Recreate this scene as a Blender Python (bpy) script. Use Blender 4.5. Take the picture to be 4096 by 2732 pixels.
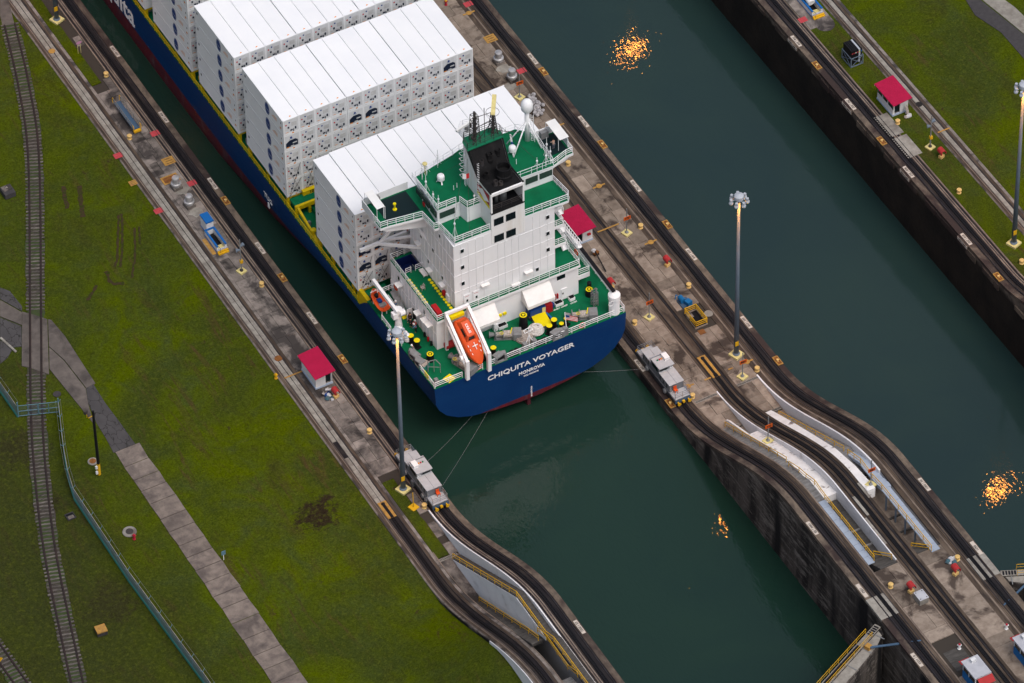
import bpy, bmesh, math, random
from mathutils import Vector, Matrix
random.seed(7)
S = bpy.context.scene
C = S.collection
for o in list(bpy.data.objects): bpy.data.objects.remove(o)
# ------------------------------------------------------------------ camera
CAM = Vector((-276.5621, -487.6529, 583.1353)); YAW, PITCH, ROLL, F = 0.4858093, 0.8002318, -0.0212360, 23824.49
def _axes():
    cy, sy, cp, sp = math.cos(YAW), math.sin(YAW), math.cos(PITCH), math.sin(PITCH)
    f = Vector((sy*cp, cy*cp, -sp)); r = Vector((cy, -sy, 0)); u = r.cross(f)
    c, s = math.cos(ROLL), math.sin(ROLL)
    return c*r + s*u, -s*r + c*u, f
R_, U_, F_ = _axes()
cd = bpy.data.cameras.new('camera'); cam = bpy.data.objects.new('camera', cd); C.objects.link(cam)
m3 = Matrix((R_, U_, -F_)).transposed()
cam.matrix_world = Matrix.Translation(CAM) @ m3.to_4x4()
cd.sensor_width = 36.0; cd.lens = F/4096*36.0; cd.clip_start = 50; cd.clip_end = 6000
S.camera = cam
S.render.resolution_x, S.render.resolution_y = 1024, 683
def ray(px, py):
    return F_ + R_*((px-2048)/F) - U_*((py-1366)/F)
def g(px, py, z=0.0):
    d = ray(px, py); return CAM + d*((z-CAM.z)/d.z)
def gx(px, py, x):
    d = ray(px, py); return CAM + d*((x-CAM.x)/d.x)
def gy(px, py, y):
    d = ray(px, py); return CAM + d*((y-CAM.y)/d.y)
# ------------------------------------------------------------------ world, sun, exposure
SUN_EL, SUN_AZ = math.radians(62), math.radians(168)      # azimuth from +Y clockwise
W = bpy.data.worlds.new('World'); S.world = W; W.use_nodes = True
wn = W.node_tree.nodes; wl = W.node_tree.links
sky = wn.new('ShaderNodeTexSky'); sky.sky_type = 'NISHITA'; sky.sun_disc = False
sky.sun_elevation = SUN_EL; sky.sun_rotation = SUN_AZ; sky.air_density = 1.0; sky.dust_density = 6.0; sky.ozone_density = 1.0
hsv = wn.new('ShaderNodeHueSaturation'); hsv.inputs['Saturation'].default_value = 0.7
wl.new(sky.outputs[0], hsv.inputs['Color']); wl.new(hsv.outputs[0], wn['Background'].inputs[0])
wn['Background'].inputs[1].default_value = 0.15
sd = bpy.data.lights.new('sun', 'SUN'); sd.energy = 0.7; sd.angle = math.radians(25); sd.color = (1, .99, .98)
so = bpy.data.objects.new('sun', sd); C.objects.link(so)
sdir = Vector((math.sin(SUN_AZ)*math.cos(SUN_EL), math.cos(SUN_AZ)*math.cos(SUN_EL), math.sin(SUN_EL)))
so.rotation_euler = sdir.to_track_quat('Z', 'Y').to_euler(); so.location = (0, 0, 300)
S.view_settings.view_transform = 'Standard'; S.view_settings.look = 'None'
S.view_settings.gamma = 1.0; S.view_settings.use_curve_mapping = False
S.view_settings.exposure = 0.0
# ------------------------------------------------------------------ materials
MATS = {}
def srgb(r, g_, b):
    f = lambda c: (c/255/12.92 if c/255 <= .04045 else ((c/255+.055)/1.055)**2.4)
    return (f(r), f(g_), f(b), 1)
def lin(c): return (c[0], c[1], c[2], 1)
def newmat(name):
    m = bpy.data.materials.new(name); m.use_nodes = True
    n = m.node_tree.nodes; l = m.node_tree.links
    return m, n, l, n['Principled BSDF']
def pos(n, l, scale=(1, 1, 1)):
    ge = n.new('ShaderNodeNewGeometry'); mp = n.new('ShaderNodeMapping'); mp.inputs['Scale'].default_value = scale
    l.new(ge.outputs['Position'], mp.inputs[0]); return mp.outputs[0]
def noise(n, l, vec, scale, detail=4, rough=.6, dist=0):
    t = n.new('ShaderNodeTexNoise'); t.inputs['Scale'].default_value = scale; t.inputs['Detail'].default_value = detail
    t.inputs['Roughness'].default_value = rough; t.inputs['Distortion'].default_value = dist
    l.new(vec, t.inputs['Vector']); return t.outputs['Fac']
def ramp(n, l, fac, lo, hi):
    r = n.new('ShaderNodeMapRange'); r.inputs[1].default_value = lo; r.inputs[2].default_value = hi; l.new(fac, r.inputs[0]); return r.outputs[0]
def mix(n, l, fac, a, b):
    x = n.new('ShaderNodeMix'); x.data_type = 'RGBA'
    if isinstance(fac, (int, float)): x.inputs[0].default_value = fac
    else: l.new(fac, x.inputs[0])
    for i, v in ((6, a), (7, b)):
        if isinstance(v, tuple): x.inputs[i].default_value = v
        else: l.new(v, x.inputs[i])
    return x.outputs[2]
def math_(n, l, op, a, b):
    x = n.new('ShaderNodeMath'); x.operation = op
    for i, v in ((0, a), (1, b)):
        if isinstance(v, (int, float)): x.inputs[i].default_value = v
        else: l.new(v, x.inputs[i])
    return x.outputs[0]
def bump(n, l, p, h, strength, dist):
    b = n.new('ShaderNodeBump'); b.inputs['Strength'].default_value = strength; b.inputs['Distance'].default_value = dist
    l.new(h, b.inputs['Height']); l.new(b.outputs[0], p.inputs['Normal'])
def M(name, c1, c2=None, s=1.0, lo=.35, hi=.65, rough=.6, metal=0, c3=None, s3=.2, lo3=.5, hi3=.7, stretch=(1, 1, 1), obj=0, bmp=0, bs=8, emit=0, spec=.18):
    """plain material: c1 broken up with c2 (noise), blotched with c3, optional tone change from object to object"""
    if name in MATS: return MATS[name]
    m, n, l, p = newmat(name); p.inputs['Roughness'].default_value = rough; p.inputs['Metallic'].default_value = metal
    p.inputs['Specular IOR Level'].default_value = spec
    col = c1
    if c2 or c3 or bmp: v = pos(n, l, stretch)
    if c2:
        col = mix(n, l, ramp(n, l, noise(n, l, v, s, 6, .65), lo, hi), c1, c2)
    if c3:
        col = mix(n, l, ramp(n, l, noise(n, l, v, s3, 5, .6, .4), lo3, hi3), col, c3)
    if obj:
        oi = n.new('ShaderNodeObjectInfo'); h = n.new('ShaderNodeHueSaturation')
        l.new(ramp(n, l, oi.outputs['Random'], 0, 1), h.inputs['Value'])
        r = h.inputs['Value'].links[0].from_node; r.inputs[3].default_value = 1-obj; r.inputs[4].default_value = 1+obj
        if isinstance(col, tuple): h.inputs['Color'].default_value = col
        else: l.new(col, h.inputs['Color'])
        col = h.outputs[0]
    if isinstance(col, tuple): p.inputs['Base Color'].default_value = col
    else: l.new(col, p.inputs['Base Color'])
    if bmp: bump(n, l, p, noise(n, l, v, bs, 5), .6, bmp)
    if emit: p.inputs['Emission Color'].default_value = c1; p.inputs['Emission Strength'].default_value = emit
    MATS[name] = m; return m
# ship
M('hull_blue', lin((.003, .022, .090)), lin((.0035, .025, .098)), .3, rough=.38, c3=lin((.006, .028, .092)), s3=.25, lo3=.55, hi3=.8, stretch=(1, .6, 2), spec=.4)
M('hull_red', lin((.10, .014, .022)), lin((.062, .018, .030)), 1.2, rough=.6, c3=lin((.09, .055, .065)), s3=.35, lo3=.55, hi3=.75, stretch=(1, .35, 1.6), spec=.3)
M('deck_green', lin((.001, .110, .044)), lin((.003, .135, .058)), .5, rough=.5, c3=lin((.001, .078, .032)), s3=.22, lo3=.5, hi3=.75, spec=.12)
M('deck_dark', lin((.004, .014, .017)), rough=.6)
M('ship_white', lin((.80, .81, .83)), lin((.74, .755, .78)), .6, rough=.45, c3=lin((.70, .69, .66)), s3=.35, lo3=.62, hi3=.85, stretch=(1, 1, .25), spec=.2)
M('ship_white_stained', lin((.80, .80, .80)), lin((.66, .62, .56)), .7, lo=.5, hi=.85, rough=.5, stretch=(1, 1, .15), spec=.3)
M('ship_yellow', lin((.62, .46, .004)), lin((.50, .36, .006)), 1.5, rough=.5)
M('bright_yellow', lin((.72, .60, .004)), rough=.5)
M('soot_black', lin((.007, .007, .008)), lin((.022, .020, .020)), 1.2, lo=.5, hi=.8, rough=.7)
M('black', lin((.008, .008, .010)), rough=.5)
M('dark_glass', lin((.006, .012, .015)), rough=.12, spec=.4)
M('glass_green', lin((.03, .055, .045)), rough=.1)
M('grey_steel', lin((.22, .23, .24)), lin((.17, .17, .17)), 2, rough=.5)
M('dark_steel', lin((.035, .035, .04)), lin((.06, .05, .045)), 2, rough=.6)
M('orange_boat', lin((.62, .085, .018)), lin((.56, .075, .018)), 1.0, rough=.4)
M('red_box', lin((.36, .012, .018)), rough=.5)
M('flag_red', lin((.62, .02, .025)), rough=.8)
M('pool_blue', lin((.004, .012, .075)), rough=.5)
M('rope', lin((.50, .46, .42)), lin((.20, .17, .15)), 6, rough=.9)
M('rope_white', lin((.72, .70, .68)), lin((.48, .45, .42)), 6, rough=.9)
M('canvas', lin((.78, .78, .77)), lin((.70, .70, .69)), .8, rough=.8)
# containers
M('box_white', lin((.80, .81, .825)), lin((.76, .775, .80)), .25, rough=.42, obj=.02, spec=.3)
M('box_frame', lin((.72, .735, .75)), lin((.62, .63, .64)), 1.5, lo=.5, hi=.9, rough=.5)
M('unit_grey', lin((.50, .51, .52)), lin((.42, .42, .42)), 3, rough=.5, obj=.12)
M('unit_panel', lin((.60, .615, .635)), lin((.53, .54, .555)), 2, rough=.5, obj=.06)
M('unit_dark', lin((.010, .018, .04)), rough=.5)
M('orange_mark', lin((.72, .26, .012)), rough=.6)
M('red_mark', lin((.42, .03, .04)), rough=.6)
M('logo_blue', lin((.006, .045, .20)), rough=.5)
M('logo_yellow', lin((.72, .47, .01)), rough=.5)
M('paint_white', lin((.78, .78, .78)), rough=.6)
# lock walls
M('track_dark', lin((.022, .019, .020)), lin((.009, .008, .011)), .9, rough=.7, c3=lin((.060, .047, .038)), s3=.33, lo3=.54, hi3=.74, stretch=(2.5, .35, 1), bmp=.02)
M('track_brown', lin((.080, .058, .043)), lin((.032, .025, .022)), 1.1, rough=.85, c3=lin((.15, .115, .088)), s3=.5, lo3=.5, hi3=.75, stretch=(2, .3, 1))
M('coping', lin((.165, .130, .100)), lin((.070, .056, .047)), .8, lo=.4, hi=.65, rough=.9, c3=lin((.040, .028, .026)), s3=.16, lo3=.47, hi3=.6, stretch=(1, .6, 1), bmp=.04, bs=3)
M('curb_tan', lin((.24, .19, .15)), lin((.13, .10, .085)), 1.2, rough=.9, c3=lin((.085, .068, .058)), s3=.3, stretch=(1, .4, 1))
M('light_concrete', lin((.30, .285, .255)), lin((.19, .175, .155)), .8, rough=.9, c3=lin((.12, .10, .09)), s3=.35, lo3=.55, hi3=.75, obj=.10)
M('slab_tan', lin((.255, .210, .172)), lin((.165, .130, .104)), .9, rough=.92, c3=lin((.062, .047, .039)), s3=.24, lo3=.53, hi3=.62, obj=.26, bmp=.015)
M('slab_grey', lin((.235, .205, .185)), lin((.135, .118, .107)), .9, rough=.92, c3=lin((.050, .044, .042)), s3=.22, lo3=.50, hi3=.60, obj=.34, bmp=.015)
M('joint_dark', lin((.045, .038, .032)), rough=.95)
M('wall_paint', lin((.72, .725, .75)), lin((.65, .655, .68)), .5, rough=.8, c3=lin((.44, .43, .43)), s3=.5, lo3=.6, hi3=.8)
M('ramp_white', lin((.80, .79, .785)), lin((.68, .665, .655)), .8, rough=.85, c3=lin((.20, .17, .16)), s3=.75, lo3=.58, hi3=.68)
M('stair_grey', lin((.22, .22, .225)), lin((.12, .115, .11)), 1.3, rough=.9, stretch=(.6, 2, 1))
M('stair_dark', lin((.085, .080, .075)), lin((.045, .042, .040)), 1.3, rough=.9, stretch=(.5, 2, 1))
M('plank_pale', lin((.33, .38, .46)), lin((.28, .33, .41)), .8, rough=.7, obj=.05)
M('rail_steel', lin((.055, .052, .060)), lin((.035, .030, .032)), 1, rough=.4, metal=.4)
M('rust', lin((.26, .105, .028)), lin((.12, .05, .02)), 2.5, rough=.9)
M('rust_yellow', lin((.44, .245, .055)), lin((.28, .155, .05)), 2, rough=.85)
M('safety_yellow', lin((.60, .34, .012)), rough=.6)
M('pad_yellow', lin((.66, .58, .26)), lin((.52, .44, .18)), 2, rough=.9)
M('bollard_cream', lin((.66, .45, .17)), lin((.55, .36, .13)), 3, rough=.8)
M('pink_plate', lin((.46, .065, .080)), lin((.38, .05, .06)), 2, rough=.8)
M('plate_white', lin((.52, .46, .40)), rough=.8)
M('ink', lin((.02, .018, .018)), rough=.8)
M('roof_red', lin((.40, .010, .060)), lin((.35, .009, .052)), 1.2, rough=.7)
M('hut_white', lin((.66, .67, .69)), lin((.58, .59, .60)), .9, rough=.8)
M('hut_blue_pale', lin((.36, .44, .56)), rough=.8)
M('hut_blue', lin((.008, .10, .30)), lin((.02, .16, .40)), 1.0, rough=.7)
M('roof_grey', lin((.44, .45, .49)), lin((.36, .37, .41)), .9, rough=.8)
M('blue_paint', lin((.008, .11, .36)), rough=.5)
M('pump_blue', lin((.010, .12, .30)), rough=.5)
M('hood_red', lin((.40, .030, .035)), lin((.33, .03, .03)), 2, rough=.7)
M('lamp_pole', lin((.135, .175, .225)), lin((.115, .15, .195)), .4, rough=.5)
M('lamp_head', lin((.40, .43, .48)), rough=.4)
M('chrome', lin((.55, .55, .55)), rough=.25, metal=.9)
M('sign_orange', lin((.50, .085, .008)), rough=.7)
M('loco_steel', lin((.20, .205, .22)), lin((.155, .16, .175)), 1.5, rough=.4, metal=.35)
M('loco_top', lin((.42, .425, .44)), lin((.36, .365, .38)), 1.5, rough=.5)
M('loco_dark', lin((.040, .045, .055)), lin((.025, .027, .03)), 2, rough=.5)
M('loco_blue', lin((.05, .095, .16)), rough=.6)
M('vent_metal', lin((.50, .50, .51)), lin((.36, .36, .37)), 1.5, rough=.38, metal=.5)
M('fence_blue', lin((.10, .19, .24)), rough=.6)
M('fence_green', lin((.03, .19, .17)), rough=.7)
M('wood_grey', lin((.145, .130, .118)), lin((.045, .040, .037)), 1.5, rough=.95, stretch=(.4, 3, 1), obj=.3)
M('rail_rust', lin((.036, .024, .022)), lin((.022, .017, .017)), 1, rough=.7)
M('ballast', lin((.060, .052, .046)), lin((.025, .022, .020)), 3, rough=1)
M('asphalt', lin((.058, .055, .058)), lin((.044, .042, .045)), 1.5, rough=.95)
M('path_slab', lin((.215, .180, .155)), lin((.120, .100, .090)), .7, rough=.95, c3=lin((.075, .063, .060)), s3=.3, lo3=.5, hi3=.7, obj=.10)
M('crossing_slab', lin((.145, .125, .112)), lin((.090, .078, .072)), .6, rough=.95, c3=lin((.055, .048, .046)), s3=.25, lo3=.52, hi3=.7, obj=.15)
M('hydrant_red', lin((.36, .02, .04)), rough=.5)
M('skin', lin((.40, .22, .15)), rough=.6); M('hair', lin((.015, .012, .01)), rough=.8)
M('cloth_dark', lin((.012, .014, .022)), rough=.9); M('cloth_tan', lin((.42, .31, .25)), rough=.9); M('cloth_grey', lin((.10, .11, .14)), rough=.9)
M('cloth_blue', lin((.10, .20, .36)), rough=.9); M('helmet_white', lin((.75, .75, .75)), rough=.5)
M('rubbish_white', lin((.60, .60, .62)), lin((.34, .34, .36)), 4, rough=.9)
M('rubbish_teal', lin((.03, .12, .16)), lin((.09, .10, .11)), 5, rough=.9)
M('rubble_grey', lin((.44, .43, .44)), lin((.20, .19, .20)), 3, rough=.9)
M('lamp_lit', lin((1.0, .33, .05)), emit=300)
M('lamp_green', lin((.01, .16, .08)), rough=.4)
def special():
    # grass
    m, n, l, p = newmat('grass'); MATS['grass'] = m; p.inputs['Roughness'].default_value = 1; p.inputs['Specular IOR Level'].default_value = 0
    v = pos(n, l); big = noise(n, l, v, .045, 6, .62, 1.2); mid = noise(n, l, v, .16, 6, .68, .8); fine = noise(n, l, v, 1.5, 7, .78)
    c = mix(n, l, ramp(n, l, big, .40, .60), lin((.040, .054, .010)), lin((.064, .088, .0016)))
    c = mix(n, l, ramp(n, l, mid, .48, .70), c, lin((.046, .064, .015)))
    c = mix(n, l, ramp(n, l, noise(n, l, pos(n, l, (1.3, .8, 1)), .09, 6, .65, .5), .56, .72), c, lin((.040, .043, .011)))
    vs = pos(n, l, (.8, .10, 1)); st = noise(n, l, vs, .9, 6, .72, .8)
    c = mix(n, l, math_(n, l, 'MULTIPLY', ramp(n, l, st, .52, .66), ramp(n, l, noise(n, l, v, .055, 4), .44, .58)), c, lin((.066, .048, .018)))
    worn = ramp(n, l, noise(n, l, v, .55, 8, .78, .3), .60, .66)
    c = mix(n, l, math_(n, l, 'MULTIPLY', worn, ramp(n, l, noise(n, l, v, .09, 3), .50, .58)), c, lin((.046, .031, .018)))
    ge = n.new('ShaderNodeNewGeometry')
    for (cx_, cy_, rad, col) in ((g(1270, 2060).x, g(1270, 2060).y, 7.0, (.026, .019, .012)), (g(1300, 1990).x, g(1300, 1990).y, 2.6, (.030, .022, .014)), (g(190, 2010).x, g(190, 2010).y, 5, (.030, .024, .014)), (g(430, 2420).x, g(430, 2420).y, 9, (.040, .033, .014)), (g(60, 1800).x, g(60, 1800).y, 10, (.036, .030, .014))):
        d = n.new('ShaderNodeVectorMath'); d.operation = 'DISTANCE'; l.new(ge.outputs['Position'], d.inputs[0]); d.inputs[1].default_value = (cx_, cy_, 0)
        k = math_(n, l, 'ADD', math_(n, l, 'DIVIDE', d.outputs['Value'], rad), math_(n, l, 'MULTIPLY', noise(n, l, v, .7, 8, .8, .5), 2.0))
        c = mix(n, l, ramp(n, l, k, 1.45, 1.25), c, lin(col))
    sx = n.new('ShaderNodeSeparateXYZ'); l.new(ge.outputs['Position'], sx.inputs[0])
    rough_lawn = ramp(n, l, math_(n, l, 'ADD', sx.outputs[0], math_(n, l, 'MULTIPLY', noise(n, l, v, .1, 5, .7), 14)), -62, -76)
    c = mix(n, l, math_(n, l, 'MULTIPLY', rough_lawn, .75), c, lin((.032, .036, .013)))
    c = mix(n, l, ramp(n, l, fine, .50, .82), c, lin((.090, .108, .012)))
    h = n.new('ShaderNodeHueSaturation'); l.new(c, h.inputs['Color']); l.new(ramp(n, l, noise(n, l, v, 4, 5, .85), .28, .72), h.inputs['Value'])
    r = h.inputs['Value'].links[0].from_node; r.inputs[3].default_value = .42; r.inputs[4].default_value = 1.45
    l.new(h.outputs[0], p.inputs['Base Color'])
    bump(n, l, p, noise(n, l, v, 4, 6, .8), .9, .14)
    # water
    for nm, base, rip in (('water_west', (.0085, .0270, .0205), 1.25), ('water_east', (.0135, .0315, .0325), .5)):
        m, n, l, p = newmat(nm); MATS[nm] = m; p.inputs['Roughness'].default_value = .02; p.inputs['IOR'].default_value = 1.40
        v = pos(n, l); v2 = pos(n, l, (1.0, .5, 1))
        c = mix(n, l, ramp(n, l, noise(n, l, v, .035, 4, .6, .6), .35, .7), lin(base), lin((base[0]*1.3, base[1]*1.2, base[2]*1.05)))
        l.new(c, p.inputs['Base Color'])
        a = noise(n, l, v2, .55, 2, .5, .4); b = noise(n, l, v2, 2.6, 1.5, .5, .3)
        gate = ramp(n, l, noise(n, l, v, .045, 3, .5), .36, .66)
        hgt = math_(n, l, 'ADD', math_(n, l, 'MULTIPLY', a, .75), math_(n, l, 'MULTIPLY', b, .55))
        hgt = math_(n, l, 'MULTIPLY', hgt, math_(n, l, 'ADD', math_(n, l, 'MULTIPLY', gate, 1.3), .45))
        bump(n, l, p, hgt, 1.0, .042*rip)
    # lock wall faces: stained, streaked concrete
    m, n, l, p = newmat('wall_face'); MATS['wall_face'] = m; p.inputs['Roughness'].default_value = .95; p.inputs['Specular IOR Level'].default_value = .2
    vs = pos(n, l, (1, .55, .10)); vh = pos(n, l, (1, .25, 1.4)); v = pos(n, l)
    c = mix(n, l, ramp(n, l, noise(n, l, vs, .8, 6, .65), .42, .60), lin((.085, .072, .064)), lin((.022, .019, .018)))
    c = mix(n, l, ramp(n, l, noise(n, l, vh, 1.1, 7, .78, .3), .50, .66), c, lin((.22, .195, .175)))
    c = mix(n, l, ramp(n, l, noise(n, l, vs, .33, 3, .5), .50, .60), c, lin((.012, .011, .012)))
    l.new(c, p.inputs['Base Color']); bump(n, l, p, noise(n, l, vh, 2, 6, .7), .8, .12)
    # dark slime wall (right chamber)
    m, n, l, p = newmat('wall_slime'); MATS['wall_slime'] = m; p.inputs['Roughness'].default_value = .9; p.inputs['Specular IOR Level'].default_value = .2
    ge = n.new('ShaderNodeNewGeometry'); sx = n.new('ShaderNodeSeparateXYZ'); l.new(ge.outputs['Position'], sx.inputs[0])
    vv = pos(n, l, (1, .5, .4))
    c = mix(n, l, ramp(n, l, noise(n, l, vv, .5, 6, .7), .38, .65), lin((.012, .010, .009)), lin((.024, .019, .015)))
    zz = math_(n, l, 'ADD', sx.outputs[2], math_(n, l, 'MULTIPLY', noise(n, l, vv, 1.2, 5, .7), 1.8))
    c2 = mix(n, l, ramp(n, l, noise(n, l, v if False else vv, 1.6, 6, .7), .4, .65), lin((.145, .120, .098)), lin((.045, .038, .032)))
    c = mix(n, l, ramp(n, l, zz, -.55, .15), c, c2)
    l.new(c, p.inputs['Base Color']); bump(n, l, p, noise(n, l, vv, 2.4, 6, .7), .8, .15)
    # asphalt with cracks
    m, n, l, p = newmat('asphalt_cracked'); MATS['asphalt_cracked'] = m; p.inputs['Roughness'].default_value = .95
    v = pos(n, l, (1, .6, 1)); vo = n.new('ShaderNodeTexVoronoi'); vo.feature = 'DISTANCE_TO_EDGE'; vo.inputs['Scale'].default_value = .8
    ad = n.new('ShaderNodeVectorMath'); ad.operation = 'ADD'; nz = n.new('ShaderNodeTexNoise'); nz.inputs['Scale'].default_value = 1.6
    l.new(v, nz.inputs['Vector']); l.new(v, ad.inputs[0]); l.new(nz.outputs['Color'], ad.inputs[1]); l.new(ad.outputs[0], vo.inputs['Vector'])
    c = mix(n, l, ramp(n, l, noise(n, l, v, .5, 6), .35, .65), lin((.062, .058, .060)), lin((.044, .041, .043)))
    c = mix(n, l, ramp(n, l, vo.outputs['Distance'], .012, .035), lin((.014, .014, .012)), c)
    l.new(c, p.inputs['Base Color'])
    # chain link
    m, n, l, p = newmat('chain_link'); MATS['chain_link'] = m; p.inputs['Base Color'].default_value = lin((.13, .21, .25)); p.inputs['Roughness'].default_value = .6
    p.inputs['Alpha'].default_value = .72
special()
M('rosette', lin((.52, .26, .40)), rough=.8)
M('rut_soil', lin((.050, .034, .020)), lin((.030, .040, .010)), 2.2, lo=.45, hi=.6, rough=1, spec=0)
MATS['gate_mesh'] = MATS['chain_link'].copy(); MATS['gate_mesh'].node_tree.nodes['Principled BSDF'].inputs['Alpha'].default_value = .16
# ------------------------------------------------------------------ mesh helpers
class MB:
    def __init__(s): s.v = []; s.f = []; s.m = []
    def add(s, vs, fs, m=0):
        o = len(s.v); s.v += [tuple(v) for v in vs]
        for f in fs: s.f.append(tuple(i+o for i in f)); s.m.append(m)
        return s
    def box(s, x0, y0, z0, x1, y1, z1, m=0):
        vs = [(x, y, z) for z in (z0, z1) for (x, y) in ((x0, y0), (x1, y0), (x1, y1), (x0, y1))]
        return s.add(vs, [(3, 2, 1, 0), (4, 5, 6, 7), (0, 1, 5, 4), (1, 2, 6, 5), (2, 3, 7, 6), (3, 0, 4, 7)], m)
    def cbox(s, c, d, m=0, rz=0, bev=0):
        """box centred in x,y on c (c.z = bottom), size d, turned about z"""
        hx, hy = d[0]/2, d[1]/2; cs, sn = math.cos(rz), math.sin(rz)
        vs = []
        for z in (c[2], c[2]+d[2]):
            for (x, y) in ((-hx, -hy), (hx, -hy), (hx, hy), (-hx, hy)):
                vs.append((c[0]+x*cs-y*sn, c[1]+x*sn+y*cs, z))
        return s.add(vs, [(3, 2, 1, 0), (4, 5, 6, 7), (0, 1, 5, 4), (1, 2, 6, 5), (2, 3, 7, 6), (3, 0, 4, 7)], m)
    def prism(s, poly, z0, z1, m=0):
        n = len(poly)
        vs = [(p[0], p[1], z0) for p in poly]+[(p[0], p[1], z1) for p in poly]
        a = sum(poly[i][0]*poly[(i+1) % n][1]-poly[(i+1) % n][0]*poly[i][1] for i in range(n))
        if a < 0: vs = vs[:n][::-1]+vs[n:][::-1]
        return s.add(vs, [tuple(range(n-1, -1, -1)), tuple(range(n, 2*n))]+[(i, (i+1) % n, (i+1) % n+n, i+n) for i in range(n)], m)
    def xprism(s, poly, x0, x1, m=0):
        """polygon of (y,z) pushed along x"""
        n = len(poly); a = sum(poly[i][0]*poly[(i+1) % n][1]-poly[(i+1) % n][0]*poly[i][1] for i in range(n))
        if a < 0: poly = poly[::-1]
        vs = [(x0, p[0], p[1]) for p in poly]+[(x1, p[0], p[1]) for p in poly]
        return s.add(vs, [tuple(range(n-1, -1, -1)), tuple(range(n, 2*n))]+[(i, (i+1) % n, (i+1) % n+n, i+n) for i in range(n)], m)
    def yprism(s, poly, y0, y1, m=0):
        """polygon of (x,z) pushed along y"""
        n = len(poly); a = sum(poly[i][0]*poly[(i+1) % n][1]-poly[(i+1) % n][0]*poly[i][1] for i in range(n))
        if a > 0: poly = poly[::-1]
        vs = [(p[0], y0, p[1]) for p in poly]+[(p[0], y1, p[1]) for p in poly]
        return s.add(vs, [tuple(range(n-1, -1, -1)), tuple(range(n, 2*n))]+[(i, (i+1) % n, (i+1) % n+n, i+n) for i in range(n)], m)
    def cyl(s, p0, p1, r0, r1=None, n=8, m=0, caps=True):
        p0, p1 = Vector(p0), Vector(p1); r1 = r0 if r1 is None else r1
        d = (p1-p0)
        if d.length < 1e-6: return s
        d.normalize(); a = d.orthogonal().normalized(); b = d.cross(a)
        vs = []
        for p, r in ((p0, r0), (p1, r1)):
            for i in range(n):
                t = 2*math.pi*i/n; vs.append(p+(a*math.cos(t)+b*math.sin(t))*r)
        fs = [(i, (i+1) % n, (i+1) % n+n, i+n) for i in range(n)]
        if caps: fs += [tuple(range(n-1, -1, -1)), tuple(range(n, 2*n))]
        return s.add(vs, fs, m)
    def tube(s, pts, r, n=5, m=0):
        for a, b in zip(pts[:-1], pts[1:]): s.cyl(a, b, r, r, n, m)
        return s
    def lathe(s, c, prof, n=16, m=0):
        """prof of (r,z) turned about a vertical axis at c"""
        vs = []; k = len(prof)
        for r, z in prof:
            for i in range(n):
                t = 2*math.pi*i/n; vs.append((c[0]+r*math.cos(t), c[1]+r*math.sin(t), c[2]+z))
        fs = [(j*n+i, j*n+(i+1) % n, (j+1)*n+(i+1) % n, (j+1)*n+i) for j in range(k-1) for i in range(n)]
        fs += [tuple(range(n-1, -1, -1)), tuple(range((k-1)*n, k*n))]
        return s.add(vs, fs, m)
    def bar(s, p0, p1, w, h, m=0, up=(0, 0, 1)):
        p0, p1 = Vector(p0), Vector(p1); d = (p1-p0).normalized(); u = Vector(up)
        a = d.cross(u)
        if a.length < 1e-4: a = Vector((1, 0, 0))
        a.normalize(); b = a.cross(d).normalized(); vs = []
        for p in (p0, p1):
            for (x, y) in ((-1, -1), (1, -1), (1, 1), (-1, 1)): vs.append(p+a*x*w/2+b*y*h/2)
        return s.add(vs, [(3, 2, 1, 0), (4, 5, 6, 7), (0, 1, 5, 4), (1, 2, 6, 5), (2, 3, 7, 6), (3, 0, 4, 7)], m)
    def loft(s, rings, m=0, closed=True, caps=True):
        n = len(rings[0]); vs = [p for r in rings for p in r]; fs = []
        for j in range(len(rings)-1):
            for i in range(n if closed else n-1):
                fs.append((j*n+i, j*n+(i+1) % n, (j+1)*n+(i+1) % n, (j+1)*n+i))
        if caps and closed: fs += [tuple(range(n-1, -1, -1)), tuple(range((len(rings)-1)*n, len(rings)*n))]
        return s.add(vs, fs, m)
    def sheet(s, xs, ys, zf, m=0):
        """ribbon between two x lines following z = zf(y)"""
        vs = []; fs = []
        for y in ys: vs += [(xs[0], y, zf(y)), (xs[1], y, zf(y))]
        for i in range(len(ys)-1): fs.append((2*i, 2*i+1, 2*i+3, 2*i+2) if ys[i+1] > ys[i] else (2*i+1, 2*i, 2*i+2, 2*i+3))
        return s.add(vs, fs, m)
    def ribbon(s, x0, x1, ys, zt, zb, m=0):
        """solid strip: top follows zt(y), bottom zb(y)"""
        rings = []
        for y in ys: rings.append([(x0, y, zb(y)), (x1, y, zb(y)), (x1, y, zt(y)), (x0, y, zt(y))])
        if ys[-1] > ys[0]: rings = [r[::-1] for r in rings]
        return s.loft(rings, m)
    def mesh(s, name, mats, smooth=False):
        me = bpy.data.meshes.new(name); me.from_pydata(s.v, [], s.f)
        for k in mats: me.materials.append(MATS[k])
        if len(mats) > 1: me.polygons.foreach_set('material_index', s.m)
        if smooth: me.polygons.foreach_set('use_smooth', [True]*len(me.polygons))
        me.update(); return me
    def build(s, name, mats, parent=None, smooth=False, **kw):
        if isinstance(mats, str): mats = [mats]
        return link(bpy.data.objects.new(name, s.mesh(name, mats, smooth)), parent, **kw)
def link(o, parent=None, label=None, cat=None, group=None, kind=None):
    C.objects.link(o)
    if parent is not None:
        o.parent = parent
        if parent.get('_w') is not None: o.matrix_parent_inverse = Matrix.Translation(-Vector(parent['_w']))
    if label: o['label'] = label
    if cat: o['category'] = cat
    if group: o['group'] = group
    if kind: o['kind'] = kind
    return o
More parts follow.
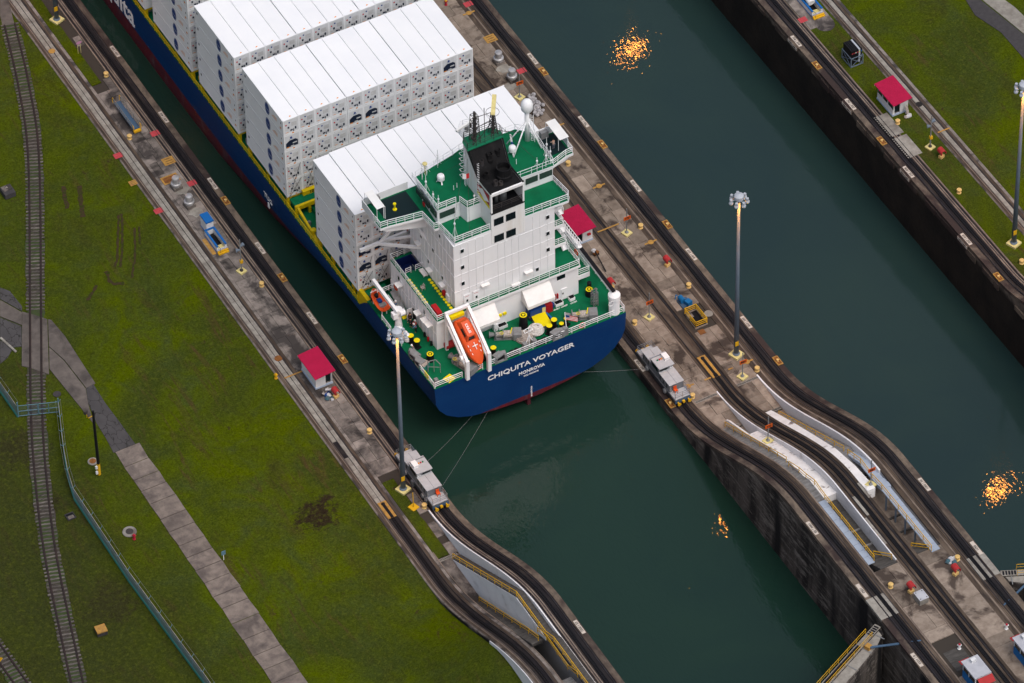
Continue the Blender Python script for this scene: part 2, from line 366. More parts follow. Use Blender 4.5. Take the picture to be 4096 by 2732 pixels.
def thing(name, label, cat, loc=(0, 0, 0), rz=0, group=None, world=True):
    """Empty at the thing's base; with world=True its parts are given in world coordinates"""
    o = bpy.data.objects.new(name, None); C.objects.link(o); o.location = loc; o.rotation_euler = (0, 0, rz); o.empty_display_size = .3
    if label: o['label'] = label
    if cat: o['category'] = cat
    if group: o['group'] = group
    if world: o['_w'] = tuple(loc)
    return o
def place(name, mesh, parent=None, loc=(0, 0, 0), rz=0, **kw):
    o = bpy.data.objects.new(name, mesh); o.location = loc; o.rotation_euler = (0, 0, rz); return link(o, parent, **kw)
def kids(o): return [c for c in bpy.data.objects if c.parent == o]
def copy_tree(o, parent=None, loc=None, rz=None, label=None, _ch=None):
    if _ch is None:
        _ch = {}
        for c in C.objects:
            if c.parent: _ch.setdefault(c.parent.name, []).append(c)
    c = o.copy(); C.objects.link(c); c.parent = parent
    if loc is not None: c.location = loc
    if rz is not None: c.rotation_euler = (0, 0, rz)
    if label: c['label'] = label
    for k in _ch.get(o.name, []): copy_tree(k, c, _ch=_ch)
    return c
_tc = {}
def text(name, s, size, origin, xd, yd, mat, parent, align='CENTER', extr=.012, bold=.02):
    key = (s, size, align, extr)
    if key not in _tc:
        cu = bpy.data.curves.new('t', 'FONT'); cu.body = s; cu.size = size; cu.align_x = align; cu.align_y = 'CENTER'; cu.extrude = extr; cu.offset = bold*size; cu.resolution_u = 2
        to = bpy.data.objects.new('t', cu); C.objects.link(to); bpy.context.view_layer.update()
        me = bpy.data.meshes.new_from_object(to.evaluated_get(bpy.context.evaluated_depsgraph_get()))
        bpy.data.objects.remove(to); me.materials.clear(); _tc[key] = me
    me = _tc[key].copy(); me.materials.append(MATS[mat])
    x, y = Vector(xd).normalized(), Vector(yd).normalized(); z = x.cross(y)
    mw = Matrix.Translation(Vector(origin)) @ Matrix((x, y, z)).transposed().to_4x4()
    me.transform(mw)
    return link(bpy.data.objects.new(name, me), parent)
def railing(path, h=1.05, rails=3, sp=1.6, r=.035, mb=None, m=0, close=False):
    """posts and rails along a path of 3D points"""
    mb = mb or MB(); pts = [Vector(p) for p in path]
    if close: pts.append(pts[0])
    for k in range(1, rails+1):
        mb.tube([p+Vector((0, 0, h*k/rails)) for p in pts], r*(1.15 if k == rails else .8), 5, m)
    for i, (a, b) in enumerate(zip(pts[:-1], pts[1:])):
        n = max(1, round((b-a).length/sp))
        for j in range(n+(1 if i == len(pts)-2 else 0)):
            p = a.lerp(b, j/n); mb.cyl(p, p+Vector((0, 0, h)), r, r, 5, m)
    return mb
def sstep(t): t = max(0, min(1, t)); return t*t*(3-2*t)
def lerp(a, b, t): return a+(b-a)*t
# ================================================================== SETTING
def ZP(y): return 10.5*sstep((-9-y)/31)
def ZR(y): return 9.5*sstep((-20-y)/30)
def Z0(y): return 0.0
YN, YF = -112.0, 190.0
YS = [YF, 60, 0, -6]+[-9-.75*i for i in range(43)]+[-46, -60, YN]
YS2 = [YF, 60, 0, -14]+[-18-.8*i for i in range(43)]+[-60, -80, YN]
def off(f, d): return lambda y: f(y)+d
def const(c): return lambda y: c
WZ, EZ = -1.9, -10.6
# ground
def ground(name, x0, x1, y0, y1, z, mat):
    return MB().add([(x0, y0, z), (x1, y0, z), (x1, y1, z), (x0, y1, z)], [(0, 1, 2, 3)]).build(name, mat, kind='structure')
def bank(x, y):
    """lawn height: nearly flat, banked up against the climbing return track"""
    d = -43.3-x; top = max(0, ZR(y)-.45-3.0*sstep((-39-y)/14))
    return top*sstep(1-d/17)**1.2+(-.1+.03*math.sin(x*.31+y*.17)+.02*math.sin(y*.43-x*.2) if -149 < x < -46 else -.09)
xs = [-700]+[-150+1.77*i for i in range(61)]+[-43.2]; xs = [x for x in xs if x <= -43.2]
ys = [-500, -250]+[-120+2.0*i for i in range(52)]+[-14+5*i for i in range(40)]+[700]
mb = MB(); k = len(xs); mb.v = [(x, y, bank(x, y)) for y in ys for x in xs]
mb.f = [(j*k+i, j*k+i+1, (j+1)*k+i+1, (j+1)*k+i) for j in range(len(ys)-1) for i in range(k-1)]; mb.m = [0]*len(mb.f)
mb.build('ground', 'grass', kind='structure', smooth=True)
ground('ground', 61.85, 900, -500, 900, -.06, 'grass')
ground('water', -33.9, .8, -500, 700, WZ, 'water_west').name = 'water'
ground('water', 17.2, 52.2, -500, 700, EZ, 'water_east')
# ---------------------------------------------------------------- lock walls
def slabs(parent, x0, x1, y0, y1, zt, mat, size=2.6, seed=1, skip=()):
    """irregular concrete slabs, each its own piece, joints between them"""
    r = random.Random(seed); out = []
    def split(a, b, c, d):
        w, h = b-a, d-c
        if (w <= size*1.15 and h <= size*1.5) or (w*h < size*size*.8): out.append((a, b, c, d)); return
        t = r.uniform(.36, .64)
        if h > w*1.1 or w < size*.8: split(a, b, c, c+h*t); split(a, b, c+h*t, d)
        else: split(a, a+w*t, c, d); split(a+w*t, b, c, d)
    n = max(1, int((y1-y0)/9)); cuts = [y0+(y1-y0)*i/n+(r.uniform(-1.5, 1.5) if 0 < i < n else 0) for i in range(n+1)]
    for a, b in zip(cuts[:-1], cuts[1:]): split(x0, x1, a, b)
    for (a, b, c, d) in out:
        if any(a < s[1] and b > s[0] and c < s[3] and d > s[2] for s in skip): continue
        gp = r.uniform(.008, .03); z = zt-r.uniform(0, .02)
        j = lambda: r.uniform(-.02, .02)
        MB().prism([(a+gp+j(), c+gp+j()), (b-gp+j(), c+gp+j()), (b-gp+j(), d-gp+j()), (a+gp+j(), d-gp+j())], zt-.15, z).build('slab', mat, parent)
def tow_track(parent, e, s, zf, brown=False):
    """rails, rack and conductor slot of one towing track; e = wall edge, s = inland direction"""
    X = lambda a, b: (min(e+s*a, e+s*b), max(e+s*a, e+s*b))
    def strip(name, a, b, dz, mat, th=.25):
        x0, x1 = X(a, b); return MB().ribbon(x0, x1, YS, off(zf, dz), off(zf, dz-th)).build(name, mat, parent)
    strip('coping', .0, .86, 0, 'coping', .5)
    strip('track_bed', .862, 2.36, -.05, 'track_dark')
    for d in (1.12, 2.62):
        x0, x1 = X(d-.045, d+.045); MB().ribbon(x0, x1, YS, off(zf, .06), off(zf, -.04)).build('rail', 'rail_steel', parent)
    # rack: side bars and teeth
    x0, x1 = X(1.66, 2.10); mbr = MB()
    for a, b, h in ((x0, x0+.10, .10), (x1-.10, x1, .10), (x0+.102, x1-.102, .02)): mbr.ribbon(a, b, YS, off(zf, h), off(zf, -.048))
    y = 110.0
    while y > -95:
        z = zf(y); mbr.box(x0+.1, y, z, x1-.1, y+.12, z+.085); y -= .42
    mbr.build('rack', 'black', parent)
    strip('curb', 2.362, 2.86, 0, 'track_brown' if brown else 'curb_tan')
    strip('conductor_slot', 2.862, 3.18, -.05, 'track_brown' if brown else 'track_dark')
    strip('curb', 3.182, 3.40, .012, 'curb_tan')
def body(parent, x0, x1, zf, face, side=None, ys=YS, zb=-18):
    """wall mass below the tracks, one mesh with a face material to each chamber"""
    mb = MB(); o = 0
    for y in ys: mb.v += [(x0, y, zb), (x0, y, zf(y)-.16), (x1, y, zf(y)-.16), (x1, y, zb)]
    for i in range(len(ys)-1):
        a, b = 4*i, 4*i+4
        for q, m in (((a, b, b+1, a+1), 0), ((a+1, b+1, b+2, a+2), 1), ((a+2, b+2, b+3, a+3), 2)):
            mb.f.append(q[::-1] if ys[1] < ys[0] else q); mb.m.append(m)
    return mb.build('wall_body', face, parent)
def rwall(name, label): return thing(name, label, 'lock wall', (0, 0, 0))
WL = rwall('lock_wall', 'dark railed lock wall between the broad lawn and the ship, with a red roofed hut')
WC = rwall('lock_wall', 'tan slabbed centre lock wall with three tracks between the two water chambers')
WR = rwall('lock_wall', 'tall slimy lock wall with a grass strip on top beyond the empty chamber')
# left wall
body(WL, -36.93, -33.55, ZP, ['wall_paint', 'joint_dark', 'wall_face'])
MB().ribbon(-33.85, -33.532, YS, off(ZP, -.5), const(-18)).build('chamber_face', 'wall_face', WL)
tow_track(WL, -33.53, -1, ZP)
MB().box(-40.3, -17.6, -3, -36.96, YF, -.13).build('apron_base', 'joint_dark', WL)
grassL = [(-40.05, -38.25, -17.2, -1.2), (-40.05, -38.4, 80.5, 88.0), (-40.05, -38.4, 88.0, 112)]
slabs(WL, -40.02, -36.96, -17.4, 120, .0, 'slab_grey', 2.3, 4, [(-40.02, -38.3, -17.3, -1.4), (-40.02, -38.5, 86.5, 118)])
for (a, b, c, d) in ((-40.0, -38.28, -17.2, -1.6), (-40.0, -38.5, 87, 117)):
    mb = MB(); r = random.Random(5); n = 14
    poly = [(a, c), (b, c)]+[(b+r.uniform(-.12, .05), lerp(c, d, t/n)) for t in range(1, n)]+[(b, d), (a, d)]
    mb.prism(poly, -.13, .035).build('grass_patch', 'grass', WL)
def return_track(parent, xo, xi, zf, mat, slabcol=2, ys=YS2, piece=2.1, seed=0, pieces=True):
    """xo..xi outer to inner edge (xo<xi)"""
    def strip(name, a, b, dz, m, th=.25): return MB().ribbon(a, b, ys, off(zf, dz), off(zf, dz-th)).build(name, m, parent)
    strip('curb', xo, xo+.26, .0, 'slab_grey'); strip('conductor_slot', xo+.262, xo+.62, -.05, 'track_brown')
    strip('curb', xo+.622, xo+.92, .0, 'curb_tan')
    strip('track_bed', xo+.922, xi-.99, -.10, mat)
    strip('conductor_slot', xi-.988, xi-.42, -.05, 'track_brown'); strip('curb', xi-.418, xi, .0, 'slab_grey')
    for x in (xo+.80, xi-.93): MB().ribbon(x-.045, x+.045, ys, off(zf, .05), off(zf, -.06)).build('rail', 'rail_steel', parent)
return_track(WL, -43.26, -40.03, ZR, 'track_dark')
r = random.Random(11); y = -6.0                                   # pale slabs between the rails
while y < 118:
    L = r.uniform(1.7, 3.4)
    for a, b in ((-42.32, -41.70), (-41.64, -41.04)):
        if r.random() < .97: MB().box(a+r.uniform(0, .03), y+.02, -.1, b-r.uniform(0, .05), y+L-.02, -.035+r.uniform(0, .015)).build('slab', 'light_concrete', WL)
    y += L
mbr = MB()
for a, b, h in ((-41.86, -41.79, .06), (-41.55, -41.48, .06)): mbr.ribbon(a, b, [-6, -14]+YS2[4:], off(ZR, h), off(ZR, -.098))
y = -6.3
while y > -70: mbr.box(-41.788, y, ZR(y)-.05, -41.552, y+.14, ZR(y)+.045); y -= .42
mbr.build('rack', 'black', WL)
body(WL, -43.24, -40.05, ZR, ['slab_grey', 'joint_dark', 'wall_face'], ys=YS2, zb=-4)
MB().ribbon(-43.36, -43.262, [-38-.8*i for i in range(20)]+[-60, -80], off(ZR, -.02), const(-1)).build('retaining_wall', 'wall_paint', WL)
MB().ribbon(-43.33, -43.262, [-24-.8*i for i in range(18)], off(ZR, -.12), const(-1)).build('retaining_wall', 'wall_face', WL)
def steps(parent, name, x0, x1, y0, z0, y1, z1, mat, base=None, n=None, zb=None):
    n = n or max(2, round(abs(z1-z0)/.19)); mb = MB()
    for i in range(n):
        ya, yb = lerp(y0, y1, i/n), lerp(y0, y1, (i+1)/n); zt = lerp(z0, z1, (i+1)/n)
        mb.box(x0, min(ya, yb), (zt-.5 if zb is None else zb), x1, max(ya, yb), zt)
    return mb.build(name, mat, parent)
YR = 'safety_yellow'
# left wall: white parapet of the incline, long stair beside it, lower stair between the tracks
MB().ribbon(-36.955, -36.78, [-9-.75*i for i in range(43)]+[-46, -60, YN], off(ZP, .07), const(-.3)).build('parapet', 'wall_paint', WL)
steps(WL, 'stair', -38.2, -36.96, -18.2, 0, -36, 9.9, 'stair_dark')
MB().box(-38.2, -43.8, 9.4, -36.96, -36.002, 9.9).build('landing', 'stair_dark', WL)
steps(WL, 'stair', -38.2, -36.96, -43.802, 9.9, -46, 10.9, 'stair_dark'); MB().box(-38.2, -60, 10.4, -36.96, -46.002, 10.9).build('landing', 'stair_dark', WL)
MB().xprism([(-19.2, .1), (-20.6, -.2), (-26.6, -.2), (-43.0, 9.0), (-44.0, 9.3), (-43.8, 9.75), (-36, 9.75), (-18.4, 0.0)], -38.3, -38.202).build('stair_wall', 'wall_paint', WL)
mb = railing([(-38.24, -18.3, .1), (-38.24, -36, 9.95), (-38.24, -43.8, 9.95), (-38.24, -46, 10.95), (-38.24, -55.5, 10.95)], 1.0, 2, 2.2, .05); mb.build('railing', YR, WL)
steps(WL, 'stair', -40.02, -38.31, -26.6, 0, -43.4, 8.9, 'stair_dark')
railing([(-39.0, -27.0, .5), (-39.0, -40.6, 7.7), (-39.0, -43.2, 8.85)], 1.0, 2, 2.6, .05).build('railing', YR, WL)
railing([(-38.45, -42.0, 9.0), (-38.45, -44.4, 9.9), (-38.45, -50, 9.7), (-38.45, -52.6, 10.9)], 1.0, 2, 2.4, .05).build('railing', YR, WL)
MB().box(-40.02, -50.5, 3, -38.25, -43.42, 5.2).build('pit_floor', 'stair_dark', WL)
steps(WL, 'stair', -40.02, -38.25, -50.502, 8.6, -56, 10.6, 'stair_grey', zb=4); MB().box(-40.02, YN, 8, -38.25, -56.002, 10.6).build('landing', 'slab_grey', WL)
MB().ribbon(-40.03, -39.9, [-16, -20]+[-24-1.0*i for i in range(30)], off(ZR, .06), off(ZR, -.4)).build('curb', 'curb_tan', WL)
MB().box(-40.02, -26.6, -3, -36.96, -17.62, -.02).build('apron_floor', 'slab_grey', WL)
def drain(parent, x0, x1, y, z):
    mb = MB().box(x0, y, z-.1, x1, y+.45, z+.012, 0); n = int((x1-x0)/.17)
    for i in range(n): x = x0+.06+i*(x1-x0-.1)/n; mb.box(x, y+.07, z+.012, x+.09, y+.38, z+.02, 1)
    return mb.build('drain_grate', ['light_concrete', 'black'], parent)
drain(WL, -40.0, -37.3, -17.9, .0)
# centre wall ------------------------------------------------------
body(WC, .33, 3.72, ZP, ['wall_face', 'joint_dark', 'wall_paint']); body(WC, 13.72, 17.77, ZP, ['wall_paint', 'joint_dark', 'wall_face'])
MB().ribbon(.302, .6, YS, off(ZP, -.5), const(-18)).build('chamber_face', 'wall_face', WC)
MB().ribbon(17.5, 17.798, YS, off(ZP, -.5), const(-18)).build('chamber_face', 'wall_face', WC)
tow_track(WC, .30, 1, ZP, True); tow_track(WC, 17.80, -1, ZP, True)
MB().ribbon(13.72, 14.39, YS, off(ZP, -.01), off(ZP, -.3)).build('curb', 'track_brown', WC)
def strip(parent, name, a, b, dz, m, th=.25, zf=ZP, ys=YS): return MB().ribbon(a, b, ys, off(zf, dz), off(zf, dz-th)).build(name, m, parent)
strip(WC, 'curb', 7.30, 7.50, 0, 'curb_tan'); strip(WC, 'conductor_slot', 7.502, 7.9, -.05, 'track_brown'); strip(WC, 'track_bed', 7.902, 9.52, -.09, 'track_brown')
strip(WC, 'conductor_slot', 9.522, 9.82, -.07, 'track_dark'); strip(WC, 'curb', 9.822, 10.22, 0, 'track_brown')
for x in (7.98, 9.50): strip(WC, 'rail', x-.045, x+.045, .05, 'rail_steel', .12)
mbr = MB()
for a, b, h in ((8.46, 8.55, .08), (8.93, 9.02, .08), (8.552, 8.928, .0)): mbr.ribbon(a, b, [-6.5]+YS[3:], off(ZP, h), off(ZP, -.088))
y = -6.8
while y > -95: mbr.box(8.56, y, ZP(y)-.03, 8.92, y+.14, ZP(y)+.065); y -= .42
mbr.build('rack', 'black', WC)
body(WC, 7.32, 10.20, ZP, ['wall_paint', 'joint_dark', 'wall_paint'])
for x0, x1, sd in ((3.72, 7.30, 21), (10.22, 13.72, 22)):
    MB().box(x0-.1, -16.2, -4, x1+.1, YF, -.13).build('apron_base', 'joint_dark', WC)
    slabs(WC, x0, x1, -16, 118, 0, 'slab_tan', 2.5, sd, [(10.75, 12.75, 2.7, 5.95)] if x0 > 10 else ())
    MB().box(x0, YN, 6, x1, -55.5, 10.35).build('apron_base', 'joint_dark', WC)
    slabs(WC, x0, x1, -100, -55.5, 10.5, 'slab_tan', 3.1, sd+5, [(4.2, 6.9, -75.2, -71.5)] if x0 < 5 else ())
    MB().box(x0, -55.4, -3, x1, -16.25, -.02).build('pit_floor', 'slab_tan', WC)
    drain(WC, x0+.05, x1-.1, -9.6, .0)
MB().box(4.2, -75.1, 9, 6.9, -71.6, 10.38).build('sunken_panel', 'stair_dark', WC)
drain(WC, 5.6, 6.9, -15.9, .0); drain(WC, 11.6, 13.5, -16.0, .0)
# left stair, white ramp, walkway over the pit
steps(WC, 'stair', 3.74, 5.15, -15.6, 0, -31, 7.9, 'stair_grey')
MB().box(3.74, -32.6, 7.2, 5.15, -31.002, 7.9).build('landing', 'stair_grey', WC)
steps(WC, 'stair', 3.74, 4.9, -32.602, 7.9, -37.4, 10.2, 'stair_grey')
MB().box(3.74, -41.3, 9.7, 4.9, -37.402, 10.2).build('landing', 'stair_grey', WC)
railing([(4.95, -15.3, .1), (4.95, -31.2, 8.0)], 1.0, 2, 2.5, .05).build('railing', YR, WC)
railing([(4.85, -32.0, 8.0), (4.85, -34.6, 9.2), (4.85, -36.4, 9.7), (4.85, -38.5, 10.5), (4.7, -41.4, 10.55), (4.7, -53.8, 10.55)], 1.0, 2, 2.2, .05).build('railing', YR, WC)
for i in range(10): MB().box(3.74, -54.0+i*1.26, 10.38, 4.72, -54.0+i*1.26+1.23, 10.52).build('plank', 'plank_pale', WC)
MB().xprism([(-20, 0), (-20, 2.5), (-26.4, 5.55), (-32, 7.75), (-36, 8.8), (-40.2, 9.3), (-40.2, 5), (-30, 3)], 5.55, 7.26).build('white_ramp', 'ramp_white', WC)
MB().xprism([(-14.9, -.1), (-14.9, .9), (-15.6, 1.35), (-20, 3.1), (-26.4, 6.1), (-32, 8.2), (-34, 8.6), (-40.2, 9.4), (-40.2, 5), (-20, -.1)], 5.3, 5.548).build('parapet', 'ramp_white', WC)
MB().ribbon(7.262, 7.42, [-9-.75*i for i in range(43)]+[-46, -55], off(ZP, .06), const(-.3)).build('parapet', 'wall_paint', WC)
MB().box(4.75, -55.4, 3, 7.26, -40.3, 8.2).build('pit_floor', 'stair_dark', WC)
for y in (-46.5, -49.5): MB().box(4.8, y, 8.2, 7.2, y+.25, 8.4).build('pit_beam', 'stair_grey', WC)
steps(WC, 'stair', 4.75, 7.26, -52.5, 8.8, -55.4, 10.4, 'stair_dark', zb=8)
railing([(5.6, -52.2, 9.4), (6.9, -54.6, 10.4)], 1.0, 2, 3.0, .055).build('railing', YR, WC)
# right stair, ramp strip, walkway
MB().xprism([(-16.4, 0), (-16.4, 1.0), (-17.0, 1.35), (-21.5, 3.6), (-26.4, 5.9), (-33, 8.9), (-38, 10.2), (-43, 10.7), (-43, 9), (-30, 5), (-22, 0)], 10.24, 11.45).build('white_ramp', 'ramp_white', WC)
steps(WC, 'stair', 11.46, 13.49, -17.4, 0, -33.8, 8.6, 'stair_grey')
MB().box(11.46, -38.2, 8.0, 13.49, -33.802, 8.6).build('landing', 'stair_grey', WC)
railing([(12.2, -17.2, .2), (12.2, -33.8, 8.7)], 1.0, 2, 2.5, .05).build('railing', YR, WC)
MB().ribbon(13.50, 13.718, [-9-.75*i for i in range(43)], off(ZP, .10), const(-.3)).build('parapet', 'wall_paint', WC)
steps(WC, 'stair', 12.35, 13.64, -34.6, 8.6, -38, 10.0, 'plank_pale'); MB().box(12.2, -41, 9.75, 13.6, -38.002, 10.0).build('landing', 'plank_pale', WC); steps(WC, 'stair', 12.1, 13.5, -41.002, 10.0, -43.6, 10.6, 'plank_pale')
railing([(12.3, -34.6, 8.8), (12.3, -37.8, 10.0), (12.15, -41, 10.1), (12.05, -43.6, 10.6), (12.05, -56, 10.6)], 1.0, 2, 2.2, .05).build('railing', YR, WC)
for i in range(10): MB().box(12.0, -56.2+i*1.26, 10.46, 13.25, -56.2+i*1.26+1.23, 10.6).build('plank', 'plank_pale', WC)
for y in (-44.8, -47.2, -49.6, -52, -54.4): MB().box(12.02, y, 5.6, 12.2, y+.2, 10.45).build('walkway_post', 'lamp_pole', WC)
MB().box(10.3, -55.4, 3, 13.7, -38.25, 7.6).build('pit_floor', 'slab_tan', WC)
for y in (-46.5, -49.2): MB().box(10.3, y, 7.6, 13.6, y+.25, 7.8).build('pit_beam', 'stair_dark', WC)
steps(WC, 'stair', 10.3, 12.0, -53, 8.8, -55.4, 10.4, 'stair_dark', zb=5)
railing([(10.6, -53.4, 9.4), (11.9, -55.6, 10.4)], 1.0, 2, 3.0, .055).build('railing', YR, WC)
# pale concrete pieces let into the upper track near the gate
for x0, x1 in ((.28, 1.30), (1.48, 1.90), (2.46, 2.88)): MB().box(x0, -63.0, 10.2, x1, -59.1, 10.53).build('slab', 'light_concrete', WC)
for x0, x1 in ((17.0, 17.82), (16.2, 16.62), (15.2, 15.65)): MB().box(x0, -63.6, 10.2, x1, -59.4, 10.53).build('slab', 'light_concrete', WC)
for a, b, c, d in ((7.95, 8.42, -46.5, -42.8), (7.52, 7.8, -52, -46.8), (9.84, 10.18, -44, -41)): MB().box(a, c, 10.3, b, d, 10.512).build('slab', 'light_concrete', WC)
# right wall -------------------------------------------------------
body(WR, 51.66, 55.0, ZP, ['wall_slime', 'joint_dark', 'slab_grey'])
r = random.Random(8); mb = MB(); pr = []
MB().ribbon(51.605, 51.9, YS, off(ZP, -.5), const(-18)).build('chamber_face', 'wall_slime', WR)
y = 112                                                            # broken, stepped edge below the coping
while y > -20:
    L = r.uniform(.8, 3.0); d = r.uniform(.02, .22)
    if r.random() < .8: MB().box(51.6-d, y-L, -1.3-r.uniform(0, .5), 51.603, y-.08, -.52-r.uniform(0, .2)).build('edge_block', 'coping', WR)
    y -= L
tow_track(WR, 51.60, 1, ZP)
MB().box(55.02, -100, -4, 59.3, YF, -.15).build('apron_base', 'joint_dark', WR)
MB().add([(55.02, YF, .0), (55.02, -60, .0), (59.3, -60, .0), (59.3, YF, .0)], [(0, 1, 2, 3)]).build('grass_strip', 'grass', WR)
return_track(WR, 59.28, 61.9, Z0, 'light_concrete')
body(WR, 59.3, 61.88, Z0, ['slab_grey', 'joint_dark', 'slab_grey'], ys=YS2, zb=-4)
r = random.Random(31); y = -20.0
while y < 75:
    L = r.uniform(.9, 1.9); MB().box(60.26, y+.015, -.1, 60.86, y+L-.015, -.03).build('slab', 'light_concrete', WR); y += L
for px, py, w, h in ((3555, 500, 2.2, 4.6), (3628, 585, 2.4, 4.4)):
    p = g(px, py); MB().prism([(p.x-w/2, p.y-h/2), (p.x+w/2, p.y-h/2), (p.x+w/2, p.y+h/2), (p.x-w/2, p.y+h/2)], -.1, .03).build('slab', 'light_concrete', WR)
MB().prism([(55.05, 46.5), (58.9, 46.5), (58.9, 60), (55.05, 60)], -.1, .025).build('slab', 'slab_grey', WR)
MB().lathe((57.4, 46.4, -.1), [(1.4, 0), (1.4, .122)], 20).build('slab', 'slab_grey', WR)
# ---------------------------------------------------------------- mitre gates
def gate(name, label, hx, hy, sx, full=True):
    """leaf hinged at (hx,hy), reaching across the chamber in direction sx and upstream"""
    t = thing(name, label, 'lock gate', (hx, hy, 9.5))
    L, th, ang = 19.0, 2.3, math.radians(25.3)
    u = Vector((sx*math.cos(ang), -math.sin(ang), 0)); v = Vector((-u.y, u.x, 0))*(-1 if sx < 0 else 1)
    if v.y < 0: v = -v
    P = lambda a, b, z: Vector((hx, hy, 0))+u*a+v*b+Vector((0, 0, z))
    out = [(0, -.6), (.8, -1.7), (3, -2.35), (8, -2.6), (L, -2.6), (L, 0), (1.2, 0), (0, -.1)]
    MB().prism([tuple(P(a, b, 0).xy) for a, b in out], -16, 9.3).build('leaf', 'wall_face', t)
    MB().prism([tuple(P(a, b, 0).xy) for a, b in [(.9, -1.0), (1.3, -1.75), (3, -2.2), (8, -2.45), (L, -2.45), (L, -1.05), (2, -1.0)]], 9.302, 9.42).build('top_plate', 'light_concrete', t)
    for a in (1.6, 4.5, 8, 11.5, 15): MB().prism([tuple(P(a, b, 0).xy) for a, b in [(a, -2.4), (a+.12, -2.4), (a+.12, -1.0), (a, -1.0)]], 9.42, 9.5).build('stiffener', 'grey_steel', t)
    mb = MB().prism([tuple(P(a, b, 0).xy) for a, b in [(.3, -.95), (L, -.95), (L, -.05), (.3, -.05)]], 9.5, 9.62); mb.build('walkway', 'light_concrete', t)
    MB().prism([tuple(P(a, b, 0).xy) for a, b in [(4.6, -.8), (L, -.8), (L, -.2), (4.6, -.2)]], 9.622, 9.64).build('grating', 'black', t)
    for i in range(5): MB().prism([tuple(P(a, b, 0).xy) for a, b in [(.55+i*.38, -.85), (.8+i*.38, -.85), (.8+i*.38, -.15), (.55+i*.38, -.15)]], 9.622, 9.64).build('slat', 'black', t)
    for b in (-1.0, 0.0): railing([P(2.4, b, 9.6), P(L, b, 9.6)], 1.0, 2, 2.0, .032).build('railing', YR, t)
    MB().cyl(P(4.2, -1.9, 9.9), P(4.2, -1.9, 9.9)+Vector((-sx*6.0, -2.6, .5)), .16, .16, 8).build('strut_arm', 'loco_blue', t)
    MB().cbox(P(4.2, -1.6, 9.42), (.7, .7, .7), rz=.4).build('strut_bracket', 'rust_yellow', t)
    return t
gate('lock_gate', 'grey gate leaf with yellow railed walkway hinged at the dark stained wall', -.1, -62.3, -1)
gate('lock_gate', 'end of a gate leaf with a small ladder hinged at the east chamber side', 18.2, -62.4, 1)
# ================================================================== SHIP
CX, HB = -15.06, 14.80
PD, MD, UD, BD, RD = 9.2, 6.4, 14.9, 27.0, 29.8     # poop, main, upper, bridge decks and wheelhouse roof
def hull_paint():
    m, n, l, p = newmat('hull_paint'); MATS['hull_paint'] = m; p.inputs['Roughness'].default_value = .45; p.inputs['Specular IOR Level'].default_value = .12
    v = pos(n, l, (1, .5, 1.5)); vs = pos(n, l, (1, .8, .12))
    blue = mix(n, l, ramp(n, l, noise(n, l, v, .25, 4), .4, .7), lin((.0032, .030, .118)), lin((.0042, .036, .130)))
    blue = mix(n, l, ramp(n, l, noise(n, l, vs, .9, 4), .60, .8), blue, lin((.008, .040, .125)))
    red = mix(n, l, ramp(n, l, noise(n, l, pos(n, l, (1, .35, 1.2)), 1.0, 6, .7), .4, .62), lin((.125, .014, .022)), lin((.068, .016, .028)))
    red = mix(n, l, ramp(n, l, noise(n, l, pos(n, l, (1, .5, .25)), .9, 5, .65), .56, .72), red, lin((.105, .062, .072)))
    ge = n.new('ShaderNodeNewGeometry'); sx = n.new('ShaderNodeSeparateXYZ'); l.new(ge.outputs['Position'], sx.inputs[0])
    c = mix(n, l, ramp(n, l, sx.outputs[2], 1.02, 1.06), red, blue); l.new(c, p.inputs['Base Color'])
    vo = n.new('ShaderNodeTexBrick'); vo.inputs['Scale'].default_value = .12; vo.inputs['Mortar Size'].default_value = .006
    sw = n.new('ShaderNodeCombineXYZ'); l.new(sx.outputs[1], sw.inputs[0]); l.new(sx.outputs[2], sw.inputs[1]); l.new(sw.outputs[0], vo.inputs['Vector'])
    bump(n, l, p, math_(n, l, 'ADD', vo.outputs['Fac'], math_(n, l, 'MULTIPLY', noise(n, l, v, .9, 2), 1.2)), .25, .03)
hull_paint()
SHIP = thing('container_ship', 'blue hulled container ship with green decks and a white bridge tower lying in the lock', 'ship', (CX, 60, WZ))
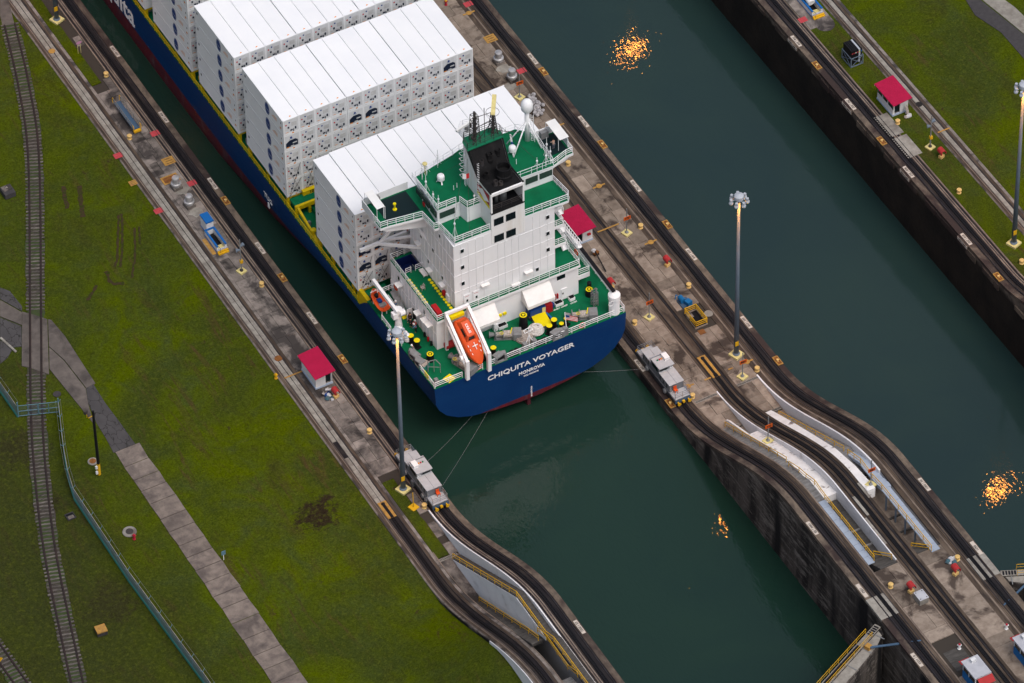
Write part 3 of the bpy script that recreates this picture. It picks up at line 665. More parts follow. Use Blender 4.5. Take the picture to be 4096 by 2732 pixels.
secs = [
 (2.25, [(0, .15), (1.5, .2), (5.5, .6), (9.2, 1.3), (11.2, 2.1), (12.9, 3.3), (14.0, 4.75), (14.5, 6.1), (14.66, PD)]),
 (8, [(0, -.6), (1.5, -.6), (5.5, -.1), (9.2, .7), (11.4, 1.7), (13.1, 3.0), (14.2, 4.6), (14.66, 6.1), (14.78, PD)]),
 (16, [(0, -2.5), (1.5, -2.4), (4.5, -1.6), (8.2, -.3), (11.2, 1.2), (13.1, 2.8), (14.3, 4.5), (14.75, 6.1), (HB, PD)]),
 (20.9, [(0, -4), (1.3, -3.8), (4, -2.6), (7.8, -.9), (11.1, .9), (13.15, 2.6), (14.35, 4.4), (14.77, 6.0), (HB, PD)]),
 (22.2, [(0, -4.6), (1.2, -4.4), (4, -3), (7.7, -1.1), (11.1, .8), (13.15, 2.55), (14.35, 4.4), (14.77, 6.0), (HB, 8.2)]),
 (23.8, [(0, -5.3), (1.1, -5.0), (3.8, -3.2), (7.6, -1.3), (11, .7), (13.2, 2.5), (14.4, 4.4), (14.78, 5.6), (HB, MD+.05)]),
 (30, [(0, -7), (2, -6.5), (5, -4.2), (9.2, -1.7), (12, .5), (13.6, 2.4), (14.5, 4.3), (14.79, 5.6), (HB, MD+.05)]),
 (38, [(0, -9), (3, -8), (7.6, -5), (11.2, -2), (13.0, .3), (14.1, 2.3), (14.62, 4.2), (HB, 5.6), (HB, MD+.05)]),
 (52, [(0, -9), (8, -8.5), (11.6, -5), (13.6, -2), (14.3, .3), (14.6, 2.2), (14.76, 4.2), (HB, 5.6), (HB, MD+.05)]),
 (68, [(0, -9), (12, -8.8), (14, -6), (14.6, -2), (14.72, .3), (14.8, 2.2), (HB, 4.2), (HB, 5.6), (HB, MD+.05)]),
 (86, [(0, -9), (13.8, -9), (14.6, -8), (HB, -2), (HB, .3), (HB, 2.2), (HB, 4.2), (HB, 5.6), (HB, MD+.05)]),
 (150, [(0, -9), (13.8, -9), (14.6, -8), (HB, -2), (HB, .3), (HB, 2.2), (HB, 4.2), (HB, 5.6), (HB, MD+.05)]),
 (185, [(0, -9), (6, -9), (7, -8), (7.5, -2), (8, .3), (9, 2.2), (10, 4.2), (11, 5.6), (11.5, 8)]),
 (205, [(0, -8), (.1, -7), (.2, -6), (.3, -2), (.4, .3), (.6, 2.2), (.9, 4.2), (1.2, 5.6), (1.4, 9)])]
rings = []
for y, pts in secs:
    pts = [(a, max(z, -9)) for a, z in pts]
    rings.append([(CX-a, y, z) for a, z in pts[::-1]]+[(CX+a, y, z) for a, z in pts[1:]])
mb = MB().loft(rings, closed=False)
n = len(rings[0]); mb.f.append(tuple(range(n))); mb.m.append(0)
hull = mb.build('hull', 'hull_paint', SHIP, smooth=True)
md = hull.data
for p in md.polygons:
    if len(p.vertices) > 4: p.use_smooth = False
# stem text
def fit_text(name, s, x0, x1, z, h, y, mat='paint_white'):
    o = text(name, s, 1, (0, 0, 0), (1, 0, 0), (0, 0, 1), mat, hull); vs = o.data.vertices
    a, b = min(v.co.x for v in vs), max(v.co.x for v in vs); c, d = min(v.co.z for v in vs), max(v.co.z for v in vs)
    for v in vs: v.co.x = x0+(v.co.x-a)/(b-a)*(x1-x0); v.co.z = z-h/2+(v.co.z-c)/(d-c)*h; v.co.y = y+v.co.y
    return o
def bolder(o, k=.05):
    return o
fit_text('ship_name', 'CHIQUITA VOYAGER', -21.7, -8.4, 7.1, 1.02, 2.235); fit_text('home_port', 'MONROVIA', -16.95, -12.95, 5.65, .62, 2.235); fit_text('ship_number', 'IMO 9304978', -16.2, -13.95, 4.9, .30, 2.235)
mb = MB()
for i in range(12): mb.box(CX-.12, 2.215, .45+i*.17, CX+.1, 2.24, .52+i*.17)
mb.build('draft_marks', 'paint_white', hull)
o = text('side_lettering', 'Chiquita', 5.0, (CX-HB-.02, 93.5, 2.9), (0, -1, 0), (0, 0, 1), 'paint_white', hull, align='RIGHT')
text('tug_mark', 'TUG', 1.25, (CX-HB+.0, 51.3, 3.05), (0, -1, 0), (0, 0, 1), 'paint_white', hull)
MB().box(CX-HB-.02, 51.1, 1.3, CX-HB+.1, 51.5, 2.2).build('tug_arrow', 'paint_white', hull)
# rudder tip
MB().box(CX-.25, 3.0, -4, CX+.25, 6.5, -.2).build('rudder', 'hull_red', SHIP)
# decks
dk = lambda a: [(CX-a+.06, 2.3)]
MB().prism([(CX-14.6, 2.3), (CX+14.6, 2.3), (CX+14.72, 8), (CX+14.74, 21.4), (CX-14.74, 21.4), (CX-14.72, 8)], PD-.25, PD-.02).build('poop_deck', 'deck_green', SHIP)
MB().prism([(CX-14.76, 21.42), (CX+14.76, 21.42), (CX+14.76, 150), (CX+11, 185), (CX-11, 185), (CX-14.76, 150)], MD-.3, MD).build('main_deck', 'deck_green', SHIP)
# hatch coamings and covers below the containers
BAYS = [(24.0, 23.28), (45.15, 23.0), (59.97, 22.76), (74.5, 22.75), (89.5, 22.6)]
CL, CW, CH, PITCHX = 12.192, 2.438, 2.896, 2.440
X0 = -29.72
for i, (y, zt) in enumerate(BAYS):
    zb = zt-5*CH
    MB().box(X0+2.55, y+.3, MD, X0+29.3-2.55, y+CL-.3, zb-.02).build('hatch_cover', 'deck_green', SHIP)
    for yy in (y+.05, y+CL-.55):                                     # pedestals for the outboard stacks
        for xx in (X0+.02, X0+29.32-.42):
            MB().box(xx, yy, MD, xx+.4, yy+.5, zb-.02).build('pedestal', 'ship_yellow', SHIP)
        MB().box(X0+.02, yy+.05, zb-.45, X0+2.5, yy+.45, zb-.022).build('pedestal_beam', 'ship_yellow', SHIP)
for y0, y1 in ((36.5, 44.9), (57.5, 59.8), (72.4, 74.3), (87, 89.3)):  # lashing bridges and gaps between the stacks
    MB().box(X0+2.6, y0, MD, X0+26.7, y1, 7.2).build('hatch_coaming', 'deck_green', SHIP)
MB().box(-29.5, 43.3, 8.0, -25.0, 45.0, 8.25).build('lashing_platform', 'deck_green', SHIP)
MB().box(-27.6, 44.5, 8.27, -24.0, 45.1, 9.0).build('lashing_beam', 'ship_yellow', SHIP)
MB().box(-29.6, 42.9, 7.7, -24.5, 43.28, 8.4).build('lashing_beam', 'ship_yellow', SHIP)
for x in (-29.6, -27.6, -25.6): MB().box(x, 42.9, MD, x+.35, 43.25, 7.69).build('lashing_post', 'ship_yellow', SHIP)
for x in (-29.5, -26.8): MB().bar((x+.2, 37.0, MD+.2), (x+.2, 42.9, 8.1), .3, .5).build('lashing_brace', 'ship_yellow', SHIP)
MB().box(-26.6, 37, 7.2, -24.6, 42.6, 7.6).build('hatch_cover', 'ship_yellow', SHIP)
text('bay_number', '10', .7, (-26.3, 44.48, 8.62), (1, 0, 0), (0, 0, 1), 'black', SHIP)
railing([(CX-HB+.08, 24.2, MD), (CX-HB+.08, 110, MD)], 1.1, 3, 1.55, .05).build('side_railing', 'ship_yellow', SHIP)
railing([(CX+HB-.08, 24.2, MD), (CX+HB-.08, 110, MD)], 1.1, 3, 1.55, .05).build('side_railing', 'ship_yellow', SHIP)
r = random.Random(2)
for i in range(26):
    y = 25+i*3.1+r.uniform(-.8, .8); w = r.uniform(.3, .8); MB().box(-28.9, y, MD, -28.9+w, y+r.uniform(.4, 1.3), MD+r.uniform(.4, 1.3)).build('deck_locker', r.choice(['ship_yellow', 'grey_steel', 'ship_yellow', 'dark_steel']), SHIP)
for y in (26.3, 32.4, 38.4, 52, 66, 80.6): MB().lathe((-29.2, y, MD), [(.22, 0), (.22, 1.1), (.38, 1.15), (.38, 1.5), (.1, 1.7)], 10).build('air_vent', 'ship_yellow', SHIP)
MB().box(-29.75, 21.5, MD, -29.2, 24.0, PD-.1).build('break_frame', 'ship_yellow', SHIP)
MB().box(-29.1, 22.5, 8.6, -26.0, 23.6, 8.8).build('lashing_platform', 'deck_green', SHIP)
# ---------------------------------------------------------------- deckhouse and tower
def ribs(mb, axis, const_, a0, a1, z0, z1, sp, d, m=0):
    n = int((a1-a0)/sp)
    for i in range(1, n):
        a = a0+(a1-a0)*i/n
        if axis == 'y': mb.box(a-.05, const_-d, z0, a+.05, const_+.001, z1, m)
        else: mb.box(const_-d, a-.05, z0, const_+.001, a+.05, z1, m)
HX0, HX1, HY0, HY1 = -25.9, -4.2, 8.6, 21.7
mb = MB()
mb.box(HX0, HY0, PD, HX1, HY0+.2, UD-.12); mb.box(HX0, HY1-.2, PD, HX1, HY1, UD-.12); mb.box(HX0, HY0+.2, PD, HX0+.2, HY1-.2, UD-.12); mb.box(HX1-.2, HY0+.2, PD, HX1, HY1-.2, UD-.12)
ribs(mb, 'x', HX0, HY0, HY1, PD, UD-.15, 1.0, .05)
mb.box(HX0-.03, HY0, 12.0, HX0, HY1, 12.06)
house = mb.build('deckhouse', 'ship_white', SHIP)
TX0, TX1, TY0, TY1 = -22.7, -7.4, 9.2, 21.9
for q in ((HX0-.08, 8.2, TX0, 18.4), (HX0-.08, 18.4, -25.4, 21.75), (-25.4, 21.35, TX0, 21.75), (TX1, 8.2, HX1+.08, 21.75), (TX0, 8.2, TX1, TY0)):
    MB().box(q[0], q[1], UD-.118, q[2], q[3], UD, 0).build('upper_deck', 'deck_green', SHIP)
mb = MB().box(HX0-.1, 8.18, UD-.4, HX1+.1, 8.199, UD+.04); mb.box(HX0-.1, 8.2, UD-.4, HX0-.082, 21.75, UD+.04); mb.box(HX1+.082, 8.2, UD-.4, HX1+.1, 21.75, UD+.04); mb.build('deck_fascia', 'ship_white', SHIP)
mb = MB(); a, b, c, d = -25.4, TX0-.02, 18.4, 21.35
mb.box(a, c, UD-1.6, b, d, UD-1.5); mb.box(a-.02, c, UD-1.5, a+.1, d, UD-.01); mb.box(b-.3, c, UD-1.5, b-.2, d, UD-.01); mb.box(a+.1, d-.12, UD-1.5, b-.2, d, UD-.01); mb.box(a+.1, c, UD-1.5, b-.2, c+.12, UD-.01)
mb.build('swimming_pool', 'pool_blue', SHIP)
railing([(HX0, 21.7, UD), (HX0, 8.3, UD), (TX0, 8.3, UD), (HX1, 8.3, UD), (HX1, 21.7, UD)], 1.05, 3, 1.5, .04).build('railing', 'ship_white', SHIP)
railing([(HX0, 21.7, UD), (TX0, 21.7, UD)], 1.05, 3, 1.2, .04).build('railing', 'ship_white', SHIP)
railing([(-25.4, 18.2, UD), (-24.6, 18.2, UD)], 1.05, 3, 1, .04).build('railing', 'ship_white', SHIP); railing([(-23.9, 18.2, UD), (-22.8, 18.2, UD)], 1.05, 3, 1, .04).build('railing', 'ship_white', SHIP)
mb = MB(); mb.tube([(-24.5, 18.1, UD), (-24.5, 18.2, UD+.9), (-24.5, 18.6, UD+.9), (-24.5, 18.65, UD-1)], .04); mb.tube([(-24.1, 18.1, UD), (-24.1, 18.2, UD+.9), (-24.1, 18.6, UD+.9), (-24.1, 18.65, UD-1)], .04); mb.build('pool_ladder', 'chrome', SHIP)
disc = MB().lathe((0, 0, 0), [(.24, 0), (.24, .06), (.08, .07)], 14).mesh('deck_fitting', ['bright_yellow'])
for i in range(11): place('deck_fitting', disc, SHIP, (-23.1, 15.7-i*.605, UD+.002))
for i in range(9): place('deck_fitting', disc, SHIP, (-25.5, 17.0-i*.6, UD+.002))
MB().box(-25.5, 8.9, UD, -24.8, 10.8, UD+.75).build('deck_locker', 'red_box', SHIP)
mb = MB()
for i in range(3): mb.box(-24.8, 9.4+i*.4, UD+.45, -24.78, 9.65+i*.4, UD+.65)
mb.build('locker_marking', 'paint_white', SHIP)
# tower
mb = MB().box(TX0, TY0, UD, TX1, TY1, BD-.4); ribs(mb, 'y', TY0, TX0, -17.1, UD, BD-.6, 1.0, .05); ribs(mb, 'y', TY0, -11.8, TX1, UD, BD-.6, 1.0, .05); ribs(mb, 'x', TX0, TY0, TY1, UD, BD-.6, 1.05, .05)
ribs(mb, 'y', TY0, -17.1, -11.8, UD, 24.2, 1.0, .05)
for z in (17.9, 20.9, 23.9): mb.box(TX0-.04, TY0-.04, z, TX1, TY0-.0001, z+.05); mb.box(TX0-.04, TY0, z, TX0-.0001, TY1, z+.05)
tower = mb.build('bridge_tower', 'ship_white', SHIP)
def window(x, y, z, w=.42, h=.55, face='y', frame=True, mat='dark_glass'):
    if face == 'y':
        if frame: MB().box(x-w/2-.06, y-.10, z-h/2-.06, x+w/2+.06, y-.052, z+h/2+.06).build('window_frame', 'ship_white', tower)
        MB().box(x-w/2, y-.115, z-h/2, x+w/2, y-.1001, z+h/2).build('window', mat, tower)
    else:
        if frame: MB().box(x-.10, y-w/2-.06, z-h/2-.06, x-.052, y+w/2+.06, z+h/2+.06).build('window_frame', 'ship_white', tower)
        MB().box(x-.115, y-w/2, z-h/2, x-.1001, y+w/2, z+h/2).build('window', mat, tower)
for z in (25.3, 22.25, 19.2): window(-21.45, TY0, z, .5, .6); window(-8.5, TY0, z, .5, .6)
window(-10.2, TY0, 16.3, .45, .55)
for y, z in ((16.6, 25.4), (14.2, 25.6), (12.9, 25.5), (15.0, 21.0), (18.4, 20.7), (12.5, 18.0), (16.5, 17.6)): window(TX0, y, z, .4, .55, 'x')
for x, z in ((-20.9, 15.9), (-19.5, 15.9)):
    MB().box(x-.5, TY0-.12, UD+.05, x+.5, TY0-.051, UD+2.0).build('door', 'ship_white', tower); MB().box(x-.14, TY0-.135, UD+.6, x+.14, TY0-.1201, UD+1.05).build('window', 'dark_glass', tower); MB().box(x-.35, TY0-.13, UD+1.6, x+.3, TY0-.1201, UD+1.66).build('door_marking', 'red_mark', tower)
for x, y, z in ((-11.6, TY0, 16.6), (-13.6, TY0, 15.2), (-18.2, TY0, 17.4)): MB().box(x-.6, y-.55, z, x+.6, y-.06, z+.18).build('floodlight', 'canvas', tower)
for x, y, z in ((TX0, 18.9, 19.0), (TX0, 15.8, 16.6), (TX0, 12.2, 17.0)): MB().box(x-.7, y-.5, z, x-.06, y+.5, z+.16).build('floodlight', 'canvas', tower)
# upper deck details
lounger = MB().box(-23.6, 16.4, UD+.25, -22.95, 17.9, UD+.36); [lounger.box(-23.6, 16.45+i*.24, UD+.362, -22.95, 16.6+i*.24, UD+.41) for i in range(6)]; [lounger.box(x, y, UD, x+.06, y+.06, UD+.25) for x in (-23.55, -23.05) for y in (16.5, 17.75)]
lounger.build('sun_lounger', 'canvas', label='white slatted sun lounger stacked beside the blue swimming pool', cat='lounger')
ch = MB().box(-25.0, 14.3, UD+.38, -24.5, 14.8, UD+.44); ch.box(-24.56, 14.3, UD+.44, -24.5, 14.8, UD+.95); [ch.box(x, y, UD, x+.05, y+.05, UD+.38) for x in (-25, -24.55) for y in (14.3, 14.75)]; [ch.box(-25, y, UD+.6, -24.5, y+.05, UD+.65) for y in (14.3, 14.75)]
ch.build('deck_chair', 'rope', label='brown deck chair between the rows of yellow deck discs', cat='chair')
mb = MB().box(-22.95, 10.6, UD, -22.72, 11.4, UD+1.2, 0); mb.box(-23.1, 11.8, UD+.3, -22.72, 12.2, UD+1.1, 1); mb.build('fire_station', ['ship_white', 'red_box'], SHIP)
# aft wall of the deckhouse: windows, doors, boxes, awnings
MB().box(-7.5, HY0-.06, 13.3, -6.25, HY0-.001, 13.98).build('window', 'dark_glass', house)
for x in (-15.6, -16.3): MB().box(x-.25, HY0-.2, 10.9, x+.25, HY0-.001, 11.3).build('valve_box', 'bright_yellow', house)
for x0, x1 in ((-16.9, -15.6), (-8.2, -7.0), (-6.0, -5.2)):
    mb = MB().box(x0, 7.7, PD, x1, 8.4, PD+.5, 0); mb.box(x0+.06, 7.76, PD+.5, x1-.06, 8.34, PD+.52, 1); [mb.cyl((x0+.3+i*.35, 8.05, PD+.5), (x0+.3+i*.35, 8.05, PD+.75), .1, .1, 8, 1) for i in range(2)]; mb.build('drip_tray', ['ship_white', 'black'], SHIP)
MB().box(-17.6, 7.8, PD, -17.0, 8.4, PD+1.2).build('deck_cabinet', 'ship_white', SHIP); MB().box(-20.6, 7.9, PD, -19.6, 8.5, PD+.9).build('deck_cabinet', 'ship_white', SHIP)
for i in range(2): MB().lathe((-7.9+i*.35, 8.35, PD+.9), [(.12, 0), (.13, .1), (.13, .8), (.05, .95)], 10).build('fire_extinguisher', 'red_box', SHIP)
MB().lathe((-8.6, 8.0, PD), [(.25, 0), (.27, .3), (.27, .8), (.22, .85)], 10).build('drum', 'logo_blue', SHIP)
MB().box(-6.9, HY0-.1, PD+.1, -6.0, HY0-.001, PD+2.1).build('door', 'ship_white', house); MB().box(-6.75, HY0-.115, PD+1.1, -6.55, HY0-.101, PD+1.4).build('door_window', 'dark_glass', house)
def quad3(name, a, b, c, d, mat, parent, th=.05):
    nrm = (Vector(b)-Vector(a)).cross(Vector(d)-Vector(a)).normalized()*th; v = [Vector(p) for p in (a, b, c, d)]
    return MB().add([p for p in v]+[p-nrm for p in v], [(0, 1, 2, 3), (7, 6, 5, 4), (0, 4, 5, 1), (1, 5, 6, 2), (2, 6, 7, 3), (3, 7, 4, 0)]).build(name, mat, parent)
for xa, xb in ((-12.95, -8.75), (-21.0, -17.2)):
    quad3('awning', (xa, 6.8, 12.4), (xb, 6.8, 12.4), (xb, 8.55, 14.25), (xa, 8.55, 14.25), 'canvas', SHIP)
    quad3('awning_flap', (xa, 6.78, 11.9), (xb, 6.78, 11.9), (xb, 6.78, 12.4), (xa, 6.78, 12.4), 'canvas', SHIP)
    for x in (xa, xb): MB().add([(x, 6.8, 12.4), (x, 8.55, 14.25), (x, 8.58, 12.2), (x, 6.9, 11.9)], [(0, 1, 2, 3)]).build('awning_side', 'canvas', SHIP)
MB().box(-12.4, 7.2, PD, -10.0, 8.5, PD+1.7).build('store_locker', 'logo_blue', SHIP); MB().box(-9.98, 7.3, PD, -8.9, 8.4, PD+1.5).build('store_locker', 'red_box', SHIP); MB().box(-10.6, 7.1, PD, -10.1, 7.19, PD+1.6).build('store_board', 'pad_yellow', SHIP)
for x0, x1, s in ((-8.4, -6.9, 'LOOEST  LOMEST'), (-5.9, -5.3, 'LOOEST')): text('deck_lettering', s, .28, ((x0+x1)/2, 7.4, PD+.0), (1, 0, 0), (0, 1, 0), 'paint_white', SHIP)
# port side of the deckhouse
MB().box(HX0-.1, 14.5, PD+.1, HX0-.052, 15.4, PD+2.1).build('doorway', 'black', house); MB().box(HX0-.95, 15.4, PD+.1, HX0-.06, 15.47, PD+2.1).build('door', 'ship_white', house)
for y, z in ((18.6, 13.0), (13.2, 12.4), (11.2, 12.8), (10.0, 13.0)): MB().box(HX0-.9, y-.5, z, HX0-.06, y+.5, z+.14).build('floodlight', 'canvas', house)
for y in (12.0, 19.3): MB().box(HX0-.08, y-.2, 13.2, HX0-.052, y+.2, 13.8).build('window', 'dark_glass', house)
for y in (9.6, 10.5, 11.5): MB().lathe((HX0-.35, y, PD+.2), [(.14, 0), (.18, .2), (.18, .6), (.08, .8)], 8).build('hose_box', r.choice(['red_box', 'black']), SHIP)
railing([(-28.6, 20.6, PD+1.2), (-26.0, 20.6, PD+1.2), (-26.0, 21.6, PD+1.2)], 1.0, 3, 1, .04).build('railing', 'ship_white', SHIP); railing([(-27.2, 16.6, PD), (-27.2, 20.2, PD)], 1.0, 3, 1.2, .04).build('railing', 'ship_white', SHIP)
MB().bar((-26.6, 16.4, PD+.1), (-26.6, 20, PD+1.6), .8, .12).build('side_ladder', 'grey_steel', SHIP); MB().box(-27.2, 15.9, PD, -26.2, 16.4, PD+.05).build('deck_mark', 'bright_yellow', SHIP)
# starboard side platforms
MB().box(HX1, 9.0, 11.2, -2.2, 9.1, 12.0).build('side_deck', 'ship_white', SHIP); MB().box(HX1, 9.102, 11.8, -2.2, 21.6, 12.0).build('side_deck', 'deck_green', SHIP)
railing([(HX1+.1, 9.1, 12.0), (-2.25, 9.1, 12.0), (-2.25, 21.5, 12.0)], 1.05, 3, 1.4, .04).build('railing', 'ship_white', SHIP)
for z, x1, y0 in ((17.9, -5.0, 10.4), (20.9, -5.1, 10.9), (24.0, -5.2, 11.2)):
    MB().box(TX1, y0, z-.5, x1, y0+.1, z).build('balcony', 'ship_white', SHIP); MB().box(TX1, y0+.102, z-.15, x1, y0+6, z).build('balcony', 'deck_green', SHIP); railing([(TX1+.1, y0+.05, z), (x1-.05, y0+.05, z), (x1-.05, y0+6, z)], 1.05, 3, 1.2, .04).build('railing', 'ship_white', SHIP)
    MB().bar((x1+.5, y0+1.2, z-2.9), (x1+.5, y0+5, z), .8, .15).build('side_stair', 'ship_white', SHIP)
    railing([(x1+.1, y0+1.2, z-2.9), (x1+.1, y0+5, z)], 1.0, 2, 1, .04).build('railing', 'ship_white', SHIP); railing([(x1+.9, y0+1.2, z-2.9), (x1+.9, y0+5, z)], 1.0, 2, 1, .04).build('railing', 'ship_white', SHIP)
# ---------------------------------------------------------------- bridge deck, wings, wheelhouse
bp = [(-29.7, 16.6), (-28.6, 16.55), (-23.7, 15.75), (-23.45, 13.0), (-22.75, 12.95), (-22.4, 9.3), (-17.0, 9.22), (-17.0, 12), (-11.9, 12), (-11.9, 9.22), (-5.35, 9.0), (-4.9, 9.6), (-5.3, 13.8), (-4.4, 15.6), (-1.5, 16.6), (-.35, 16.65), (-.35, 21.6), (-29.7, 21.6)]
MB().prism(bp, BD-.42, BD-.03).build('bridge_deck', 'ship_white', SHIP)
MB().prism([(lerp(x, CX, .004), y+(.05 if y < 20 else -.05)) for x, y in bp], BD-.028, BD).build('deck_covering', 'deck_green', SHIP)
MB().box(-28.3, 17.2, BD, -23.4, 21.3, BD+.02).build('wing_deck', 'deck_dark', SHIP); MB().box(-4.0, 17.6, BD, -.7, 21.3, BD+.02).build('wing_deck', 'deck_dark', SHIP)
for x0, x1 in ((-29.7, -22.9), (-4.9, -.35)):
    MB().box(x0, 21.6, BD-.03, x1, 21.7, BD+1.25).build('wing_bulwark', 'ship_white', SHIP)
MB().box(-29.78, 18.2, BD-.3, -29.7, 21.7, BD+1.2).build('wing_bulwark', 'ship_white', SHIP); MB().box(-.35, 18.2, BD-.3, -.27, 21.7, BD+1.2).build('wing_bulwark', 'ship_white', SHIP)
mb = MB(); railing([(-28.4, 21.5, BD+.2), (-28.4, 18.0, BD+.2)], 2.1, 1, 3.5, .05, mb)
quad3('wing_awning', (-29.4, 18.0, BD+2.3), (-28.2, 18.0, BD+2.3), (-28.2, 21.5, BD+2.4), (-29.4, 21.5, BD+2.4), 'canvas', SHIP); quad3('wing_awning', (-1.9, 17.6, BD+2.3), (-.5, 17.6, BD+2.3), (-.5, 21.5, BD+2.4), (-1.9, 21.5, BD+2.4), 'canvas', SHIP)
for x in (-29.4, -28.2, -1.9, -.5):
    for y in (18.0, 21.5): mb.cyl((x, y, BD), (x, y, BD+2.3), .04)
mb.build('awning_frame', 'ship_white', SHIP)
for x in (-28.0, -2.4): MB().box(x-.5, 20.9, BD, x+.6, 21.5, BD+1.15).build('wing_console', 'grey_steel', SHIP)
MB().lathe((-26.3, 18.9, BD), [(.3, 0), (.3, .1), (.1, .12), (.1, .9), (.22, .95), (.22, 1.15)], 12).build('wing_pedestal', 'bright_yellow', SHIP)
railing([(-29.6, 18.1, BD), (-29.6, 16.7, BD), (-28.6, 16.65, BD), (-23.75, 15.85, BD), (-23.5, 13.1, BD), (-22.8, 13.0, BD), (-22.45, 9.4, BD), (-17.1, 9.35, BD)], 1.05, 3, 1.3, .045).build('railing', 'ship_white', SHIP)
railing([(-11.8, 9.35, BD), (-5.4, 9.15, BD), (-5.0, 9.7, BD), (-5.4, 13.7, BD), (-4.5, 15.7, BD), (-1.5, 16.7, BD), (-.45, 16.75, BD), (-.45, 18.1, BD)], 1.05, 3, 1.3, .045).build('railing', 'ship_white', SHIP)
mb = MB(); mb.yprism([(-22.7, BD-.42), (-29.6, BD-.42), (-28.6, BD-1.3), (-22.7, BD-3.3)], 16.9, 17.2).build('wing_bracket', 'ship_white', SHIP); mb = MB(); mb.yprism([(-7.4, BD-.42), (-.45, BD-.42), (-1.5, BD-1.2), (-7.4, BD-2.6)], 16.9, 17.2); mb.build('wing_bracket', 'ship_white', SHIP)
mb = MB(); mb.bar((-29.8, 22.9, 17.5), (-22.7, 22.9, 17.6), .35, .5); mb.bar((-27.1, 22.8, 17.6), (-22.7, 18.9, 18.1), .3, .4); mb.bar((-25.6, 22.7, 17.7), (-22.7, 21.6, 17.9), .25, .35); mb.bar((-26.9, 22.8, 17.7), (-24.6, 21.5, 21.5), .25, .35); mb.bar((-24.6, 21.5, 26.4), (-22.7, 17.1, 21.0), .28, .4)
mb.build('wing_strut', 'ship_white', SHIP)
roof = [(-22.85, 13.35), (-19.4, 13.4), (-19.1, 11.9), (-17.0, 11.9), (-17.0, 15.9), (-11.9, 15.9), (-11.9, 13.45), (-5.1, 13.25), (-4.7, 18.2), (-4.75, 20.4), (-6.3, 22.0), (-14.8, 22.2), (-16.0, 21.8), (-22.3, 20.5)]
MB().prism([(lerp(x, CX, .02), y+(.15 if y < 14.5 else (-.15 if y > 19 else 0))) for x, y in roof], BD, RD-.12).build('wheelhouse', 'ship_white', SHIP)
wh = MB().prism(roof, RD-.118, RD-.02); wh = wh.build('wheelhouse_roof', 'ship_white', SHIP)
MB().prism([(lerp(x, CX, .006), y+(.05 if y < 14.5 else (-.05 if y > 19 else 0))) for x, y in roof], RD-.018, RD).build('deck_covering', 'deck_green', SHIP)
for x0, x1 in ((-22.4, -20.1), (-11.2, -9.7), (-9.4, -7.6), (-7.3, -5.4)): MB().box(x0, 13.36, BD+1.1, x1, 13.46, BD+2.1).build('window', 'glass_green', SHIP)
for y in (14.6, 16.6, 18.6): MB().box(-22.83, y-.8, BD+1.1, -22.62, y+.8, BD+2.1).build('window', 'glass_green', SHIP)
railing([(-22.75, 20.5, RD), (-22.75, 13.5, RD), (-19.9, 13.5, RD)], 1.05, 3, 1.2, .045).build('railing', 'ship_white', SHIP)
railing([(-19.4, 13.4, RD), (-19.0, 12.0, RD), (-17.1, 12.0, RD)], 1.05, 3, 1.2, .045).build('railing', 'ship_white', SHIP)
railing([(-11.8, 13.55, RD), (-5.2, 13.4, RD), (-4.8, 18.2, RD), (-4.85, 20.3, RD), (-6.4, 21.9, RD), (-14.8, 22.1, RD), (-16.0, 21.7, RD), (-22.3, 20.4, RD)], 1.05, 2, 1.5, .035).build('railing', 'ship_white', SHIP)
MB().box(-22.95, 16.8, BD+.6, -22.86, 17.3, BD+1.2).build('lifebuoy_box', 'red_box', SHIP); mb = MB(); [mb.bar((-20.2+.0, 13.2, BD+.2+i*.3), (-19.8, 13.2, BD+.2+i*.3), .04, .04) for i in range(9)]; mb.bar((-20.2, 13.2, BD), (-20.2, 13.2, RD+.2), .05, .05); mb.bar((-19.8, 13.2, BD), (-19.8, 13.2, RD+.2), .05, .05); mb.build('ladder', 'ship_white', SHIP)
# ---------------------------------------------------------------- funnel
FX0, FX1 = -16.95, -11.95
sidep = [(9.22, BD-.4), (15.9, BD), (16.2, 37.0), (14.9, 36.9), (13.0, 33.35), (9.22, 33.45)]
mb = MB().xprism(sidep, FX0, FX0+.18); mb.xprism(sidep, FX1-.18, FX1); mb.box(FX0+.18, 9.16, 24.3, FX1-.18, 9.4, 30.0); mb.box(FX0+.18, 15.8, BD, FX1-.18, 16.0, 37.0)
mb.box(FX0-.02, 9.14, 33.0, FX1+.02, 9.4, 33.4); mb.box(FX0-.02, 9.14, 24.3, FX0+.22, 9.21, 33.0); mb.box(FX1-.22, 9.14, 24.3, FX1+.02, 9.21, 33.0)
funnel = mb.build('funnel', 'ship_white_stained', SHIP)
mb = MB().xprism([(9.45, 33.38), (13.0, 33.28), (14.95, 36.85), (15.7, 36.85), (15.7, 36.5), (15.0, 36.3), (13.05, 33.05), (9.45, 33.1)], FX0+.19, FX1-.19)
for x in (FX0-.02, FX1-.18): mb.xprism([(9.2, 33.455), (13.0, 33.355), (14.9, 36.905), (16.2, 37.005), (16.2, 37.1), (14.85, 37.0), (12.95, 33.5), (9.2, 33.55)], x, x+.2)
mb.xprism([(13.2, 33.4), (15.9, 33.0), (15.95, 36.9), (15, 36.9)], FX1+.001, FX1+.02); mb.xprism([(13.2, 33.6), (14.9, 36.8), (16.0, 36.95), (15.6, 36.0)], FX0-.02, FX0-.001)
mb.build('funnel_top', 'soot_black', funnel)
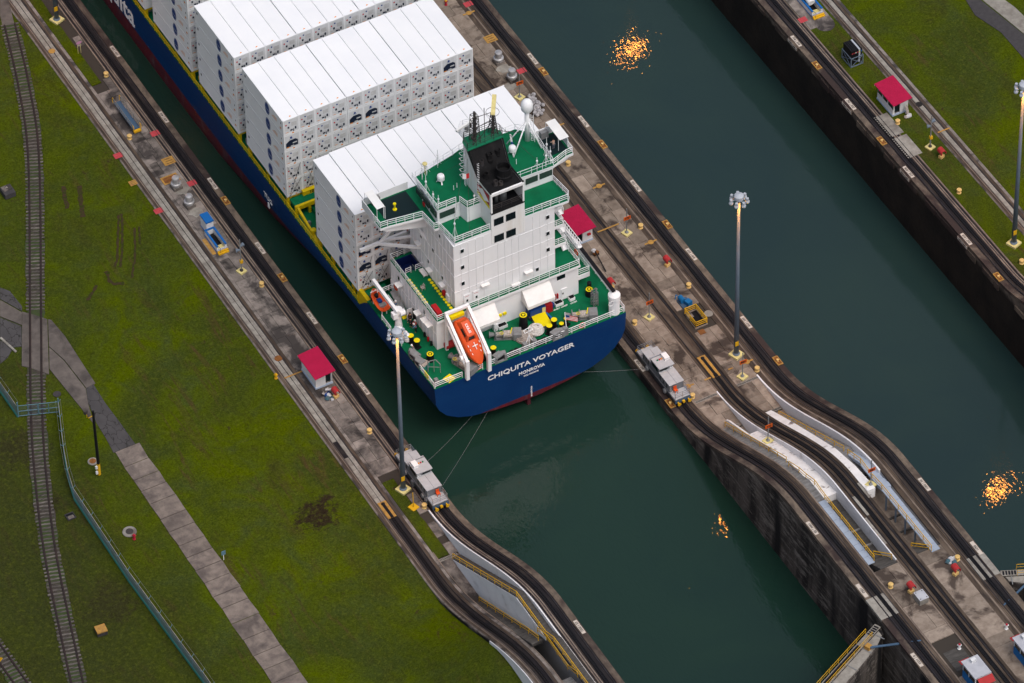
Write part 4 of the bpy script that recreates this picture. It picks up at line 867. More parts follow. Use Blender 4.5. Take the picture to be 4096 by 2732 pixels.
mb = MB().box(FX0+.2, 9.5, 29.9, FX1-.2, 15.7, 30.0); mb.box(FX0+.19, 15.6, 30, FX1-.19, 15.79, 33); mb.build('funnel_floor', 'black', funnel); MB().box(FX0, 9.1, 29.75, FX1, 9.5, 30.02).build('funnel_sill', 'soot_black', funnel)
for x, rr in ((-16.0, .22), (-15.2, .28), (-14.2, .55)): MB().cyl((x, 11.0, 30), (x, 11.0, 33.2), rr, rr, 14).build('exhaust_pipe', 'grey_steel', funnel, smooth=True)
railing([(FX0+.2, 9.45, 30.0), (FX1-.2, 9.45, 30.0)], 1.0, 3, 1.6, .04).build('railing', 'dark_steel', funnel)
for (x, y, rr, h, z) in ((-13.7, 11.5, 1.0, 2.3, 33.3), (-15.85, 12.5, .35, 1.3, 33.3), (-14.45, 14.0, .42, 1.6, 34.6), (-15.7, 13.9, .28, 1.3, 34.4), (-13.15, 14.2, .38, 1.4, 34.8), (-15.4, 10.6, .28, 1.2, 33.35), (-14.75, 10.4, .3, .9, 33.35)):
    mb = MB().lathe((x, y, z-.4), [(rr*1.12, 0), (rr*1.1, h*.45), (rr, h*.5), (rr, h), (rr*.85, h), (rr*.82, h*.6), (.01, h*.58)], 20); mb.build('exhaust_pipe', 'soot_black' if rr > .3 else 'dark_steel', funnel, smooth=False)
def sidequad(name, pts, mat, x): MB().add([(x, p[0], p[1]) for p in pts], [tuple(range(len(pts)))[::-1]]).build(name, mat, funnel)
sidequad('funnel_mark', [(12.87, 32.9), (9.5, 33.1), (9.5, 32.5), (12.9, 32.3)][::-1], 'black', FX0-.004)
sidequad('funnel_mark', [(12.9, 32.6), (9.55, 33.0), (9.55, 31.0), (12.95, 31.2)][::-1], 'red_box', FX0-.008)
sidequad('funnel_mark', [(12.92, 31.9), (11.4, 32.75), (9.6, 31.75), (11.0, 30.95)][::-1], 'paint_white', FX0-.012)
sidequad('funnel_mark', [(12.95, 31.25), (9.55, 31.05), (9.55, 30.5), (12.96, 30.7)][::-1], 'bright_yellow', FX0-.010)
for x in (-15.85, -14.05):
    for z in (28.15, 25.05): MB().box(x-.72, 9.1, z-.62, x+.72, 9.139, z+.62).build('louvre', 'dark_glass', funnel); MB().box(x-.02, 9.09, z-.62, x+.02, 9.099, z+.62).build('louvre_bar', 'black', funnel)
MB().prism([(-17.4, 14.6), (-12.0, 14.6), (-11.8, 15.8), (-12.6, 17.0), (-16.7, 17.0), (-17.2, 16.4)], 37.1, 37.3).build('funnel_platform', 'lamp_green', funnel)
railing([(-17.3, 14.7, 37.3), (-12.1, 14.7, 37.3), (-11.9, 15.8, 37.3), (-12.6, 16.9, 37.3), (-16.7, 16.9, 37.3), (-17.1, 16.3, 37.3)], 1.1, 3, 1.3, .035, close=True).build('railing', 'dark_steel', funnel)
mb = MB()
for i in range(22): mb.bar((-17.3, 12.2+i*0, BD+3+i*.32), (-16.98, 12.2, BD+3+i*.32), .04, .04)
for i in range(24): mb.bar((FX0-.3, 15.6, RD+i*.3), (FX0-.3, 16.0, RD+i*.3), .04, .04)
for y in (15.6, 16.0): mb.bar((FX0-.3, y, RD), (FX0-.3, y, 37.2), .05, .05)
for i in range(6): mb.tube([(FX0-.3, 15.5, RD+2+i*1), (FX0-.9, 15.5, RD+2+i), (FX0-.95, 16.1, RD+2+i), (FX0-.3, 16.1, RD+2+i)], .03, 4)
mb.build('ladder', 'ship_white', funnel)
# masts
def lattice(name, x, y, z0, z1, w0, w1, mat):
    mb = MB(); n = 5
    for k in range(4):
        sx, sy = ((-1, -1), (1, -1), (1, 1), (-1, 1))[k]; mb.cyl((x+sx*w0, y+sy*w0, z0), (x+sx*w1, y+sy*w1, z1), .06, .05, 5)
        s2 = ((1, -1), (1, 1), (-1, 1), (-1, -1))[k]
        for i in range(n):
            a, b = i/n, (i+1)/n; wa, wb = lerp(w0, w1, a), lerp(w0, w1, b)
            mb.cyl((x+sx*wa, y+sy*wa, lerp(z0, z1, a)), (x+s2[0]*wb, y+s2[1]*wb, lerp(z0, z1, b)), .035, .035, 4); mb.cyl((x+sx*wb, y+sy*wb, lerp(z0, z1, b)), (x+s2[0]*wb, y+s2[1]*wb, lerp(z0, z1, b)), .035, .035, 4)
    return mb
mb = lattice('m', -15.7, 15.7, 37.3, 42.0, .55, .4, None); mb.cyl((-15.7, 15.7, 37.3), (-15.7, 15.7, 42.6), .22, .16, 8); mb.tube([(-15.7, 15.7, 41.5), (-13.0, 15.7, 41.3)], .05); mb.tube([(-15.7, 15.7, 39.5), (-13.0, 15.7, 40.0)], .05); mb.tube([(-15.0, 15.7, 37.4), (-13.0, 15.7, 39.8)], .05); mb.cyl((-14.2, 15.7, 37.3), (-14.2, 15.7, 42.6), .05); mb.cyl((-16.4, 15.2, 38.5), (-16.4, 15.2, 38.9), .16); mb.cyl((-16.5, 15.2, 40.6), (-16.5, 15.2, 41.3), .14)
mb.build('signal_mast', 'dark_steel', funnel)
mb = lattice('m', -12.9, 15.8, 37.3, 41.0, .5, .18, None); mb.cyl((-12.9, 15.8, 37.3), (-12.9, 15.8, 41.6), .16, .14, 8); mb.build('radar_mast', 'dark_steel', funnel)
mb = MB(); mb.bar((-13.5, 14.6, 41.9), (-12.1, 16.7, 43.2), .55, .35); mb.build('radar_scanner', 'pad_yellow', funnel); MB().tube([(-12.9+.9*math.cos(t*.524), 15.8+.9*math.sin(t*.524), 41.2) for t in range(13)], .03, 4).build('scanner_guard', 'dark_steel', funnel)
for x, y, z in ((-12.0, 14.7, 37.4),): MB().tube([(x, y, 38.2), (x+2.2, y-1.2, 37.9)], .05).build('yard_arm', 'dark_steel', funnel)
mb = MB().cyl((-14.9, 19.5, RD), (-14.9, 19.5, 35.2), .55, .5, 16); mb.lathe((-14.9, 19.5, 35.2), [(.5, 0), (1.15, .3), (1.15, .4)], 18); mb.build('radar_tower', 'ship_white', SHIP)
mb = MB()
for k in (.35, .7, 1.05): mb.tube([(-14.9+1.1*math.cos(t*math.pi/8), 19.5+1.1*math.sin(t*math.pi/8), 35.6+k) for t in range(17)], .04, 4)
for t in range(8): mb.cyl((-14.9+1.1*math.cos(t*math.pi/4), 19.5+1.1*math.sin(t*math.pi/4), 35.6), (-14.9+1.1*math.cos(t*math.pi/4), 19.5+1.1*math.sin(t*math.pi/4), 36.65), .035)
mb.build('railing', 'ship_white', SHIP); mb = MB().cyl((-14.9, 19.5, 35.6), (-14.9, 19.5, 36.6), .3, .3, 10, 1); mb.bar((-16.7, 19.0, 36.8), (-13.1, 20.0, 36.8), .3, .35, 0); mb.build('radar_scanner', ['canvas', 'grey_steel'], SHIP)
mb = MB().cyl((-5.9, 19.3, RD), (-5.9, 19.3, 35.3), .36, .32, 14); mb.lathe((-5.9, 19.3, 35.2), [(.35, 0), (.65, .12), (.80, .35), (.84, 1.1), (.75, 1.5), (.52, 1.85), (.25, 2.02), (.02, 2.07)], 22)
for q in ((-8.7, 20.0, RD), (-9.1, 17.3, RD), (-5.0, 17.0, RD)): mb.cyl(q, (-5.95, 19.25, 33.6), .1, .1, 6)
mb.build('satellite_dome_mast', 'ship_white', SHIP, smooth=True)
mb = MB(); [mb.bar((-5.5, 19.0+.0, RD+.3*i), (-5.2, 18.8, RD+.3*i), .04, .04) for i in range(16)]; mb.bar((-5.5, 19.0, RD), (-5.5, 19.0, 34.6), .05, .05); mb.bar((-5.2, 18.8, RD), (-5.2, 18.8, 34.6), .05, .05); mb.build('ladder', 'ship_white', SHIP)
for x, y in ((-19.8, 17.9), (-8.9, 18.0)):
    mb = MB().lathe((x, y, RD+.45), [(.3, 0), (.5, .1), (.52, .6), (.45, .85), (.2, 1.0)], 16); [mb.bar((x+.25*math.cos(a), y+.25*math.sin(a), RD+.5), (x+.6*math.cos(a), y+.6*math.sin(a), RD), .18, .06) for a in (.3, 2.4, 4.5)]; mb.build('antenna_pod', 'ship_white', SHIP)
rr = random.Random(6)
for x, y, h in ((-21.5, 20.0, 2.6), (-20.6, 20.4, 1.9), (-18.6, 21.0, 2.8), (-22.4, 17.2, 3.0), (-22.4, 15.2, 1.9), (-22.3, 13.9, 2.2), (-18.4, 16.0, .8), (-19.0, 15.8, .8), (-9.4, 16.0, .9), (-5.2, 15.2, 3.6), (-5.2, 14.2, 2.8), (-6.0, 14.0, 2.4), (-7.4, 13.9, 2.0), (-5.0, 18.9, 2.0), (-5.2, 20.2, 1.6), (-17.6, 12.6, 1.3), (-22.1, 9.8, 5.0), (-10.2, 21.6, 2.0)):
    mb = MB().cyl((x, y, RD if y > 12.5 or x > -17.7 else BD), (x, y, (RD if y > 12.5 or x > -17.7 else BD)+h), .06, .035, 6); z = (RD if y > 12.5 or x > -17.7 else BD)
    for a in (0, 2.1, 4.2):
        if h > 1.8: mb.cyl((x+.5*math.cos(a), y+.5*math.sin(a), z), (x, y, z+h*.55), .03, .03, 4)
    if h > 1.2: mb.lathe((x, y, z+h*.6), [(.05, 0), (.14, .05), (.14, .25), (.04, .3)], 8)
    mb.build('antenna_post', 'ship_white', SHIP)
MB().lathe((-20.9, 20.3, RD+1.8), [(.05, -1.8), (.06, 0), (.34, .05), (.34, .2), (.1, .3)], 14).build('antenna_post', 'pad_yellow', SHIP)
mb = MB(); mb.add([(-18.6, 13.9, 33.2), (-18.1, 13.8, 33.05), (-18.1, 13.8, 34.0), (-18.6, 13.9, 34.2)], [(0, 1, 2, 3)], 0); mb.add([(-18.1, 13.8, 33.05), (-17.6, 13.95, 32.9), (-17.6, 13.95, 33.8), (-18.1, 13.8, 34.0)], [(0, 1, 2, 3)], 1); mb.build('signal_flag', ['paint_white', 'flag_red'], label='small white and red signal flag flying above the wheelhouse roof', cat='flag')
mb = MB(); mb.add([(-8.6, 19.0, 31.0), (-8.35, 18.9, 31.0), (-8.5, 19.0, 32.4), (-8.7, 19.1, 32.4)], [(0, 1, 2, 3)], 0); mb.add([(-8.5, 18.8, 30.3), (-8.2, 18.7, 30.3), (-8.35, 18.9, 31.0), (-8.6, 19.0, 31.0)], [(0, 1, 2, 3)], 1); mb.build('signal_flag', ['paint_white', 'logo_blue'], label='limp white and blue flag hanging beside the satellite dome mast', cat='flag')
mb = MB()
for a, b in (((-18.7, 14, 36), (-18.7, 19.5, RD)), ((-18.0, 13.5, 37), (-20, 9.6, BD+.5)), ((-11.8, 16, 38), (-6.5, 13.6, RD)), ((-12, 16.2, 38.5), (-7, 17, RD)), ((-17.2, 15, 38), (-22.2, 9.7, BD+4)), ((-17.2, 15.2, 37.5), (-19.5, 20.5, RD))): mb.cyl(a, b, .018, .018, 4)
mb.build('stay_wire', 'dark_steel', SHIP)
# ---------------------------------------------------------------- poop deck fittings
def winch(x, y, rz):
    t = MB(); c, s = math.cos(rz), math.sin(rz); P = lambda a, b, z: (x+a*c-b*s, y+a*s+b*c, PD+z)
    w = MB()
    for a in (-1.5, -.5, .75): w.cyl(P(a, 0, .75), P(a+.12, 0, .75), .72, .72, 18)
    w.cyl(P(-2.3, 0, .75), P(-1.6, 0, .75), .38, .25, 14); w.cyl(P(-2.35, 0, .75), P(-2.25, 0, .75), .46, .46, 14)
    w.cbox(P(1.45, 0, .15), (1.1, 1.5, 1.05), rz=rz); w.cbox(P(-.2, 0, 0), (3.0, .9, .2), rz=rz)
    o = w.build('mooring_winch', 'grey_steel', SHIP)
    MB().cyl(P(-.38, 0, .75), P(.75, 0, .75), .52, .52, 18).build('rope_drum', 'rope', o); MB().cyl(P(-1.38, 0, .75), P(-.5, 0, .75), .34, .34, 14).build('rope_drum', 'rope', o)
    m2 = MB().cyl(P(-.7, -.3, 1.0), P(-.7, -.9, 1.9), .035, .035, 5); m2.tube([(P(-.7, -.9, 1.9)[0]+.24*math.cos(k), P(-.7, -.9, 1.9)[1]+.24*math.sin(k), P(-.7, -.9, 1.9)[2]) for k in [j*.628 for j in range(11)]], .035, 5); m2.bar(P(.5, -.5, 1.3), P(.75, .5, 1.4), .1, .1); m2.build('hand_wheel', 'bright_yellow', o)
winch(-6.0, 4.2, math.radians(-24)); winch(-16.7, 6.0, math.radians(-26)); winch(-24.4, 4.0, math.radians(-70))
def bitts(x0, y0, x1, y1, r=.3, h=1.15):
    d = (Vector((x1-x0, y1-y0, 0))).normalized(); mb = MB().bar((x0-d.x*.5, y0-d.y*.5, PD+.08), (x1+d.x*.5, y1+d.y*.5, PD+.08), .75, .2)
    for x, y in ((x0, y0), (x1, y1)): mb.lathe((x, y, PD+.1), [(r, 0), (r, h), (r*1.2, h+.02), (r*1.2, h+.1)], 14)
    o = mb.build('mooring_bitts', 'black', SHIP)
    for x, y in ((x0, y0), (x1, y1)): MB().lathe((x, y, PD+.1+h+.1), [(r*1.18, .001), (r*1.18, .05)], 14).build('bitt_cap', 'bright_yellow', o)
bitts(-10.2, 4.6, -11.3, 3.95, .36, 1.25); bitts(-8.6, 4.1, -9.6, 3.6, .28, 1.1); bitts(-19.75, 4.1, -21.2, 4.0, .34, 1.15); bitts(-28.3, 11.6, -28.0, 10.4, .36, 1.1)
for x, y, r0, h in ((-13.75, 6.7, .55, 2.2), (-3.1, 7.6, .5, 1.0), (-27.6, 7.4, .48, 1.1), (-3.2, 12.6, .4, .8)):
    o = MB().lathe((x, y, PD), [(r0*1.15, 0), (r0, h*.7), (r0*.95, h), (r0*.9, h+.05)], 18).build('fairlead_roller', 'black', SHIP)
    mb = MB().lathe((x, y, PD+h+.05), [(r0*.95, .001), (r0*.95, .06)], 18); mb.build('roller_cap', 'bright_yellow', o); MB().lathe((x, y, PD+h+.11), [(r0*.62, .001), (r0*.62, .01)], 16).build('roller_ring', 'black', o); MB().lathe((x, y, PD+h+.12), [(r0*.35, .001), (r0*.35, .02)], 14).build('roller_boss', 'bright_yellow', o)
def coil(x, y, R0, H, mat, label, seed):
    r = random.Random(seed); mb = MB()
    for k in range(34):
        t = k/34; rad = R0*(1-.55*max(0, t-.45)/.55)*r.uniform(.86, 1.0); z = PD+.1+H*t**.9; ox, oy = r.uniform(-.1, .1), r.uniform(-.1, .1); tl = r.uniform(-.08, .08); ph = r.uniform(0, 6.28)
        mb.tube([(x+ox+rad*math.cos(a+ph), y+oy+rad*math.sin(a+ph), z+tl*math.cos(a)) for a in [j*2*math.pi/14 for j in range(15)]], .065, 5)
    mb.lathe((x, y, PD), [(R0*.85, .02), (R0*.8, H*.5), (R0*.4, H*.9), (.05, H*.95)], 14)
    return mb.build('rope_coil', mat, label=label, cat='rope')
coil(-12.75, 5.0, 1.0, 1.1, 'rope_white', 'tall coil of clean white mooring rope on the green poop deck', 1); coil(-14.75, 4.75, 1.15, .7, 'rope', 'tangled brown and white heap of mooring rope beside the winch', 2)
o = MB().cbox((-11.35, 6.0, PD), (2.0, 2.4, .7), rz=-.12).build('hatch_box', 'grey_steel', SHIP); MB().cbox((-11.35, 6.0, PD+.702), (2.05, 2.45, .06), rz=-.12).build('hatch_lid', 'bright_yellow', o); MB().bar((-10.1, 6.9, PD+.5), (-9.9, 5.0, PD+.5), .25, .5).build('blue_tarp', 'blue_paint', o); MB().bar((-12.6, 7.3, PD+.5), (-11.0, 7.6, PD+.5), .35, .35).build('hatch_hinge', 'dark_steel', o)
def chock(x, y, rz):
    mb = MB(); c, s = math.cos(rz), math.sin(rz); P = lambda a, b: (x+a*c-b*s, y+a*s+b*c)
    for a in (-.75, .75): mb.cbox((*P(a, 0), PD), (.35, .9, 1.0), 0, rz)
    mb.cbox((*P(0, 0), PD), (1.15, .9, .2), 0, rz); mb.cbox((*P(-.3, 0), PD+1.0), (1.25, .95, .22), 0, rz+.25); mb.cbox((*P(.5, .1), PD+1.0), (.85, .6, .2), 0, rz-.2)
    mb.cbox((*P(0, .1), PD+.2), (1.1, .5, .75), 1, rz); mb.build('mooring_chock', ['grey_steel', 'black'], SHIP)
chock(-10.7, 2.75, 0); chock(-19.5, 2.8, 0); chock(-29.3, 8.7, math.pi/2); chock(-29.3, 7.3, math.pi/2)
for x in (-17.6, -16.9, -13.6, -12.6): MB().cyl((x, 2.5, PD+.25), (x, 3.1, PD+.25), .5, .5, 14).build('fairlead', 'black', SHIP)
for x in (-15.6, -14.2): MB().box(x-.3, 2.6, PD, x+.3, 3.2, PD+1.2).build('deck_cabinet', 'grey_steel', SHIP)
mb = MB(); mb.cyl((-14.9, 3.0, PD), (-14.9, 3.0, PD+3.2), .08, .06, 8); mb.cyl((-15.8, 2.9, PD), (-14.9, 3.0, PD+2.3), .06); mb.cyl((-14.0, 2.9, PD), (-14.9, 3.0, PD+2.3), .06); mb.tube([(-15.5, 3.0, PD+2.9), (-14.3, 3.0, PD+3.1), (-14.4, 3.5, PD+3.2), (-15.5, 3.4, PD+3.1), (-15.5, 3.0, PD+2.9)], .05); mb.build('stern_light_mast', 'ship_white', SHIP)
MB().cyl((-9.3, 2.6, PD), (-9.3, 3.2, PD+3.6), .07, .06, 8).build('flagstaff', 'ship_white', SHIP); MB().cbox((-9.5, 2.7, PD), (.6, .6, 1.3)).build('deck_cabinet', 'grey_steel', SHIP)
mb = MB()
for i in range(7):
    a, b = Vector((-9.2, 3.1, PD+3.2-.13*i)), Vector((-7.6, 2.7, PD+2.3-.13*i)); mb.add([a, b, b-Vector((0, 0, .13)), a-Vector((0, 0, .13))], [(0, 1, 2, 3)], i % 2)
mb.add([(-9.21, 3.08, PD+3.22), (-8.7, 2.95, PD+2.95), (-8.7, 2.95, PD+2.55), (-9.21, 3.08, PD+2.75)], [(0, 1, 2, 3)], 2); mb.build('ensign', ['flag_red', 'paint_white', 'logo_blue'], label='red and white striped ensign hanging from the stern flagstaff', cat='flag')
for a, b in (((-29.5, 2.45), (-25.4, 2.45)), ((-24.6, 2.45), (-22.3, 2.45)), ((-21.4, 2.45), (-20.4, 2.45)), ((-18.6, 2.45), (-.7, 2.45))): railing([(a[0], a[1], PD), (b[0], b[1], PD)], 1.05, 3, 1.9, .045).build('railing', 'ship_white', SHIP)
for a, b in (((-29.62, 2.5), (-29.68, 6.4)), ((-29.7, 11.6), (-29.74, 12.5)), ((-29.74, 14.6), (-29.76, 17.2)), ((-.5, 2.5), (-.36, 20.5))): railing([(a[0], a[1], PD), (b[0], b[1], PD)], 1.05, 3, 1.6, .045).build('railing', 'ship_white', SHIP)
ring = MB().tube([(.42*math.cos(t*.449), 0, .42*math.sin(t*.449)) for t in range(15)], .1, 6).mesh('lifebuoy', ['orange_boat'])
for x, y, z, rz in ((-22.9, 2.55, PD+.6, 0), (-7.0, 2.55, PD+.6, 0), (-26.0, 20.2, PD+1.8, 1.57), (-2.3, 12.6, 12.6, 1.57)): place('lifebuoy', ring, SHIP, (x, y, z), rz)
MB().cbox((-27.0, 3.1, PD), (1.3, 1.2, .05), rz=.3).build('deck_mark', 'bright_yellow', SHIP); MB().cbox((-29.1, 2.9, PD), (.5, .5, 1.2)).build('deck_cabinet', 'grey_steel', SHIP); MB().cbox((-20.9, 3.2, PD), (.6, .6, 1.2)).build('deck_cabinet', 'lamp_green', SHIP); MB().box(-29.68, 4.0, PD+.2, -29.6, 5.2, PD+1.1).build('gate_panel', 'bright_yellow', SHIP)
mb = MB(); [mb.lathe((-28.95+.1*i, 13.6-.55*i, PD), [(.35, .2), (.45, .3), (.5, .8), (.42, 1.3), (.2, 1.4)], 12) for i in range(4)]; mb.build('liferaft_canister', 'ship_white', SHIP)
mb = MB().cyl((-24.9, 8.2, PD+.55), (-23.6, 8.2, PD+.55), .5, .5, 14); mb.build('liferaft_canister', 'hood_red', SHIP)
MB().cbox((-29.0, 6.4, PD), (1.3, .9, .9), rz=.5).build('net_bundle', 'fence_green', SHIP); MB().cbox((-29.0, 6.4, PD+.9), (1.2, .8, .15), rz=.5).build('net_top', 'rope', SHIP)
mb = MB(); fr = [(-28.9, 5.6, PD), (-28.9, 5.6, PD+2.0), (-27.9, 5.2, PD+2.2), (-27.5, 4.7, PD+1.6), (-27.5, 4.7, PD)]; mb.tube(fr, .06, 5); mb.tube([(-28.9, 5.6, PD+1), (-27.5, 4.7, PD+1)], .04); mb.tube([(-28.2, 5.2, PD), (-28.2, 5.2, PD+2.1)], .05); mb.build('gangway_frame', 'grey_steel', SHIP)
# davit on the port quarter and crane on the starboard quarter
mb = MB().lathe((-28.3, 15.1, PD), [(.55, 0), (.5, .6), (.42, 1.2), (.42, 2.6), (.6, 2.7), (.6, 3.3)], 14); mb.cbox((-28.9, 15.0, PD+2.0), (.7, .8, .9)); mb.cyl((-28.3, 14.6, PD+2.9), (-27.6, 14.6, PD+2.9), .45, .45, 12); mb.build('boat_davit', 'ship_white', SHIP)
MB().bar((-28.6, 14.6, PD+3.2), (-29.15, 20.6, PD+4.4), .42, .55).build('davit_boom', 'ship_white', SHIP)
mb = MB().lathe((-1.75, 3.1, PD), [(.75, 0), (.75, 2.6), (.85, 2.7), (.85, 3.4), (.5, 3.7), (.3, 3.8)], 18); mb.build('crane_pedestal', 'ship_white', SHIP, smooth=False)
mb = MB(); [mb.bar((-2.75, 2.7, PD+.3*i), (-2.5, 2.6, PD+.3*i), .04, .04) for i in range(10)]; mb.tube([(-2.6+.4*math.cos(t*.628), 2.4+.0, PD+2.6+.4*math.sin(t*.628)) for t in range(11)], .04); mb.build('ladder', 'ship_white', SHIP)
MB().bar((-1.8, 3.2, PD+3.7), (-1.8, 14.0, PD+4.1), .5, .5).build('crane_boom', 'ship_white', SHIP); MB().bar((-1.8, 3.0, PD+3.99), (-1.8, 12.2, PD+4.34), .55, .06).build('crane_walkway', 'black', SHIP)
mb = MB()
for i in range(9):
    y = 12.5+i*.55
    for sx in (-.35, .35): mb.cyl((-1.8+sx, y, PD+4.2), (-1.8-sx, y+.55, PD+4.9), .05, .05, 4); mb.cyl((-1.8+sx, y, PD+4.2), (-1.8+sx, y+.55, PD+4.2), .06, .06, 4); mb.cyl((-1.8+sx, y, PD+4.9), (-1.8+sx, y+.55, PD+4.9), .06, .06, 4)
mb.build('crane_lattice', 'ship_white', SHIP)
lt = lattice('s', -3.4, 5.6, PD, PD+2.6, .35, .35, None); lt.build('boom_rest', 'grey_steel', SHIP); MB().lathe((-2.7, 8.3, PD), [(.3, 0), (.3, 1.6), (.1, 1.7)], 10).build('deck_vent', 'black', SHIP); MB().lathe((-2.4, 7.0, PD), [(.1, 0), (.1, 1.2), (.25, 1.3), (.1, 1.5)], 10).build('deck_vent', 'grey_steel', SHIP)
# launching ramp of the free-fall boat
mb = MB()
for x in (-24.75, -21.45): mb.bar((x, 7.9, 16.0), (x-.1, 2.0, 12.3), .38, .5); mb.bar((x-.1, 2.0, 12.5), (x-.1, 2.0, PD-.2), .5, .5); mb.bar((x, 7.9, 16.0), (x, 8.0, PD), .35, .35); mb.bar((x+.1, 7.6, 14.0), (x, 2.4, 10.6), .25, .3)
mb.bar((-24.9, 7.9, 16.15), (-21.3, 7.9, 16.15), .4, .4); mb.build('boat_ramp', 'ship_white', SHIP)
MB().box(-24.3, 7.5, 15.0, -22.2, 8.1, 15.5).build('ramp_gear', 'bright_yellow', SHIP); MB().cyl((-25.4, 2.9, 12.4), (-24.9, 2.9, 12.4), .4, .4, 12).build('ramp_winch', 'ship_white', SHIP)
# free-fall lifeboat
LB = thing('lifeboat', 'enclosed orange lifeboat with white dashes slung nose down on the stern ramp', 'lifeboat', (-23.1, 5, 12))
A, B = Vector((-23.15, 7.4, 14.7)), Vector((-22.75, 1.9, 10.9)); ax = (B-A).normalized(); L = (B-A).length; sd_ = Vector((1, 0, 0)); sd_ = (sd_-ax*sd_.dot(ax)).normalized(); up_ = sd_.cross(ax); up_ = up_ if up_.z > 0 else -up_
rings = []; sec = [(0, -1.0, -.55), (.0, 0, 0)]
for t, w, h0, h1 in ((0, .85, -.5, .75), (.06, 1.15, -.8, .95), (.2, 1.3, -.95, 1.0), (.45, 1.32, -1.0, .95), (.62, 1.28, -1.0, .8), (.78, 1.05, -.9, .55), (.9, .68, -.7, .25), (.97, .3, -.45, -.05), (1.0, .05, -.3, -.2)):
    c = A+ax*(L*t); ring_ = []
    for k in range(18):
        a = k/18*2*math.pi; cx_, sy_ = math.cos(a), math.sin(a); e = .72
        xx = w*math.copysign(abs(cx_)**e, cx_); yy = (h1 if sy_ > 0 else -h0)*math.copysign(abs(sy_)**e, sy_); ring_.append(c+sd_*xx+up_*yy)
    rings.append(ring_)
MB().loft(rings).build('boat_hull', 'orange_boat', LB, smooth=True)
Q = lambda t, s_, u_: A+ax*(L*t)+sd_*s_+up_*u_
r0 = [[Q(.05, s_, .85) for s_ in (-.78, .78)]+[Q(.5, s_, .85) for s_ in (.78, -.78)], [Q(.1, -.55, 1.75), Q(.1, .55, 1.75), Q(.42, .55, 1.75), Q(.42, -.55, 1.75)]]
hsn = MB().loft(r0).build('boat_cabin', 'orange_boat', LB)
MB().add([Q(.485, -.5, 1.05), Q(.485, .5, 1.05), Q(.435, .4, 1.6), Q(.435, -.4, 1.6)], [(0, 1, 2, 3)]).build('cabin_window', 'dark_glass', hsn)
MB().add([Q(.2, -.775, 1.1), Q(.4, -.775, 1.1), Q(.38, -.66, 1.5), Q(.22, -.66, 1.5)], [(3, 2, 1, 0)]).build('cabin_window', 'dark_glass', hsn); MB().add([Q(.36, .775, 1.1), Q(.46, .775, 1.1), Q(.41, .66, 1.5), Q(.36, .66, 1.5)], [(0, 1, 2, 3)]).build('cabin_window', 'dark_glass', hsn)
mb = MB(); [mb.bar(Q(.56+.085*i, s_, 1.0-.2*i-.02*i*i), Q(.6+.085*i, s_, .96-.2*i-.02*i*i), .07, .1) for i in range(4) for s_ in (-.85+.1*i, .85-.1*i)]; mb.bar(Q(.55, .1, .97), Q(.7, .1, .82), .08, .12); mb.bar(Q(.62, -.3, .92), Q(.62, .5, .92), .08, .12); mb.build('boat_marking', 'paint_white', LB)
text('boat_marking', '5LKK3', .5, Q(.26, .0, 1.78), -ax, sd_ if sd_.cross(up_).dot(ax) > 0 else -sd_, 'paint_white', LB)
# rescue boat
RB = thing('rescue_boat', 'open orange rescue boat hanging from the davit on the port quarter', 'rescue boat', (-28.9, 19.4, PD))
rings = []
for t, w, d in ((0, .75, .5), (.15, .95, .75), (.45, 1.0, .85), (.7, .85, .8), (.88, .5, .6), (1, .08, .25)):
    y = 17.3+t*4.2; x = -29.05+.25*t; rings.append([(x-w, y, PD+1.75+.1*t), (x-w*.75, y, PD+1.75-d*.6), (x, y, PD+1.75-d), (x+w*.75, y, PD+1.75-d*.6), (x+w, y, PD+1.75+.1*t), (x+w*.7, y, PD+1.72+.1*t), (x, y, PD+1.3), (x-w*.7, y, PD+1.72+.1*t)])
MB().loft(rings).build('boat_hull', 'orange_boat', RB)
MB().box(-29.5, 18.0, PD+1.2, -28.5, 18.6, PD+1.75).build('boat_seat', 'grey_steel', RB); MB().box(-29.3, 18.9, PD+1.2, -28.7, 19.6, PD+1.7).build('boat_cushion', 'logo_blue', RB); MB().lathe((-28.95, 20.2, PD+1.3), [(.25, 0), (.3, .6), (.1, .8)], 10).build('boat_console', 'black', RB)
text('boat_marking', '5LKK3', .32, (-28.8, 21.0, PD+1.86), (1, 0, 0), (0, 1, 0), 'paint_white', RB)
mb = MB(); [mb.bar((x, y, PD), (x, y, PD+1.0), .1, .1) for x in (-29.3, -28.6) for y in (18, 20.5)]; mb.build('boat_cradle', 'ship_white', SHIP)
